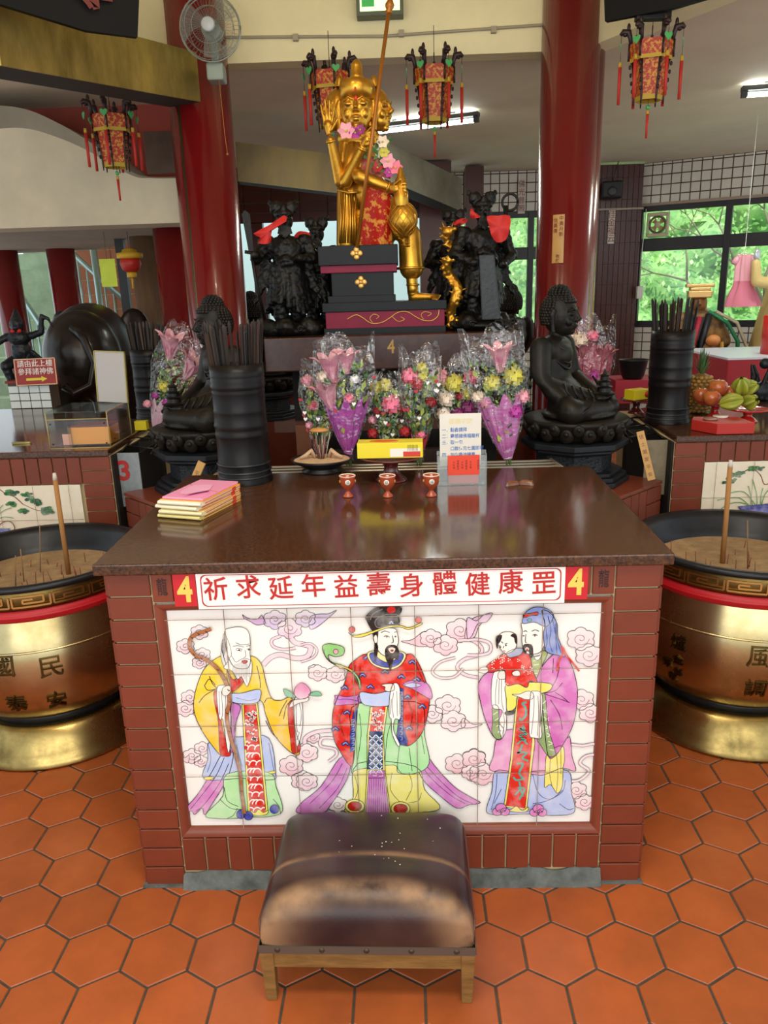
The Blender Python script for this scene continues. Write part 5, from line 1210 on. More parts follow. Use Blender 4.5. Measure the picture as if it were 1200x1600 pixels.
def bouquet(foot, top, wide, label, flowers, tissue=None, seed=1, depth=.05, tie=.12, leaves=110, hearts=0, dark=False):
    """foot, top: world points; wide: half width of the open end"""
    random.seed(seed); f = Vector(foot); t = thing('bouquet', label, 'bouquet', f, 0, 'wrapped bouquets'); ax = Vector(top)-f; Lb = ax.length; ax.normalize()
    sx_ = Vector((1, 0, 0)); sx_ = (sx_-ax*sx_.dot(ax)).normalized(); sy_ = ax.cross(sx_)
    def at(u, a, h, k=1.): # h along axis 0..1
        r_ = rad(h)*k; return ax*(h*Lb)+sx_*(math.cos(a)*r_)+sy_*(math.sin(a)*r_*depth/wide)
    def rad(h):
        if h < tie: return .014+.010*(tie-h)/tie
        u = (h-tie)/(1-tie); return .014+(wide-.014)*min(1, u*1.6)**.75*(1-.08*max(0, u-.7))
    # wrap
    rows = []
    for j in range(15):
        h = .04+.96*j/14; row = []
        for k in range(33):
            a = 2*PI*k/32; cr = 1+.10*noise.noise((a*2.2, h*5, seed))+.05*math.sin(a*9+h*6); hh = h+(.07*math.sin(a*3+seed) +.03*math.sin(a*7) if j == 14 else 0)
            row.append(at(0, a, min(hh, 1.08), cr))
        row[-1] = row[0]; rows.append(row)
    m = MB(); m.sheet(rows, 0, False); m.build('cellophane_wrap', m_cel, t)
    if tissue:
        rows = []
        for j in range(9):
            h = tie*.8+(tissue[1]-tie*.8)*j/8
            rows.append([at(0, PI+PI*1.0*k/24+.0, h+(.05*math.sin(k*1.1+seed) if j == 8 else 0), .88+.06*math.sin(k*2.2)) for k in range(25)])
        m = MB(); m.sheet(rows, 0, False); m.build('tissue', tissue[0], t)
    # stems and leaves
    for k in range(5):
        a = k*1.3; m = MB(); m.tube([at(0, a, .0, .4), at(0, a, tie, .5), at(0, a, .62, .5)], .0025, 6); m.build('stem', m_stem, t)
    m = MB()
    for k in range(leaves):
        h = random.uniform(tie+.12, .80); a = random.uniform(0, 2*PI); p = at(0, a, h, random.uniform(.3, .85)); L = random.uniform(.018, .042)
        d = (ax+sx_*random.uniform(-.9, .9)+sy_*random.uniform(-.9, .9)).normalized(); w = d.cross(Vector((random.uniform(-1, 1), -1, random.uniform(-1, 1)))).normalized()*L*.24
        m.add([p, p+d*L*.5+w, p+d*L, p+d*L*.5-w], [(0, 1, 2, 3)], k % 2)
    tag(m.build('leaves', [m_leaf, m_leaf2], t), None, None, None, 'stuff')
    for (kind, u, h, s) in flowers:
        s *= 1.6 if not kind.startswith('lily') else 1.9
        p = ax*(h*Lb)+sx_*(u*wide)-sy_*0+Vector((0, -depth*.5*(1-abs(u)), 0))
        if kind.startswith('lily'): mk_lily(t, p-ax*s*.4, ax+sx_*u*.5+Vector((0, -.25, 0)), s, {'lily': None, 'lilyd': mat('lily_dark', '#9a4058', .5, col2='#d08a8a', vscale=30)}[kind])
        else: mk_ball(t, p, s, kind)
    for k in range(hearts):
        h = random.uniform(.3, .8); a = random.uniform(PI*1.1, PI*1.9); p = at(0, a, h, 1.03); s = .008; m = MB()
        pts = [(0, -1), (.9, 0), (.95, .55), (.5, .85), (0, .5), (-.5, .85), (-.95, .55), (-.9, 0)]
        m.add([p+sx_*x*s+ax*y*s+Vector((0, -.001, 0)) for x, y in pts], [tuple(range(8))]); m.build('printed_heart', FM['white' if k % 2 else 'red'], t)
    m = MB(); m.tube([at(0, a*PI/5, tie, 1.08) for a in range(11)], .003, 6); m.build('tie', mat('tie_silver', '#b8b0b8', .3, .6), t)
    return t
def bq(pf, pt, y, *a, yt=None, **k):
    yt = yt or y+.05; return bouquet(atY(pf[0], pf[1], y), atY(pt[0], pt[1], yt), *a, **k)
m_tis = mat('tissue_purple', '#a8449e', .6, var=.2, vscale=20); m_tisp = mat('tissue_marble', '#d88ac8', .5, col2='#a83a8a', vscale=22)
bq((545, 728), (538, 533), 1.06, .115, 'large bouquet of pink lilies with purple tissue behind the black incense bowl', [('lily', -.35, .80, .075), ('lily', -.45, .58, .075), ('lily', .05, .84, .06), ('cream', -.75, .72, .016), ('white', .3, .7, .012), ('pink', .1, .55, .014)], (m_tis, .50), 1, hearts=3)
bq((500, 725), (500, 572), 1.13, .08, 'bouquet with white hearts and pink buds at the far left of the row', [('rose', -.6, .85, .016), ('rose', .3, .8, .015), ('pink', -.3, .6, .014), ('red', .5, .5, .012), ('rose', -.5, .4, .01)], None, 2, hearts=12)
bq((602, 728), (610, 585), 1.12, .085, 'short bouquet with a bright pink carnation and white hearts behind the yellow carton', [('pink', .15, .68, .026), ('red', .55, .64, .014), ('yellow', -.6, .85, .018), ('yellow', -.2, .88, .018), ('red', -.5, .6, .012), ('red', -.65, .35, .014), ('rose', -.7, .5, .012)], None, 3, hearts=12)
bq((655, 728), (656, 548), 1.05, .078, 'slim bouquet with red rose and pink carnation left of the card holder', [('pink', -.45, .78, .022), ('red', -.1, .72, .018), ('red', .55, .56, .014), ('yellow', .1, .86, .014), ('pink', .1, .28, .01), ('red', -.7, .3, .014), ('yellow', .15, .78, .014)], (mat('tissue_red', '#c83040', .5), .26), 4, hearts=10)
bq((712, 728), (708, 562), 1.14, .10, 'bouquet of pale carnations and yellow green mums behind the white card', [('rose', -.55, .84, .024), ('pink', .65, .82, .02), ('yellow', 0, .78, .026), ('cream', -.3, .64, .024), ('purple', .55, .55, .022), ('cream', -.4, .5, .02), ('red', .2, .66, .012), ('yellow', .5, .68, .02), ('purple', .1, .5, .018)], None, 5, hearts=8)
bq((795, 726), (768, 522), 1.04, .115, 'tall bouquet of a pink lily with marbled pink paper at the right end', [('lily', .1, .82, .07), ('yellow', .5, .66, .026), ('yellow', -.2, .64, .022), ('rose', .7, .5, .018), ('rose', -.5, .5, .016), ('cream', -.7, .55, .016), ('magenta', .4, .4, .02)], (m_tisp, .5), 6, leaves=130, tie=.05)
bq((915, 700), (925, 505), 1.97, .12, 'bouquet of dark pink lilies behind the right seated buddha', [('lilyd', -.3, .78, .07), ('lilyd', .35, .74, .07), ('cream', -.5, .86, .03), ('pink', .0, .9, .02), ('magenta', .1, .6, .02)], (mat('tissue_dusky', '#a8485c', .5), .8), 7)
t7 = bq((236, 690), (296, 522), 1.93, .125, 'bouquet of pink lilies with yellow green sprigs behind the left seated buddha', [('lily', -.35, .85, .09), ('lily', .45, .75, .09), ('yellow', -.2, .5, .02), ('magenta', .1, .38, .014), ('magenta', -.4, .4, .012), ('rose', -.6, .3, .014)], (mat('tissue_pale', '#d8b0c0', .5), .35), 8, leaves=140)
# ================================================================ statues
m_stone = mat('dark_bronze_statue', '#221d14', .42, .0, spec=.3, col2='#0b0c0d', vscale=6, bump=.15, bscale=60, rvar=.1)
m_stone2 = mat('dark_blue_pedestal', '#1c2228', .45, .0, spec=.4, col2='#0d1013', vscale=10)
m_gold = mat('gold_leaf', '#e0aa3c', .26, .85, col2='#b07c28', vscale=6, rvar=.12)
m_goldp = mat('gold_paint', '#c89a3c', .4, .8)
m_ribr = mat('red_cloth', '#c41c14', .6)
def cap(m, p0, p1, r0, r1, n=10, mi=0):
    p0, p1 = Vector(p0), Vector(p1); K = 6; pts = [p0.lerp(p1, k/K) for k in range(K+1)]
    m.tube(pts, [r0+(r1-r0)*k/K for k in range(K+1)], n, mi); m.ell(p0, r0, n, 8, mi); m.ell(p1, r1, n, 8, mi)
def fuse(m, name, mt, parent, vox=.006, it=3, disp=0., dscale=.03, loc=None):
    o = m.build(name, mt, parent, loc=loc)
    r = o.modifiers.new('fuse', 'REMESH'); r.mode = 'VOXEL'; r.voxel_size = vox; r.use_smooth_shade = True
    s2 = o.modifiers.new('soften', 'SMOOTH'); s2.iterations = it; s2.factor = .5
    if disp:
        tx = bpy.data.textures.get('carve%g' % dscale) or bpy.data.textures.new('carve%g' % dscale, 'CLOUDS'); tx.noise_scale = dscale; tx.noise_depth = 2
        d = o.modifiers.new('carve', 'DISPLACE'); d.texture = tx; d.strength = disp; d.mid_level = .5
    return o
# ---- seated buddha, built facing -Y, base at the origin
def buddha(loc, rz, label, mirror=1):
    t = thing('buddha_statue', label, 'statue', loc, rz)
    # pedestal
    m = MB()
    def octa(r, z0, z1): m.lathe([(r, z0), (r, z1)], n=8, a0=PI/8, smooth=False)
    octa(.245, 0, .022); octa(.232, .022, .042); octa(.212, .042, .06); m.build('pedestal_base', m_stone2, t, .004)
    m = MB(); m.lathe([(.165, .06), (.165, .135)], n=8, a0=PI/8, smooth=False); k = m.build('carved_waist', mat('carved_waist', '#2b3238', .5, .2, col2='#08090a', vscale=60, bump=1., bscale=90), t)
    m = MB(); m.lathe([(.175, .135), (.215, .150), (.215, .162), (.235, .168), (.235, .192), (.21, .198)], n=8, a0=PI/8, smooth=False); m.build('pedestal_slab', m_stone2, t, .003)
    m = MB(); m.lathe([(.15, .195), (.19, .215), (.205, .245), (.228, .275), (.232, .288), (.22, .296), (0, .298)], n=48, cap=False); lo = m.build('lotus_seat', m_stone, t)
    for ring_, (R_, z_, n_p, s_) in enumerate(((.205, .235, 14, .036), (.222, .262, 14, .03))):
        for k in range(n_p):
            a = 2*PI*(k+.5*ring_)/n_p; m = MB(); m.ell((0, 0, 0), (s_*.9, .016, s_), 10, 8); m.ell((0, -.012, s_*.4), (s_*.35, .01, s_*.35), 8, 6)
            o = m.build('lotus_petal', m_stone, lo); o.location = (R_*math.sin(a), -R_*math.cos(a), z_); o.rotation_euler = (.3, 0, a)
    Z = .292
    m = MB()
    # crossed legs
    cap(m, (-.06, .03, Z+.055), (-.19, -.06, Z+.052), .075, .058, 14); cap(m, (.06, .03, Z+.055), (.19, -.06, Z+.052), .075, .058, 14)
    cap(m, (-.19, -.06, Z+.05), (-.02, -.14, Z+.045), .052, .038, 14); cap(m, (.19, -.06, Z+.05), (.02, -.15, Z+.055), .052, .038, 14)
    m.ell((0, -.02, Z+.02), (.20, .16, .03), 24, 10)
    # torso
    m.ell((0, .03, Z+.10), (.105, .085, .10), 20, 14); m.ell((0, .03, Z+.20), (.105, .072, .11), 20, 14); m.ell((0, .022, Z+.265), (.12, .062, .06), 20, 14)
    m.ell((0, -.012, Z+.245), (.075, .045, .05), 16, 10)
    for s_ in (-1, 1):
        cap(m, (s_*.118, .03, Z+.275), (s_*.155, .01, Z+.15), .048, .044, 12); cap(m, (s_*.155, .005, Z+.14), (s_*.05, -.095, Z+.10), .043, .03, 12)
        m.ell((s_*.15, .0, Z+.11), (.05, .06, .05), 12, 10); cap(m, (s_*.15, .01, Z+.10), (s_*.11, -.06, Z+.06), .035, .03)
    cap(m, (0, .02, Z+.29), (0, .012, Z+.35), .038, .034)
    def grow(mm, off=0.):
        out = []
        for x, y, z in mm.v:
            k = min(1, max(0, (z-Z-.07)/.12)); k = k*k*(3-2*k)
            out.append((x*(1+.07*k), y+.085*k, Z+(z-Z)*(1+.12*k)))
        mm.v = out
    grow(m)
    b = fuse(m, 'robed_body', m_stone, t, .0065, 3)
    # folds of the robe
    for k in range(7):
        m = MB(); u = k/6
        pts = [(-.10+.02*k, -.045-.006*k+.02*abs(j-4)/4, Z+.30-.02*k-(.018+.012*k)*math.sin(PI*j/8)) for j in range(9)]
        pts = [(-.085+.17*j/8, -.048+.045*((j-4)/4)**2, Z+.29-.016*k-(.03+.008*k)*math.sin(PI*j/8)) for j in range(9)] if k < 4 else [((k-5.5)*.1+.06*math.cos(PI*j/8), -.135-.02*math.sin(PI*j/8)+.03, Z+.10-.03*j/8*2) for j in range(9)]
        m.tube(pts, [.002]+[.005]*7+[.002], 6); grow(m) if k < 4 else None; m.build('robe_fold', m_stone, b)
    for s_ in (-1, 1):
        for k in range(4):
            m = MB(); m.tube([(s_*(.07+.03*k+.0*j)+s_*.02*math.sin(j*.5), -.10-.02*math.sin(PI*j/6)+.02*k, Z+.115-.016*j-.004*k) for j in range(7)], [.002, .005, .006, .006, .006, .005, .002], 6); m.build('robe_fold', m_stone, b)
        for k in range(4):
            m = MB(); m.tube([(s_*(.165-.03*k), -.01-.024*k, Z+.165-.01*k), (s_*(.172-.03*k), -.03-.026*k, Z+.13-.008*k), (s_*(.15-.028*k), -.045-.02*k, Z+.10-.006*k)], .005, 6); m.build('robe_fold', m_stone, b)
    for s_ in (-1, 1):
        for k in range(5):
            q = .018+.012*k; m = MB(); m.tube([(s_*(.15-q*math.cos(a2)*1.2), -.108-.035*math.sin(a2)*.5-.006*(4-k), Z+.060+q*math.sin(a2)*.8) for a2 in [-2.4+.35*j for j in range(9)]], [.001]+[.0042]*7+[.001], 6); m.build('robe_fold', m_stone, b)
    # hands with thumbs and fingers round a bowl holding a pagoda
    for s_ in (-1, 1):
        m = MB(); m.ell((s_*.038, -.125, Z+.095), (.034, .026, .014), 12, 8)
        for f_ in range(4): cap(m, (s_*.03, -.115-.011*f_, Z+.094), (-s_*.018, -.120-.010*f_, Z+.090+.004*f_), .0065, .0052, 8)
        cap(m, (s_*.05, -.112, Z+.10), (s_*.012, -.118, Z+.115), .0075, .006, 8); fuse(m, 'hand', m_stone, t, .003, 2)
    m = MB(); m.lathe([(0, Z+.10), (.04, Z+.102), (.05, Z+.112), (.03, Z+.118), (.028, Z+.135), (.036, Z+.14), (.024, Z+.146), (.022, Z+.16), (.030, Z+.165), (.018, Z+.17), (.017, Z+.185), (.024, Z+.19), (.010, Z+.196), (0, Z+.22)], (0, -.125, 0), 20, cap=False, smooth=False); m.build('small_pagoda', m_stone, t)
    # head
    HZ = Z+.398
    return t, HZ
def buddha2(loc, rz, label):
    t, HZ = buddha(loc, rz, label)
    m = MB(); m.ell((0, .0, HZ), (.056, .062, .075), 24, 18); m.ell((0, -.012, HZ-.035), (.043, .048, .042), 20, 14); m.ell((0, -.038, HZ-.057), (.02, .018, .016), 12, 8)
    m.tube([(0, -.056, HZ+.022), (0, -.068, HZ-.004), (0, -.074, HZ-.016)], [.006, .0075, .010], 8); m.ell((0, -.066, HZ-.018), (.013, .009, .006), 10, 6)
    for s_ in (-1, 1):
        m.ell((s_*.023, -.053, HZ+.006), (.014, .008, .006), 12, 8); m.tube([(s_*.006, -.060, HZ+.018), (s_*.022, -.060, HZ+.025), (s_*.042, -.046, HZ+.016)], [.003, .0042, .003], 6)
        m.ell((s_*.026, -.044, HZ-.022), (.017, .014, .016), 10, 8)
        m.tube([(s_*.057, .0, HZ+.025), (s_*.064, .004, HZ+.005), (s_*.061, .002, HZ-.03), (s_*.058, 0, HZ-.062)], [.010, .011, .007, .008], 8)
    m.ell((0, -.059, HZ-.036), (.016, .008, .0045), 10, 6); m.ell((0, -.057, HZ-.044), (.013, .008, .0045), 10, 6)
    def big(mm):
        mm.v = [(x*1.22, y*1.20+.085, HZ+.048+(z-HZ)*1.17) for x, y, z in mm.v]
    big(m); hd = fuse(m, 'face', m_stone, t, .0035, 1)
    # hair of snail curls, many: one stuff part
    m = MB(); n = 0
    for layer in range(15):
        th = -0.45+layer*.135
        if th > PI/2: break
        R_ = math.cos(th); cnt = max(1, int(30*R_))
        for k in range(cnt):
            a = 2*PI*(k+.5*(layer % 2))/cnt; d = Vector((R_*math.sin(a), -R_*math.cos(a), math.sin(th)))
            if d.y < -.1 and d.z < .50+.15*abs(d.x): continue
            m.ell((d.x*.060, .004+d.y*.066, HZ+.006+d.z*.078), .0082, 6, 5)
    for layer in range(6):
        th = layer*.3; R_ = math.cos(th); cnt = max(1, int(18*R_))
        for k in range(cnt): a = 2*PI*(k+.5*(layer % 2))/cnt; m.ell((R_*.034*math.cos(a), .006+R_*.036*math.sin(a), HZ+.078+.030*math.sin(th)), .0075, 6, 5)
    m.ell((0, .006, HZ+.02), (.058, .062, .072), 16, 12); m.ell((0, .006, HZ+.08), (.032, .034, .03), 12, 8)
    big(m); tag(m.build('snail_curl_hair', m_stone, t), None, None, None, 'stuff')
    t.scale = (1, 1, .97)
    return t
buddha2((.825, 1.59, .781), math.radians(56), 'dark bronze seated buddha on the right ledge facing right')
buddha2((-.835, 1.60, .781), math.radians(-54), 'dark bronze seated buddha on the left ledge behind the fortune sticks')
# leaning wooden plaques
def plank(pa, pb, w, name, label, txt, y, lean=.0):
    a = atY(*pa, y); b = atY(*pb, y+.03); L = (b-a).length; t = thing(name, label, 'plaque', a)
    d = (b-a).normalized(); x = Vector((1, -.2, 0)); x = (x-d*x.dot(d)).normalized(); nn = d.cross(x)
    M = Matrix((( x.x, nn.x, d.x, 0), (x.y, nn.y, d.y, 0), (x.z, nn.z, d.z, 0), (0, 0, 0, 1)))
    m = MB(); m.box(-w/2, w/2, -.004, .004, 0, L, 0, M); m.build('board', mat('plaque_wood', '#c89c58', .5, var=.12, vscale=14), t, .001)
    m = MB(); F = M @ T(0, -.0045, L/2) @ FRONT
    sgn = (F @ Vector((0, 0, 1))-F @ Vector((0, 0, 0)))
    vertical(m, txt, w*.62, F, L/(len(txt)+.5)); m.build('lettering', mat('plaque_ink', '#7a3226', .6), t)
plank((1018, 750), (1000, 674), .032, 'wooden_plaque', 'narrow wooden plaque leaning beside the right seated buddha', '信士闔家平安', 1.42)
plank((290, 782), (316, 722), .034, 'wooden_plaque', 'short wooden plaque leaning behind the books at the left buddha', '平安', 1.18)

m_grd = mat('black_carved_wood', '#12100c', .42, spec=.28, col2='#060606', vscale=8, bump=.3, bscale=60)
# ---- dark guardians
def guardian(loc, rz, label, h, pose, seed):
    """armoured standing figure on a rock base, facing -Y; h total height"""
    t = thing('guardian_statue', label, 'statue', loc, rz); s_ = h/.62; random.seed(seed); t.scale = (s_*1.18, s_*1.1, s_)
    m = MB()
    for k in range(26):
        a = random.uniform(0, 2*PI); q = random.uniform(.03, .10); m.ell((q*math.cos(a)*1.1, q*math.sin(a)*.8, random.uniform(.0, .055)), (random.uniform(.02, .045),)*3, 8, 6)
    m.ell((0, 0, .02), (.13, .10, .03), 20, 8); rk = fuse(m, 'rock_base', m_grd, t, .007, 1, .012, .025)
    for k in range(8):
        a = k*PI/4+.3; m = MB(); c = Vector((.125*math.sin(a), -.10*math.cos(a), .03)); m.tube([c+Vector((math.cos(u)*.016*(1-u/9), 0, math.sin(u)*.016*(1-u/9))) for u in [j*.7 for j in range(10)]], .005, 6); m.build('carved_scroll', m_grd, rk)
    m = MB()
    cap(m, (-.035, 0, .08), (-.03, 0, .24), .030, .042); cap(m, (.035, 0, .08), (.03, 0, .24), .030, .042)
    for k in range(16): a = 2*PI*k/16; cap(m, (.045*math.cos(a), .035*math.sin(a), .30), (.082*math.cos(a)*(1+.15*math.sin(3*a)), .062*math.sin(a), .13+.03*math.sin(a*2)), .02, .013, 8)
    m.ell((0, 0, .30), (.062, .048, .06), 16, 10); m.ell((0, 0, .38), (.070, .050, .065), 16, 10); m.ell((0, -.02, .33), (.045, .045, .04), 12, 8)
    m.ell((-.075, 0, .42), (.034, .034, .03), 12, 8); m.ell((.075, 0, .42), (.034, .034, .03), 12, 8)
    arms = pose['arms']
    for s2, (el, wr) in zip((-1, 1), arms): cap(m, (s2*.075, 0, .415), el, .028, .022); cap(m, el, wr, .024, .016); m.ell(wr, .019, 10, 8)
    for s2 in (-1, 1): 
        for k in range(4): cap(m, (s2*.06, .03, .40-.04*k), (s2*(.105+.01*k), .035, .30-.05*k), .012, .008, 8)
    cap(m, (0, 0, .43), (0, -.005, .48), .022, .02); body = fuse(m, 'armoured_body', m_grd, t, .0055, 1, .014, .018)
    m = MB(); m.ell((0, -.005, .505), (.034, .036, .044), 16, 12); m.ell((0, -.02, .487), (.022, .022, .02), 10, 8); m.ell((0, -.043, .50), (.008, .008, .010), 8, 6)
    for s2 in (-1, 1): m.ell((s2*.014, -.036, .514), (.009, .006, .005), 8, 6); m.tube([(s2*.004, -.04, .522), (s2*.02, -.036, .530), (s2*.03, -.026, .524)], .004, 6)
    for k in range(7): cap(m, ((k-3)*.006, -.034, .478), ((k-3)*.009, -.04, .425+abs(k-3)*.008), .0055, .003, 6)
    fuse(m, 'bearded_head', m_grd, t, .0035, 1)
    m = MB(); m.ell((0, .004, .535), (.040, .040, .022), 14, 8)
    for s2 in (-1, 1): m.ell((s2*.028, .0, .562), (.026, .016, .030), 12, 8); m.ell((s2*.05, .01, .585), (.010, .008, .014), 8, 6)
    m.ell((0, -.02, .555), (.012, .012, .02), 8, 6); fuse(m, 'crown', m_grd, t, .004, 1, .006, .01)
    return t
def cloth(name, label, pts, y0, parent=None, th=.004):
    # folded red cloth: front outline given in pixels with depth wobble
    P3 = [atY(px, py, y0+.018*math.sin(i*1.9)) for i, (px, py) in enumerate(spline(pts, True, 2))]
    n = len(P3); c = sum(P3, Vector())/n; m = MB(); v = [p-c for p in P3]
    v2 = [p+Vector((0, th, 0)) for p in v]; cc = Vector((0, -.02, 0))
    m.add([tuple(p) for p in v]+[tuple(cc)], [(i, (i+1) % n, n) for i in range(n)], 0, True); m.add([tuple(p) for p in v2]+[(0, .01, 0)], [((i+1) % n, i, n) for i in range(n)], 0, True)
    m.add([tuple(p) for p in v]+[tuple(p) for p in v2], [(i, (i+1) % n, n+(i+1) % n, n+i) for i in range(n)])
    o = m.build(name, m_ribr, None, loc=c); tag(o, label, 'cloth')
    return o
gz = 1.427
guardian((-.475, 2.02, gz), .15, 'black guardian holding a long sword, left front of the plinth', .64, dict(arms=(((-.115, -.03, .34), (-.12, -.07, .36)), ((.11, -.02, .34), (.05, -.075, .34)))), 3)
guardian((-.345, 2.22, gz), -.1, 'black guardian behind the left front one, nearer the golden deity', .58, dict(arms=(((-.11, -.02, .33), (-.04, -.07, .33)), ((.115, -.01, .34), (.09, -.06, .30)))), 5)
guardian((.455, 2.03, gz), .15, 'black crowned guardian with a red bow on the right front of the plinth', .655, dict(arms=(((-.115, -.03, .33), (-.05, -.08, .29)), ((.11, -.02, .32), (.06, -.08, .28)))), 7)
guardian((.335, 2.26, gz), -.2, 'black guardian half hidden behind the right front one and the gold dragon', .60, dict(arms=(((-.11, -.02, .33), (-.06, -.07, .33)), ((.115, -.01, .34), (.09, -.06, .30)))), 9)
# sword and pole of the left guardian
o = MB(); a = atY(393, 395, 1.93); b = atY(383, 328, 1.93); d = (b-a); u = Vector((1, 0, 0)); w = Vector((0, .006, 0))
P_ = [a-u*.012, a+u*.012, b-d*.1+u*.018, b-u*.002, b-d*.1-u*.018]
o.add([tuple(p-a-w*.5) for p in P_]+[tuple(p-a+w*.5) for p in P_], [(0, 1, 2, 3, 4), (9, 8, 7, 6, 5)]+[(i, (i+1) % 5, 5+(i+1) % 5, 5+i) for i in range(5)])
e = atY(415, 505, 1.95); 
sw = thing('long_sword', 'long black sword held upright by the left front guardian', 'sword', a); o.build('blade', m_grd, sw)
m = MB(); m.tube([Vector((0, 0, 0)), atY(400, 440, 1.94)-a, e-a], .008, 8); m.build('shaft', m_grd, sw)
m = MB(); m.tube([Vector((-.03, 0, .005)), Vector((.03, 0, -.005))], .008, 8); m.build('guard', m_grd, sw)
cloth('red_ribbon_cloth', 'red cloth tied across the chest of the left front guardian', [(396, 365), (420, 352), (444, 336), (447, 346), (425, 358), (424, 375), (418, 381), (403, 380), (407, 371)], 1.90)
cloth('red_ribbon_cloth', 'small red cloth on the guardian behind the left front one', [(463, 364), (470, 361), (484, 364), (482, 371), (468, 370), (458, 373)], 2.10)
cloth('red_ribbon_cloth', 'large red bow on the shoulder of the right front guardian', [(761, 338), (778, 337), (797, 337), (796, 360), (790, 375), (777, 379), (768, 368), (764, 352)], 1.90)
cloth('red_ribbon_cloth', 'red cloth at the neck of the right front guardian', [(736, 325), (742, 332), (751, 338), (745, 341), (735, 340)], 1.92)
cloth('red_ribbon_cloth', 'red cloth on the shoulder of the half hidden right guardian', [(712, 345), (722, 341), (731, 343), (725, 350), (713, 353), (709, 350)], 2.12)
# tall tablet and ring topped staff of the right guardian
m = MB(); a = atY(768, 500, 1.93); b = atY(760, 398, 1.93); d = b-a
m.add([tuple(p) for p in (Vector((-.045, 0, 0)), Vector((.045, 0, 0)), d+Vector((.038, 0, 0)), d+Vector((-.035, 0, 0)), Vector((-.045, .02, 0)), Vector((.045, .02, 0)), d+Vector((.038, .02, 0)), d+Vector((-.035, .02, 0)))], [(0, 1, 2, 3), (7, 6, 5, 4), (0, 4, 5, 1), (1, 5, 6, 2), (2, 6, 7, 3), (3, 7, 4, 0)])
o = m.build('flat_club', mat('slate_club', '#2a3036', .5, var=.3, vscale=14, bump=.4, bscale=50), None, .006, loc=a); tag(o, 'wide flat slate club standing before the right front guardian', 'club')
b = atY(790, 350, 2.0); t = thing('ring_staff', 'black staff topped with an open ring beside the right guardian', 'staff', b)
m = MB(); m.tube([Vector((0, 0, -.12)), Vector((.0, 0, .08))], .012, 8); m.build('shaft', m_grd, t)
cR = atY(797, 316, 2.0)-b; m = MB(); m.tube([cR+Vector((.036*math.cos(a), 0, .036*math.sin(a))) for a in [k*PI/10 for k in range(21)]], .006, 8); m.build('ring', m_grd, t)
# gold dragon
t = thing('gold_dragon', 'gilded coiling dragon between the golden deity and right guardians', 'dragon', atY(705, 515, 2.0))
o0 = Vector(t.location); m = MB(); pts = [(706, 512), (704, 490), (710, 470), (715, 450), (703, 430), (698, 410), (712, 395), (700, 380), (697, 362)]
P3 = [atY(x, y, 2.0+.02*math.sin(i*2))-o0 for i, (x, y) in enumerate(pts)]; P3 = [Vector(p) for p in spline([tuple(p) for p in P3], False, 5)]
m.tube(P3, [.012+.012*math.sin(PI*min(1, .15+k/len(P3))) for k in range(len(P3))], 8)
random.seed(2)
for k in range(0, len(P3), 1):
    p = P3[k]; m.ell(p+Vector((random.uniform(-.02, .02), -.012, random.uniform(-.01, .01))), random.uniform(.008, .014), 6, 5)
    cap(m, p, p+Vector((random.choice((-.04, .045)), -.01, random.uniform(.0, .03))), .008, .002, 6)
fuse(m, 'scaled_body', m_gold, t, .0045, 1, .006, .01)
m = MB(); hp = atY(700, 362, 1.98)-o0; m.ell(hp, (.028, .026, .024), 12, 8); cap(m, hp, hp+Vector((.03, -.02, .01)), .014, .010); 
for s_ in (-1, 1): cap(m, hp+Vector((s_*.015, 0, .015)), hp+Vector((s_*.03, .01, .05)), .006, .002, 6); cap(m, hp, hp+Vector((s_*.04, .02, .02)), .012, .004)
fuse(m, 'horned_head', m_gold, t, .004, 1)

# ---- golden many faced deity on its throne
DY = 2.16
def D(px, py, dy=0.): return atY(px, py, DY+dy)
KM = (DY+1.808)/FPX*1.0
dt = thing('golden_deity_statue', 'golden many faced seated deity with four arms on the central plinth', 'statue', (-.03, DY, 1.63)); O = Vector(dt.location)
def d_(px, py, dy=0.): return D(px, py, dy)-O
m = MB()
m.ell(d_(560, 250), (.085, .06, .12), 20, 14); m.ell(d_(560, 215), (.105, .055, .05), 18, 12); m.ell(d_(575, 300), (.095, .08, .10), 18, 12)
cap(m, d_(560, 205), d_(560, 190), .04, .035)
cap(m, d_(543, 300, -.01), d_(543, 382, -.03), .052, .055, 14); cap(m, d_(585, 300), d_(590, 380, -.05), .075, .08, 14)
# lowered right leg and hanging foot
cap(m, d_(598, 330, -.03), d_(640, 368, -.07), .07, .055, 14); cap(m, d_(640, 368, -.07), d_(643, 418, -.07), .055, .06, 14)
bd = fuse(m, 'robed_body', m_gold, dt, .007, 3)
m = MB(); cap(m, d_(642, 418, -.07), d_(645, 458, -.07), .028, .026, 12); m.build('lower_leg', m_gold, dt)
m = MB(); cap(m, d_(646, 464, -.07), d_(678, 464, -.10), .024, .015); 
for k in range(5): cap(m, d_(676, 461+k*1.6, -.085-k*.010), d_(687-k, 462+k*1.6, -.10-k*.011), .0085, .007, 8)
cap(m, d_(645, 450, -.07), d_(646, 466, -.06), .028, .026); fuse(m, 'foot', m_gold, dt, .004, 2)
m = MB(); m.lathe([(.066, -.006), (.07, 0), (.066, .006)], d_(642, 419, -.07), 24); m.build('trouser_cuff', m_gold, dt)
m = MB(); m.lathe([(.030, -.005), (.034, 0), (.030, .005)], d_(645, 445, -.07), 20); m.build('anklet', m_gold, dt)
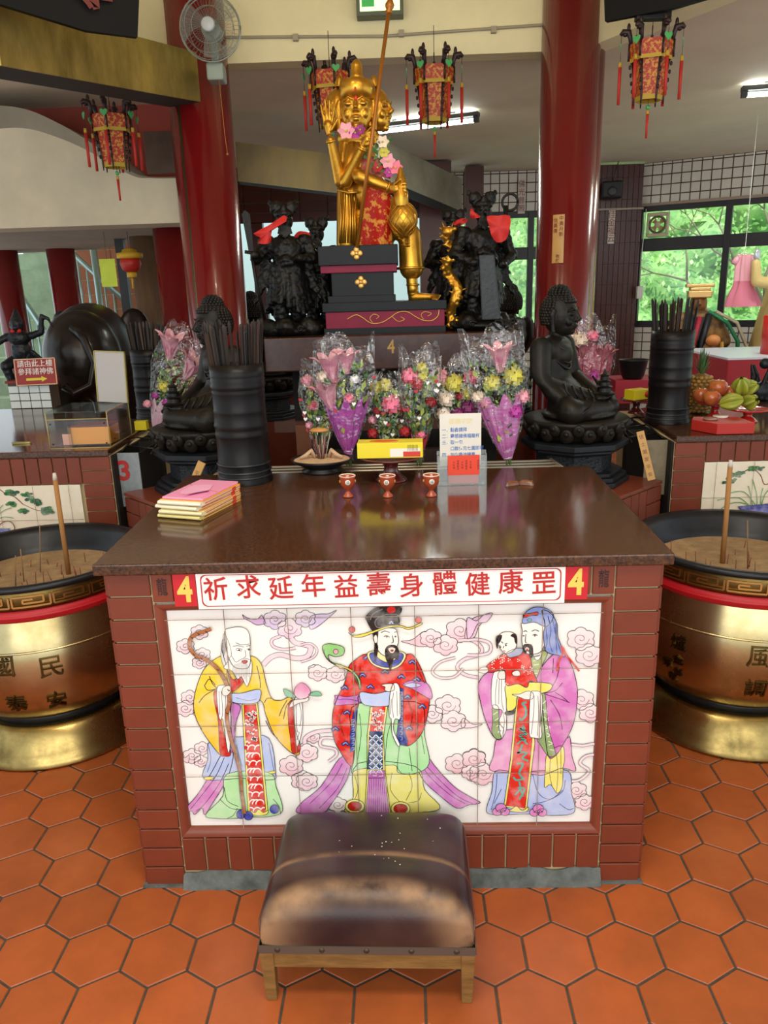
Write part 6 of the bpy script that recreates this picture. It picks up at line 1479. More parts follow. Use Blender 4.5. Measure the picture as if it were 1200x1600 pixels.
# robe pleats on the left column and hip band
for k in range(7): m = MB(); m.tube([d_(532+k*4, 300, -.06), d_(533+k*3.6, 340, -.075), d_(531+k*4.2, 380, -.085)], [.003, .005, .006], 6); m.build('robe_pleat', m_gold, bd)
m = MB(); m.tube([d_(528, 296, -.05), d_(545, 301, -.085), d_(560, 300, -.09)], .007, 8); m.build('hip_band', m_gold, bd)
def arm(pts, rad, hand_):
    m = MB()
    for (a, b), (r0, r1) in zip(zip(pts[:-1], pts[1:]), zip(rad[:-1], rad[1:])): cap(m, a, b, r0, r1, 12)
    o = fuse(m, 'arm', m_gold, dt, .005, 2)
    w = pts[-1]; dr = (pts[-1]-pts[-2]).normalized(); q = dr.to_track_quat('Z', 'Y').to_matrix().to_4x4(); m = MB()
    m.lathe([(rad[-1]+.003, -.006), (rad[-1]+.007, 0), (rad[-1]+.003, .006)], (0, 0, 0), 18, M=T(*w) @ q); m.build('bracelet', m_gold, o)
    return o
def hand(parts, name='hand'):
    m = MB()
    for p in parts: cap(m, *p)
    fuse(m, name, m_gold, dt, .003, 1)
# raised open hand at image left
arm([d_(540, 228), d_(532, 283, -.06), d_(517, 220, -.12)], [.038, .032, .019], 0)
w = d_(514, 208, -.13); pl = d_(513, 196, -.13)
hand([(w, pl, .014, .021)]+[(pl+Vector((x, 0, .008)), pl+Vector((x*1.5+ox, -.005*k, hh)), .0068, .005) for k, (x, ox, hh) in enumerate(((-.016, -.006, .085), (-.005, -.002, .105), (.006, .002, .10), (.016, .008, .07)))]+[(w+Vector((.012, -.01, .01)), pl+Vector((.045, -.02, .02)), .0075, .006)])
# second arm gripping the pole
arm([d_(552, 232, -.03), d_(540, 284, -.09), d_(566, 232, -.15)], [.036, .031, .019], 0)
g_ = d_(574, 218, -.16)
hand([(d_(568, 226, -.155), g_, .015, .02)]+[(g_+Vector((-.004, -.005, .02-.014*k)), g_+Vector((.036, -.018, .026-.014*k)), .008, .0065) for k in range(4)]+[(g_+Vector((-.01, 0, .02)), g_+Vector((.02, -.022, .045)), .008, .006)])
# third arm crossing to the right holding a vase shaped mace
arm([d_(545, 262, -.04), d_(562, 276, -.13), d_(608, 293, -.15)], [.034, .033, .022], 0)
g_ = d_(620, 296, -.16)
hand([(d_(610, 294, -.15), g_, .02, .022)]+[(g_+Vector((.0, -.006, .024-.015*k)), g_+Vector((.040, -.012, .022-.015*k)), .0085, .007) for k in range(4)]+[(g_+Vector((-.01, -.01, .02)), g_+Vector((.018, -.028, .038)), .009, .007)])
# lower hand on the ball
arm([d_(590, 300, -.02), d_(622, 330, -.03), d_(628, 372, -.06)], [.035, .03, .02], 0)
g_ = d_(630, 376, -.10)
hand([(d_(628, 370, -.07), g_, .02, .018)]+[(g_+Vector((-.005, 0, .012-.013*k)), g_+Vector((.028, -.03, .014-.013*k)), .0075, .006) for k in range(4)]+[(g_, g_+Vector((-.02, -.03, .01)), .008, .006)])
# head: front face, side faces, crown
def face(c, s_, yaw):
    M = T(*c) @ Rz(yaw) @ Matrix.Scale(s_, 4); m = MB()
    m.ell((0, 0, 0), (.062, .06, .085), 24, 18); m.ell((0, -.015, -.045), (.045, .045, .04), 18, 12); m.ell((0, -.04, -.075), (.018, .018, .014), 10, 8)
    m.tube([(0, -.055, .028), (0, -.066, 0), (0, -.076, -.014)], [.006, .008, .011], 8); m.ell((0, -.067, -.017), (.015, .009, .007), 10, 6)
    for s2 in (-1, 1):
        m.ell((s2*.026, -.052, .006), (.017, .009, .008), 12, 8); m.tube([(s2*.008, -.060, .02), (s2*.026, -.06, .029), (s2*.046, -.045, .018)], .0034, 6); m.ell((s2*.03, -.042, -.025), (.018, .014, .018), 10, 8)
        m.tube([(s2*.062, .0, .03), (s2*.072, .0, .0), (s2*.068, 0, -.04), (s2*.064, 0, -.075)], [.010, .013, .009, .011], 8)
    m.ell((0, -.06, -.038), (.017, .008, .005), 10, 6); m.ell((0, -.058, -.047), (.013, .008, .005), 10, 6)
    m.v = [tuple(M @ Vector(p)) for p in m.v]
    f_ = fuse(m, 'face', m_gold, dt, .0035, 1)
    for s2 in (-1, 1):
        e_ = MB(); e_.tube([(s2*.012, -.0625, .004), (s2*.026, -.0628, .0015), (s2*.042, -.055, .005)], [.001, .0018, .001], 6); e_.v = [tuple(M @ Vector(p)) for p in e_.v]; e_.build('eyelid_line', mat('eye_dark', '#3a2410', .5), f_)
    e_ = MB(); e_.tube([(-.014, -.0685, -.042), (0, -.0695, -.043), (.014, -.0685, -.042)], [.0008, .0016, .0008], 6); e_.v = [tuple(M @ Vector(p)) for p in e_.v]; e_.build('mouth_line', mat('eye_dark', '#3a2410', .5), f_)
    return f_
fc = face(d_(557, 170, -.055), 1.22, 0)
face(d_(530, 172, .02), 1.1, -1.25); face(d_(588, 172, .02), 1.1, 1.15)
m = MB(); hc = d_(559, 150, .0); m.lathe([(.085, -.06), (.088, .0), (.084, .04), (.07, .06), (.03, .07)], hc, 32); m.build('crown_band', m_gold, dt)
m = MB(); m.lathe([(.077, -.03), (.080, .02), (.076, .045), (.04, .058)], d_(557, 145, -.055), 28); fcr = m.build('front_crown', m_gold, dt)
m = MB(); m.ell(d_(556, 153, -.140), (.0075, .004, .0095), 10, 8); m.build('red_dot', mat('vermilion', '#d8301c', .4), fcr)
m = MB(); m.ell(d_(555, 139, -.140), (.005, .004, .01), 8, 6); m.build('red_jewel', mat('vermilion', '#d8301c', .4), fcr)
m = MB(); tk = d_(558, 130, -.03); m.lathe([(.034, 0), (.03, .02), (.032, .03), (.026, .035), (.027, .07), (.02, .085), (.010, .095), (0, .10)], tk, 20, cap=False); m.build('topknot', m_gold, dt)
for px, dy in ((531, .0), (585, .0)): m = MB(); m.lathe([(.02, 0), (.018, .03), (.010, .045), (0, .05)], d_(px, 136, dy), 16, cap=False); m.build('small_topknot', m_gold, dt)
# apron
m = MB(); rows = []
for j in range(13):
    u = j/12; row = []
    for i in range(15):
        v_ = i/14; px = 569-(12*u)+(41+15*u)*v_; py = 292+96*u; row.append(D(px, py, -.115-.012*math.sin(v_*9+u*2)*(.3+u)-.02*math.sin(PI*v_))-O)
    rows.append(row)
m.sheet(rows); ap = m.build('red_brocade_apron', mat('red_brocade', '#a81408', .55, spec=.25, col2='#d08a34', vscale=34), dt)
ap.data.materials[0].node_tree.nodes['Color Ramp'].color_ramp.elements[0].position = .44; ap.data.materials[0].node_tree.nodes['Color Ramp'].color_ramp.elements[1].position = .49
m = MB(); m.tube([rows[12][i] for i in range(15)], .004, 6); m.build('gold_hem', m_goldp, ap)
m = MB(); m.tube([rows[j][0] for j in range(13)], .004, 6); m.build('gold_trim', m_goldp, ap)
m = MB(); pts = []
rows = []
for j in range(7):
    u = j/6; rows.append([D(568-4*u+(44+2*u)*i/8, 240+28*u+i*1.5, -.11-.012*math.sin(i*1.7+j))-O for i in range(9)])
m.sheet(rows); m.build('red_bib', mat('dark_red_brocade', '#8a1c1c', .5, col2='#c86a5a', vscale=30), dt)
# net ball and vase held by the deity
b = D(630, 343, -.13); o = MB(); o.ell((0, 0, 0), (.066, .066, .078), 28, 20); o = o.build('gilded_ball', m_gold, None, loc=b); tag(o, 'gilded ball with a woven net pattern held by the deity', 'ball')
for s_ in (-1, 1):
    for k in range(12):
        m = MB(); m.tube([Vector((.068*math.sin(th)*math.cos(2*PI*k/12+s_*th*.9), .068*math.sin(th)*math.sin(2*PI*k/12+s_*th*.9), .080*math.cos(th))) for th in [.1+j*.245 for j in range(13)]], .0016, 5); m.build('net_cord', m_goldp, o)
b = D(627, 322, -.15); m = MB(); m.lathe([(.03, 0), (.034, .02), (.034, .06), (.026, .07), (.028, .11), (.020, .12), (.010, .16), (0, .17)], n=20, cap=False); o = m.build('gilded_vase', m_gold, None, loc=b); tag(o, 'small gilded vase gripped in the outstretched hand of the deity', 'vase')
# long staff
b, e = D(558, 386, -.20), D(607, 22, -.20); t = thing('long_staff', 'long golden brown staff held by the golden deity, tip near the ceiling', 'staff', b)
m = MB(); m.tube([Vector((0, 0, 0)), e-b], [.009, .0085], 12); m.build('shaft', mat('staff_gold_brown', '#a86a24', .35, .5), t)
m = MB(); dd = (e-b).normalized(); q = dd.to_track_quat('Z', 'Y').to_matrix().to_4x4(); m.lathe([(.009, 0), (.018, .008), (.012, .016), (.018, .024), (.020, .036), (.013, .05), (.006, .062), (0, .07)], n=16, M=T(*(e-b)) @ q, cap=False); m.build('finial', mat('staff_gold_brown', '#a86a24', .35, .5), t)
# fabric flowers round the neck
random.seed(9)
for px, py, kind, s_ in ((541, 205, 'rose', .04), (555, 208, 'magenta', .03), (563, 203, 'purple', .026), (598, 222, 'cream', .03), (606, 252, 'rose', .036), (618, 262, 'pink', .034), (608, 270, 'magenta', .024), (590, 262, 'red', .026), (600, 238, 'yellow', .026)):
    p = D(px, py, -.135); t = thing('fabric_flower', 'x', 'flower', p, 0, 'fabric flowers on the golden deity'); m = MB()
    for k in range(6):
        a = k*PI/3; q = Rx(PI/2-.2) @ Rz(a); rows = [[(q @ Vector((r_*s_, w_*s_*.42*math.sin(PI*(.1+.85*r_)), .25*s_*r_*r_))) for w_ in (-1, 0, 1)] for r_ in (.05, .35, .7, 1.0)]; m.sheet(rows)
    m.build('petals', FM[kind], t); m = MB(); m.ell((0, -.006, 0), s_*.16, 8, 6); m.build('flower_centre', FM['yellow'], t)
    t['label'] = {(541, 205): 'large pale pink fabric flower under the left side of the face', (555, 208): 'magenta fabric flower under the chin of the deity', (563, 203): 'purple fabric flower just left of the staff', (598, 222): 'cream fabric flower right of the gripping hand', (606, 252): 'pale rose fabric flower on the red bib', (618, 262): 'bright pink fabric flower at the right shoulder edge', (608, 270): 'small magenta fabric flower lowest on the bib', (590, 262): 'dark red fabric flower in the middle of the bib', (600, 238): 'yellow green fabric flower above the bib'}[(px, py)]
m = MB()
for k in range(50):
    p = D(random.uniform(572, 612), random.uniform(215, 268), -.12+random.uniform(-.01, .01)); L = random.uniform(.02, .04); d = Vector((random.uniform(-1, 1), -.3, random.uniform(-1, 1))).normalized(); w = d.cross(Vector((0, 1, 0))).normalized()*L*.25
    m.add([p-O, p+d*L*.5+w-O, p+d*L-O, p+d*L*.5-w-O], [(0, 1, 2, 3)])
o = m.build('garland_leaves', m_leaf, None, loc=O); tag(o, 'green leaf garland hanging round the neck of the deity', 'garland', None, 'stuff')
# throne
m_blk = mat('black_lacquer', '#10141a', .45, spec=.25, var=.25, vscale=9); m_mar = mat('maroon_paint', '#7e1236', .5, spec=.3, var=.1, vscale=8)
t = thing('deity_throne', 'black and maroon stepped throne with gold rosettes under the golden deity', 'throne', (-.03, DY, 1.43)); O = Vector(t.location)
YF_ = -.17+DY
def slab2(name, pxl, pxr, pyt, pyb, yf, dep, mt, bev=.003):
    a = atY(pxl, pyt, yf); b = atY(pxr, pyb, yf); m = MB(); m.box(a.x-O.x, b.x-O.x, yf-O.y, yf+dep-O.y, b.z-O.z, a.z-O.z); return m.build(name, mt, t, bev)
slab2('lower_border', 506, 697, 514, 524, YF_-.02, .40, m_blk); slab2('painted_base', 508, 695, 482, 514, YF_-.015, .39, m_mar)
slab2('upper_border', 503, 698, 474, 483, YF_-.025, .41, m_blk); slab2('plinth_step', 512, 618, 463, 475, YF_, .30, m_blk)
slab2('throne_block', 517, 615, 424, 463, YF_+.01, .28, m_blk); slab2('maroon_band', 500, 620, 411, 424, YF_-.005, .30, m_mar); slab2('seat_block', 496, 622, 385, 412, YF_-.02, .33, m_blk)
for px, py, dy in ((557, 396, -.021), (564, 441, .009)):
    c = atY(px, py, YF_+dy)-O; m = MB()
    for k in range(4): a = k*PI/2; m.ell(c+Vector((.016*math.cos(a), -.003, .016*math.sin(a))), (.014, .005, .014), 12, 6)
    m.ell(c+Vector((0, -.005, 0)), (.010, .006, .010), 12, 6); m.build('gold_rosette', mat('rosette_gold', '#d8a85a', .35, .7), t)
yf = YF_-.0155
sc_ = lambda p: [Vector(q)-O for q in spline([tuple(atY(x, y, yf-.002)) for x, y in p], False, 6)]
m = MB(); m.tube(sc_([(542, 499), (556, 492), (566, 496), (580, 505), (596, 504), (610, 496), (622, 488), (636, 487), (648, 494), (660, 500), (674, 501), (684, 494), (686, 484)]), .0048, 6, flat=.5)
for pts in ([(582, 504), (578, 497), (584, 491), (592, 494), (588, 498)], [(612, 494), (622, 502), (632, 499), (626, 495)], [(662, 499), (658, 492), (664, 487), (674, 490), (668, 494)]): m.tube(sc_(pts), .0038, 6, flat=.5)
m.build('gold_scroll', mat('scroll_gold', '#e0b45a', .4, .4), t)
# ================================================================ background, left side
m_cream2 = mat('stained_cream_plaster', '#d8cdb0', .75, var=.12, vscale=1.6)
m_redw = mat('red_plaster', '#a8483a', .7, var=.15, vscale=3)
YL = 3.6
crv = spline([(-160, 178), (-60, 168), (0, 165), (45, 172), (90, 192), (130, 215), (170, 243), (205, 268), (232, 276), (292, 276)], False, 4)
low = [(x, y+max(0, 34*(1-max(0, x)/230))) for x, y in crv]
w = MB(); top = [atY(x, y, YL) for x, y in low]; pts = top+[Vector((top[-1].x, YL, 2.095)), Vector((top[0].x, YL, 2.095))]
n = len(pts); v = [tuple(p) for p in pts]+[(p.x, p.y+.3, p.z) for p in pts]
w.add(v, [tuple(range(n)), tuple(range(2*n-1, n-1, -1))]+[(i, n+i, n+(i+1) % n, (i+1) % n) for i in range(n)])
struct('wall_left_beam', w, m_cream2, 'cream plastered beam with a curved top at the left')
w = MB(); A1 = [atY(x, y, YL-.05) for x, y in crv]; B1 = [atY(x, y+2, YL-.0) for x, y in low]
w.sheet([[tuple(p) for p in A1], [tuple(p) for p in B1]]); w.sheet([[tuple(p) for p in A1], [(p.x, p.y+.6, p.z) for p in A1]])
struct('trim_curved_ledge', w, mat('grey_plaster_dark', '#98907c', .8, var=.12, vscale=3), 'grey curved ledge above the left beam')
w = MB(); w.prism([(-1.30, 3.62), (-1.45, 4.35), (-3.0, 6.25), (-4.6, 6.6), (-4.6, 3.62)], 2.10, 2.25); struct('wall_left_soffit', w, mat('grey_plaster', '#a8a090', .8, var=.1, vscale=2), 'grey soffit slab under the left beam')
w = MB(); w.box(-4.6, -1.25, 4.1, 4.2, 2.25, 2.93); struct('wall_left_upper', w, m_redw, 'red plaster wall above the left beam')
# metal panel beside the column
o = MB(); a, b = atY(230, 272, 3.5), atY(279, 204, 3.5); o.box(0, b.x-a.x, 0, .02, 0, b.z-a.z); o = o.build('metal_sheet', mat('dull_metal', '#5a4a40', .35, .7, var=.2), None, .003, loc=a); tag(o, 'dull brown metal panel fixed left of the red column', 'panel')
o = MB(); p = [(-1.262, 2.93, 0), (-1.247, 2.92, 0)]; a = atY(283, 200, 2.95); b = atY(296, 480, 2.95); o.tube([Vector((0, 0, -a.z+.0)), Vector((0, 0, 2.655-a.z))], .012, 6); o.tube([Vector((.03, 0, -a.z)), Vector((.03, 0, 2.655-a.z))], .008, 6)
o = o.build('door_track', mat('track_brass_dark', '#5a5238', .4, .7), None, loc=(a.x, a.y, a.z)); tag(o, 'pair of thin vertical rails along the left red column', 'rail')
# outside: steps, brick wall, railings
m_step = mat('mossy_concrete', '#6c7e66', .85, var=.25, vscale=3)
w = MB()
for k in range(16): w.box(-5.6, -3.2, 7.8+k*.27, 7.8+(k+1)*.27+.01, 0, .45+k*.23)
struct('floor_stairs', w, m_step, 'mossy concrete stairway rising outside at the left')
m_obr = mat('orange_brick', '#c07a58', .7, island=.12); w = MB(); tiles(w, (-3.78, 7.7, -.2), (1, 0, 0), (0, 0, 1), .94, 3.2, .42, .17, .014); struct('wall_outside_brick', w, [m_obr, m_bgrout], 'orange brick wall beside the outdoor stairs')
w = MB(); w.box(-2.84, -2.4, 7.75, 7.8, 0, 3.0)
for k in range(24): w.box(-2.82, -2.42, 7.70, 7.74, .6+k*.085, .6+k*.085+.06, 1)
struct('wall_shutter', w, [mat('pale_outer_wall', '#c4e2e4'), mat('pink_slats', '#d8949c', .6)], 'pink slatted shutter outside')
def railing(name, label, a, b, n, h, mt):
    t = thing(name, label, 'railing', a); a, b = Vector(a), Vector(b); m = MB(); m.tube([Vector((0, 0, h)), b-a+Vector((0, 0, h))], .03, 8); m.build('handrail', mt, t)
    for k in range(n): p = (b-a)*((k+.5)/n); m = MB(); m.tube([p, p+Vector((0, 0, h*.3)), p+Vector((0, 0, h*.34)), p+Vector((0, 0, h*.5)), p+Vector((0, 0, h*.54)), p+Vector((0, 0, h))], [.008, .008, .016, .009, .016, .008], 6); m.build('baluster', mt, t)
    return t
m_rail = mat('steel_rail', '#bfe0dc', .3, .6)
rl = railing('stair_railing', 'pale steel stair railing descending across the orange brick wall', (-3.75, 7.3, 1.28), (-3.10, 7.3, .62), 7, .95, m_rail)
m = MB(); m.add([(0, -.06, -1.28), (.65, -.06, -1.28), (.65, -.06, -.66), (0, -.06, 0), (0, .06, -1.28), (.65, .06, -1.28), (.65, .06, -.66), (0, .06, 0)], [(0, 1, 2, 3), (7, 6, 5, 4), (0, 4, 5, 1), (1, 5, 6, 2), (2, 6, 7, 3), (3, 7, 4, 0)]); m.build('concrete_stringer', m_step, rl)
railing('stair_railing', 'steel stair railing in front of the mossy steps at far left', (-4.50, 7.2, 1.25), (-3.80, 6.9, .15), 7, .9, m_rail)
for px in (42, 175): a = atY(px, 620, 7.0); o = MB(); o.tube([Vector((0, 0, -a.z)), Vector((0, 0, 2.3-a.z))], .035, 10); tag(o.build('steel_post', m_rail, None, loc=a), 'round pale steel post '+('before the mossy stairs at far left' if px < 100 else 'behind the yellow notice paper'), 'post')
c = MB(); c.lathe([(.10, 0), (.10, 2.13)], (-2.03, 4.75, 0), 24); struct('trim_wood_column', c, mat('weathered_wood_post', '#6e5238', .7, var=.2, vscale=6, stretch=(4, 4, .5)), 'brown weathered wooden column')
c = MB(); c.box(-2.31, -2.24, 4.9, 4.95, 0, 2.13); struct('trim_dark_post', c, m_frame)
p = atY(172, 448, 4.2); o = MB(); o.add([(-.06+.12*u, .002*math.sin(u*6+v_*4), v_*.2) for v_ in (0, .5, 1) for u in (0, .5, 1)], [(0, 1, 4, 3), (1, 2, 5, 4), (3, 4, 7, 6), (4, 5, 8, 7)]); o = o.build('notice_paper', mat('lime_paper', '#d8ec4a', .6, var=.05), None, loc=p); tag(o, 'lime yellow notice paper hanging before the brick wall', 'paper')
o = MB(); o.tube([Vector((0, 0, .2)), Vector((0, 0, 2.14-p.z))], .0015, 4); o.build('thread', m_frame, COL.objects['notice_paper'])
# small red lantern
p = atY(204, 412, 4.2); t = thing('paper_lantern', 'small round red and yellow paper lantern on the wooden column', 'lantern', p)
m = MB(); m.lathe([(.04, -.06), (.065, -.04), (.078, 0), (.07, .04)], n=24); m.build('red_body', mat('lantern_red', '#b8281e', .5), t)
m = MB(); m.lathe([(.072, .035), (.095, .04), (.095, .075), (.06, .08), (.05, .10), (.02, .11)], n=24); m.build('yellow_top', mat('lantern_yellow', '#d8a82a', .5), t)
m = MB(); m.lathe([(.03, -.10), (.035, -.095), (.035, -.06)], n=16); m.tube([Vector((0, 0, -.1)), Vector((0, 0, -.18))], .008, 6); m.build('yellow_tassel', mat('lantern_yellow', '#d8a82a', .5), t)
m = MB(); m.tube([Vector((0, 0, .1)), Vector((0, 0, 2.13-p.z))], .002, 4); m.build('cord', m_frame, t)

# ---- elephant seen from behind
t = thing('elephant_statue', 'large dark bronze elephant statue seen from behind at the left', 'statue', (-2.14, 3.55, 0), .12)
m_el = mat('elephant_bronze', '#221c18', .28, .35, col2='#2e2822', vscale=5, bump=.1, bscale=25)
m = MB()
m.ell((0, .25, 1.27), (.275, .46, .32), 28, 18); m.ell((0, -.02, 1.25), (.26, .25, .31), 24, 16); m.ell((-.03, .62, 1.38), (.17, .18, .19), 18, 12)
for x, y in ((-.15, -.06), (.15, -.06), (-.15, .48), (.15, .48)): cap(m, (x, y, 1.15), (x*1.05, y, .62), .125, .10, 14); cap(m, (x*1.05, y, .62), (x*1.05, y, .10), .10, .11, 14)
cap(m, (-.03, .78, 1.4), (-.03, .98, 1.0), .10, .06, 12); cap(m, (-.03, .98, 1.0), (-.03, .98, .55), .06, .04, 12)
fuse(m, 'body', m_el, t, .016, 4)
m = MB(); m.tube([(.02, -.24, 1.45), (.10, -.29, 1.38), (.15, -.30, 1.22), (.11, -.32, 1.08), (.0, -.33, 1.03), (-.06, -.33, 1.08)], [.03, .03, .026, .022, .022, .03], 10); m.build('curled_tail', m_el, t)
for s_ in (-1, 1):
    m = MB(); m.ell((s_*.26, .50, 1.38), (.12, .03, .17), 16, 10, R=Matrix.Rotation(s_*.5, 3, 'Z')); m.build('ear', m_el, t)
m = MB(); rows = []
for j in range(9):
    y = .02+.42*j/8; q = 1.03*math.sqrt(1-((y-.25)/.46)**2); rows.append([(.275*q*math.sin(a), y, 1.27+.32*q*math.cos(a)) for a in [-1.7+3.4*k/20 for k in range(21)]])
m.sheet(rows); m.build('saddle_cloth', mat('cloth_bronze', '#2c2624', .35, .3, var=.3, vscale=20), t)
m = MB(); m.tube([tuple(p) for p in rows[0]], .010, 6); m.build('cloth_rim', m_el, t)

# ---- monkey-like warrior statue, sign, tiled block
t = thing('warrior_statue', 'small dark statue with raised arms behind the red direction sign', 'statue', (-2.36, 3.12, .98), .2)
m = MB(); z0 = .28
cap(m, (-.05, 0, z0+.0), (-.09, -.06, z0-.03), .035, .035); cap(m, (-.09, -.06, z0-.03), (-.06, -.05, z0-.18), .03, .022); cap(m, (.05, 0, z0), (.09, -.06, z0-.02), .035, .035); cap(m, (.09, -.06, z0-.02), (.08, -.02, z0-.18), .03, .022)
m.ell((0, 0, z0+.06), (.06, .05, .075), 12, 10); m.ell((0, -.01, z0+.14), (.07, .05, .05), 12, 10); m.ell((0, -.02, z0+.22), (.042, .042, .048), 12, 10); m.ell((0, -.055, z0+.205), (.022, .02, .018), 10, 8); cap(m, (0, 0, z0+.25), (0, .01, z0+.31), .035, .012)
cap(m, (-.07, 0, z0+.15), (-.16, -.02, z0+.10), .025, .02); cap(m, (-.16, -.02, z0+.10), (-.19, -.03, z0+.20), .02, .016); cap(m, (.07, 0, z0+.15), (.14, -.02, z0+.17), .025, .02); cap(m, (.14, -.02, z0+.17), (.16, -.03, z0+.27), .02, .014); cap(m, (.16, -.03, z0+.27), (.20, -.03, z0+.25), .014, .01)
for k in range(3): cap(m, (.19, -.03, z0+.26), (.215, -.03, z0+.22-.01*k), .008, .004, 6)
cap(m, (.07, 0, z0+.05), (.14, -.02, z0-.02), .012, .01); cap(m, (-.02, 0, z0-.2), (.02, 0, z0-.2), .09, .09)
fuse(m, 'body', m_stone2, t, .006, 1, .008, .02)
for s_ in (-1, 1): m = MB(); m.ell((s_*.020, -.05, z0+.185), (.014, .010, .012), 10, 8); m.build('red_pompom', m_ribr, t)
t = thing('tiled_block', 'low white tiled block under the red direction sign', 'block', (-2.24, 2.9, .983))
m = MB(); m.box(-.13, .13, 0, .12, 0, .165, 1); tiles(m, (-.13, 0, 0), (1, 0, 0), (0, 0, 1), .26, .14, .065, .047, .005, 0, 1, .004); m.build('tiled_body', [mat('white_gloss_tile', '#e4ece8', .2), mat('tile_grout', '#5a4a3c', .9)], t)
m = MB(); m.box(-.14, .14, -.01, .13, .155, .17); m.build('red_cap', mat('cap_red', '#8a2a22', .5), t)
p = (atY(22, 604, 2.86)+atY(88, 555, 2.86))/2; t = thing('direction_sign', 'red direction sign with white characters and a yellow arrow', 'sign', p, 0, None, (-.12, -.02, 0))
m = MB(); m.box(-.125, .13, 0, .012, -.085, .075); m.build('board', mat('sign_board_red', '#a0281c', .4), t, .001)
m = MB()
for b in ((-.125, .13, .069, .075), (-.125, .13, -.085, -.079), (-.125, -.119, -.085, .075), (.124, .13, -.085, .075)): m.box(b[0], b[1], -.002, 0, b[2], b[3])
m.build('cream_edge', mat('edge_cream', '#e0b890', .5), t)
m = MB(); [letters(m, s2, .044, T(.003+e, -.0012-e*.1, z2) @ FRONT) for s2, z2 in (('請由此上樓', .042), ('參拜諸神佛', -.005)) for e in (0, .001)]; m.build('lettering', mat('sign_white', '#f0ece4', .5), t)
m = MB(); v = [(-.06, -.004), (.035, -.004), (.035, .006), (.07, -.011), (.035, -.028), (.035, -.018), (-.06, -.018)]; m.add([(x, -.0012, z-.038) for x, z in v], [tuple(range(7))]); m.build('yellow_arrow', mat('arrow_yellow', '#e8d43a', .5), t)

# ---- acrylic case and things on the left counter
t = thing('acrylic_case', 'clear acrylic offering case on the left granite counter', 'case', (-1.39, 1.70, .983), .03)
m_ac2 = clear_mat('case_acrylic', .03, .35, 0, tint=(.97, .98, .96, 1))
for nm, bx_ in (('front_pane', (-.135, .135, -.155, -.15, 0, .13)), ('back_pane', (-.135, .135, .15, .155, 0, .16)), ('side_pane', (-.138, -.133, -.155, .155, 0, .16)), ('side_pane', (.133, .138, -.155, .155, 0, .16)), ('inner_pane', (-.05, -.046, -.15, .15, 0, .16)), ('lid', (-.138, .138, -.155, .155, .16, .164))):
    m = MB(); m.box(*bx_); m.build(nm, m_ac2, t)
for x, y, z in ((-.12, -.157, .02), (.12, -.157, .02), (-.12, -.157, .11), (.12, -.157, .11), (.139, -.1, .03), (.139, .1, .03), (.139, .1, .13)): m = MB(); m.ell((x, y, z), .004, 8, 6); m.build('screw', m_frame, t)
m = MB()
for (a, b) in (((-.135, -.155, 0), (.135, -.155, 0)), ((.135, -.155, 0), (.135, .155, 0)), ((-.135, -.155, 0), (-.135, -.155, .16)), ((.135, -.155, 0), (.135, -.155, .16)), ((.135, .155, 0), (.135, .155, .16)), ((-.135, -.155, .13), (.135, -.155, .13)), ((.135, -.155, .16), (.135, .155, .16))): m.tube([a, b], .0022, 6)
m.build('glued_edges', mat('amber_edge', '#b8a468', .2), t)
a = atY(114, 697, 1.60); b = atY(170, 664, 1.60); o = thing('orange_box', 'orange card box with a maroon top inside the acrylic case', 'box', ((a.x+b.x)/2, 1.66, .989), .02)
m = MB(); w_ = (b.x-a.x)/2; m.box(-w_, w_, -.06, .06, 0, .078); m.build('box', mat('box_orange', '#ee9c28', .5), o, .001)
m = MB(); m.box(-w_, w_, -.06, .06, .078, .086); m.build('maroon_lid', mat('lid_maroon', '#7a2a24', .5, var=.2), o, .001)
p = atY(101, 682, 1.60); o = MB(); o.box(-.02, .02, 0, .002, 0, .05); tag(o.build('price_tag', mat('tag_pink', '#e8a898', .6), None, loc=(p.x, 1.62, .984)), 'pale pink tag standing inside the acrylic case', 'tag')
o = thing('document_holder', 'tall white sheet in a brass edged holder behind the acrylic case', 'holder', (-1.318, 1.82, 1.148), -.0, None, (.0, .05, -.15))
m = MB(); m.box(-.075, .075, 0, .006, 0, .235); m.build('white_sheet', mat('sheet_grey_white', '#b4b0ae', .4), o)
m = MB()
for b in ((-.078, -.073, -.003, .009, 0, .24), (.073, .078, -.003, .009, 0, .24), (-.078, .078, -.003, .009, .235, .24)): m.box(*b)
m.build('brass_edge', mat('edge_brass', '#a89858', .3, .6), o)
p = atZ(207, 636, .983); o = MB(); o.box(-.03, .03, -.02, .02, 0, .045); tag(o.build('yellow_packet', mat('carton_yellow', '#e8d426'), None, .001, loc=(-1.255, 2.0, .983)), 'small bright yellow packet behind the acrylic case', 'packet')
p = atZ(34, 693, .983); t = thing('brass_clip', 'small flat brass object lying on the left granite counter', 'clip', p, .1); m = MB(); m.prism(spline([(-.045, 0), (-.02, .009), (.03, .010), (.045, .002), (.03, -.008), (-.02, -.008)]), 0, .008); m.build('body', mat('edge_brass', '#a89858'), t)

# ---- second pair of buddhas behind the plinth
for (px, py, lab) in ((790, 450, 'dark seated buddha seen partly behind the right guardians'), (398, 467, 'dark seated buddha seen partly behind the left guardians')):
    p = atY(px, py, 3.5); buddha2((p.x*.96, 3.5, .80), PI+(.6 if px > 600 else -.6), lab)
    m = MB(); m.box(-.24, .24, -.24, .24, 0, .80); o = m.build('brick_pedestal', m_brick, None, loc=(p.x*.96, 3.5, 0)); tag(o, 'brick pedestal under the rear buddha at the '+('right' if px > 600 else 'left'), 'pedestal')

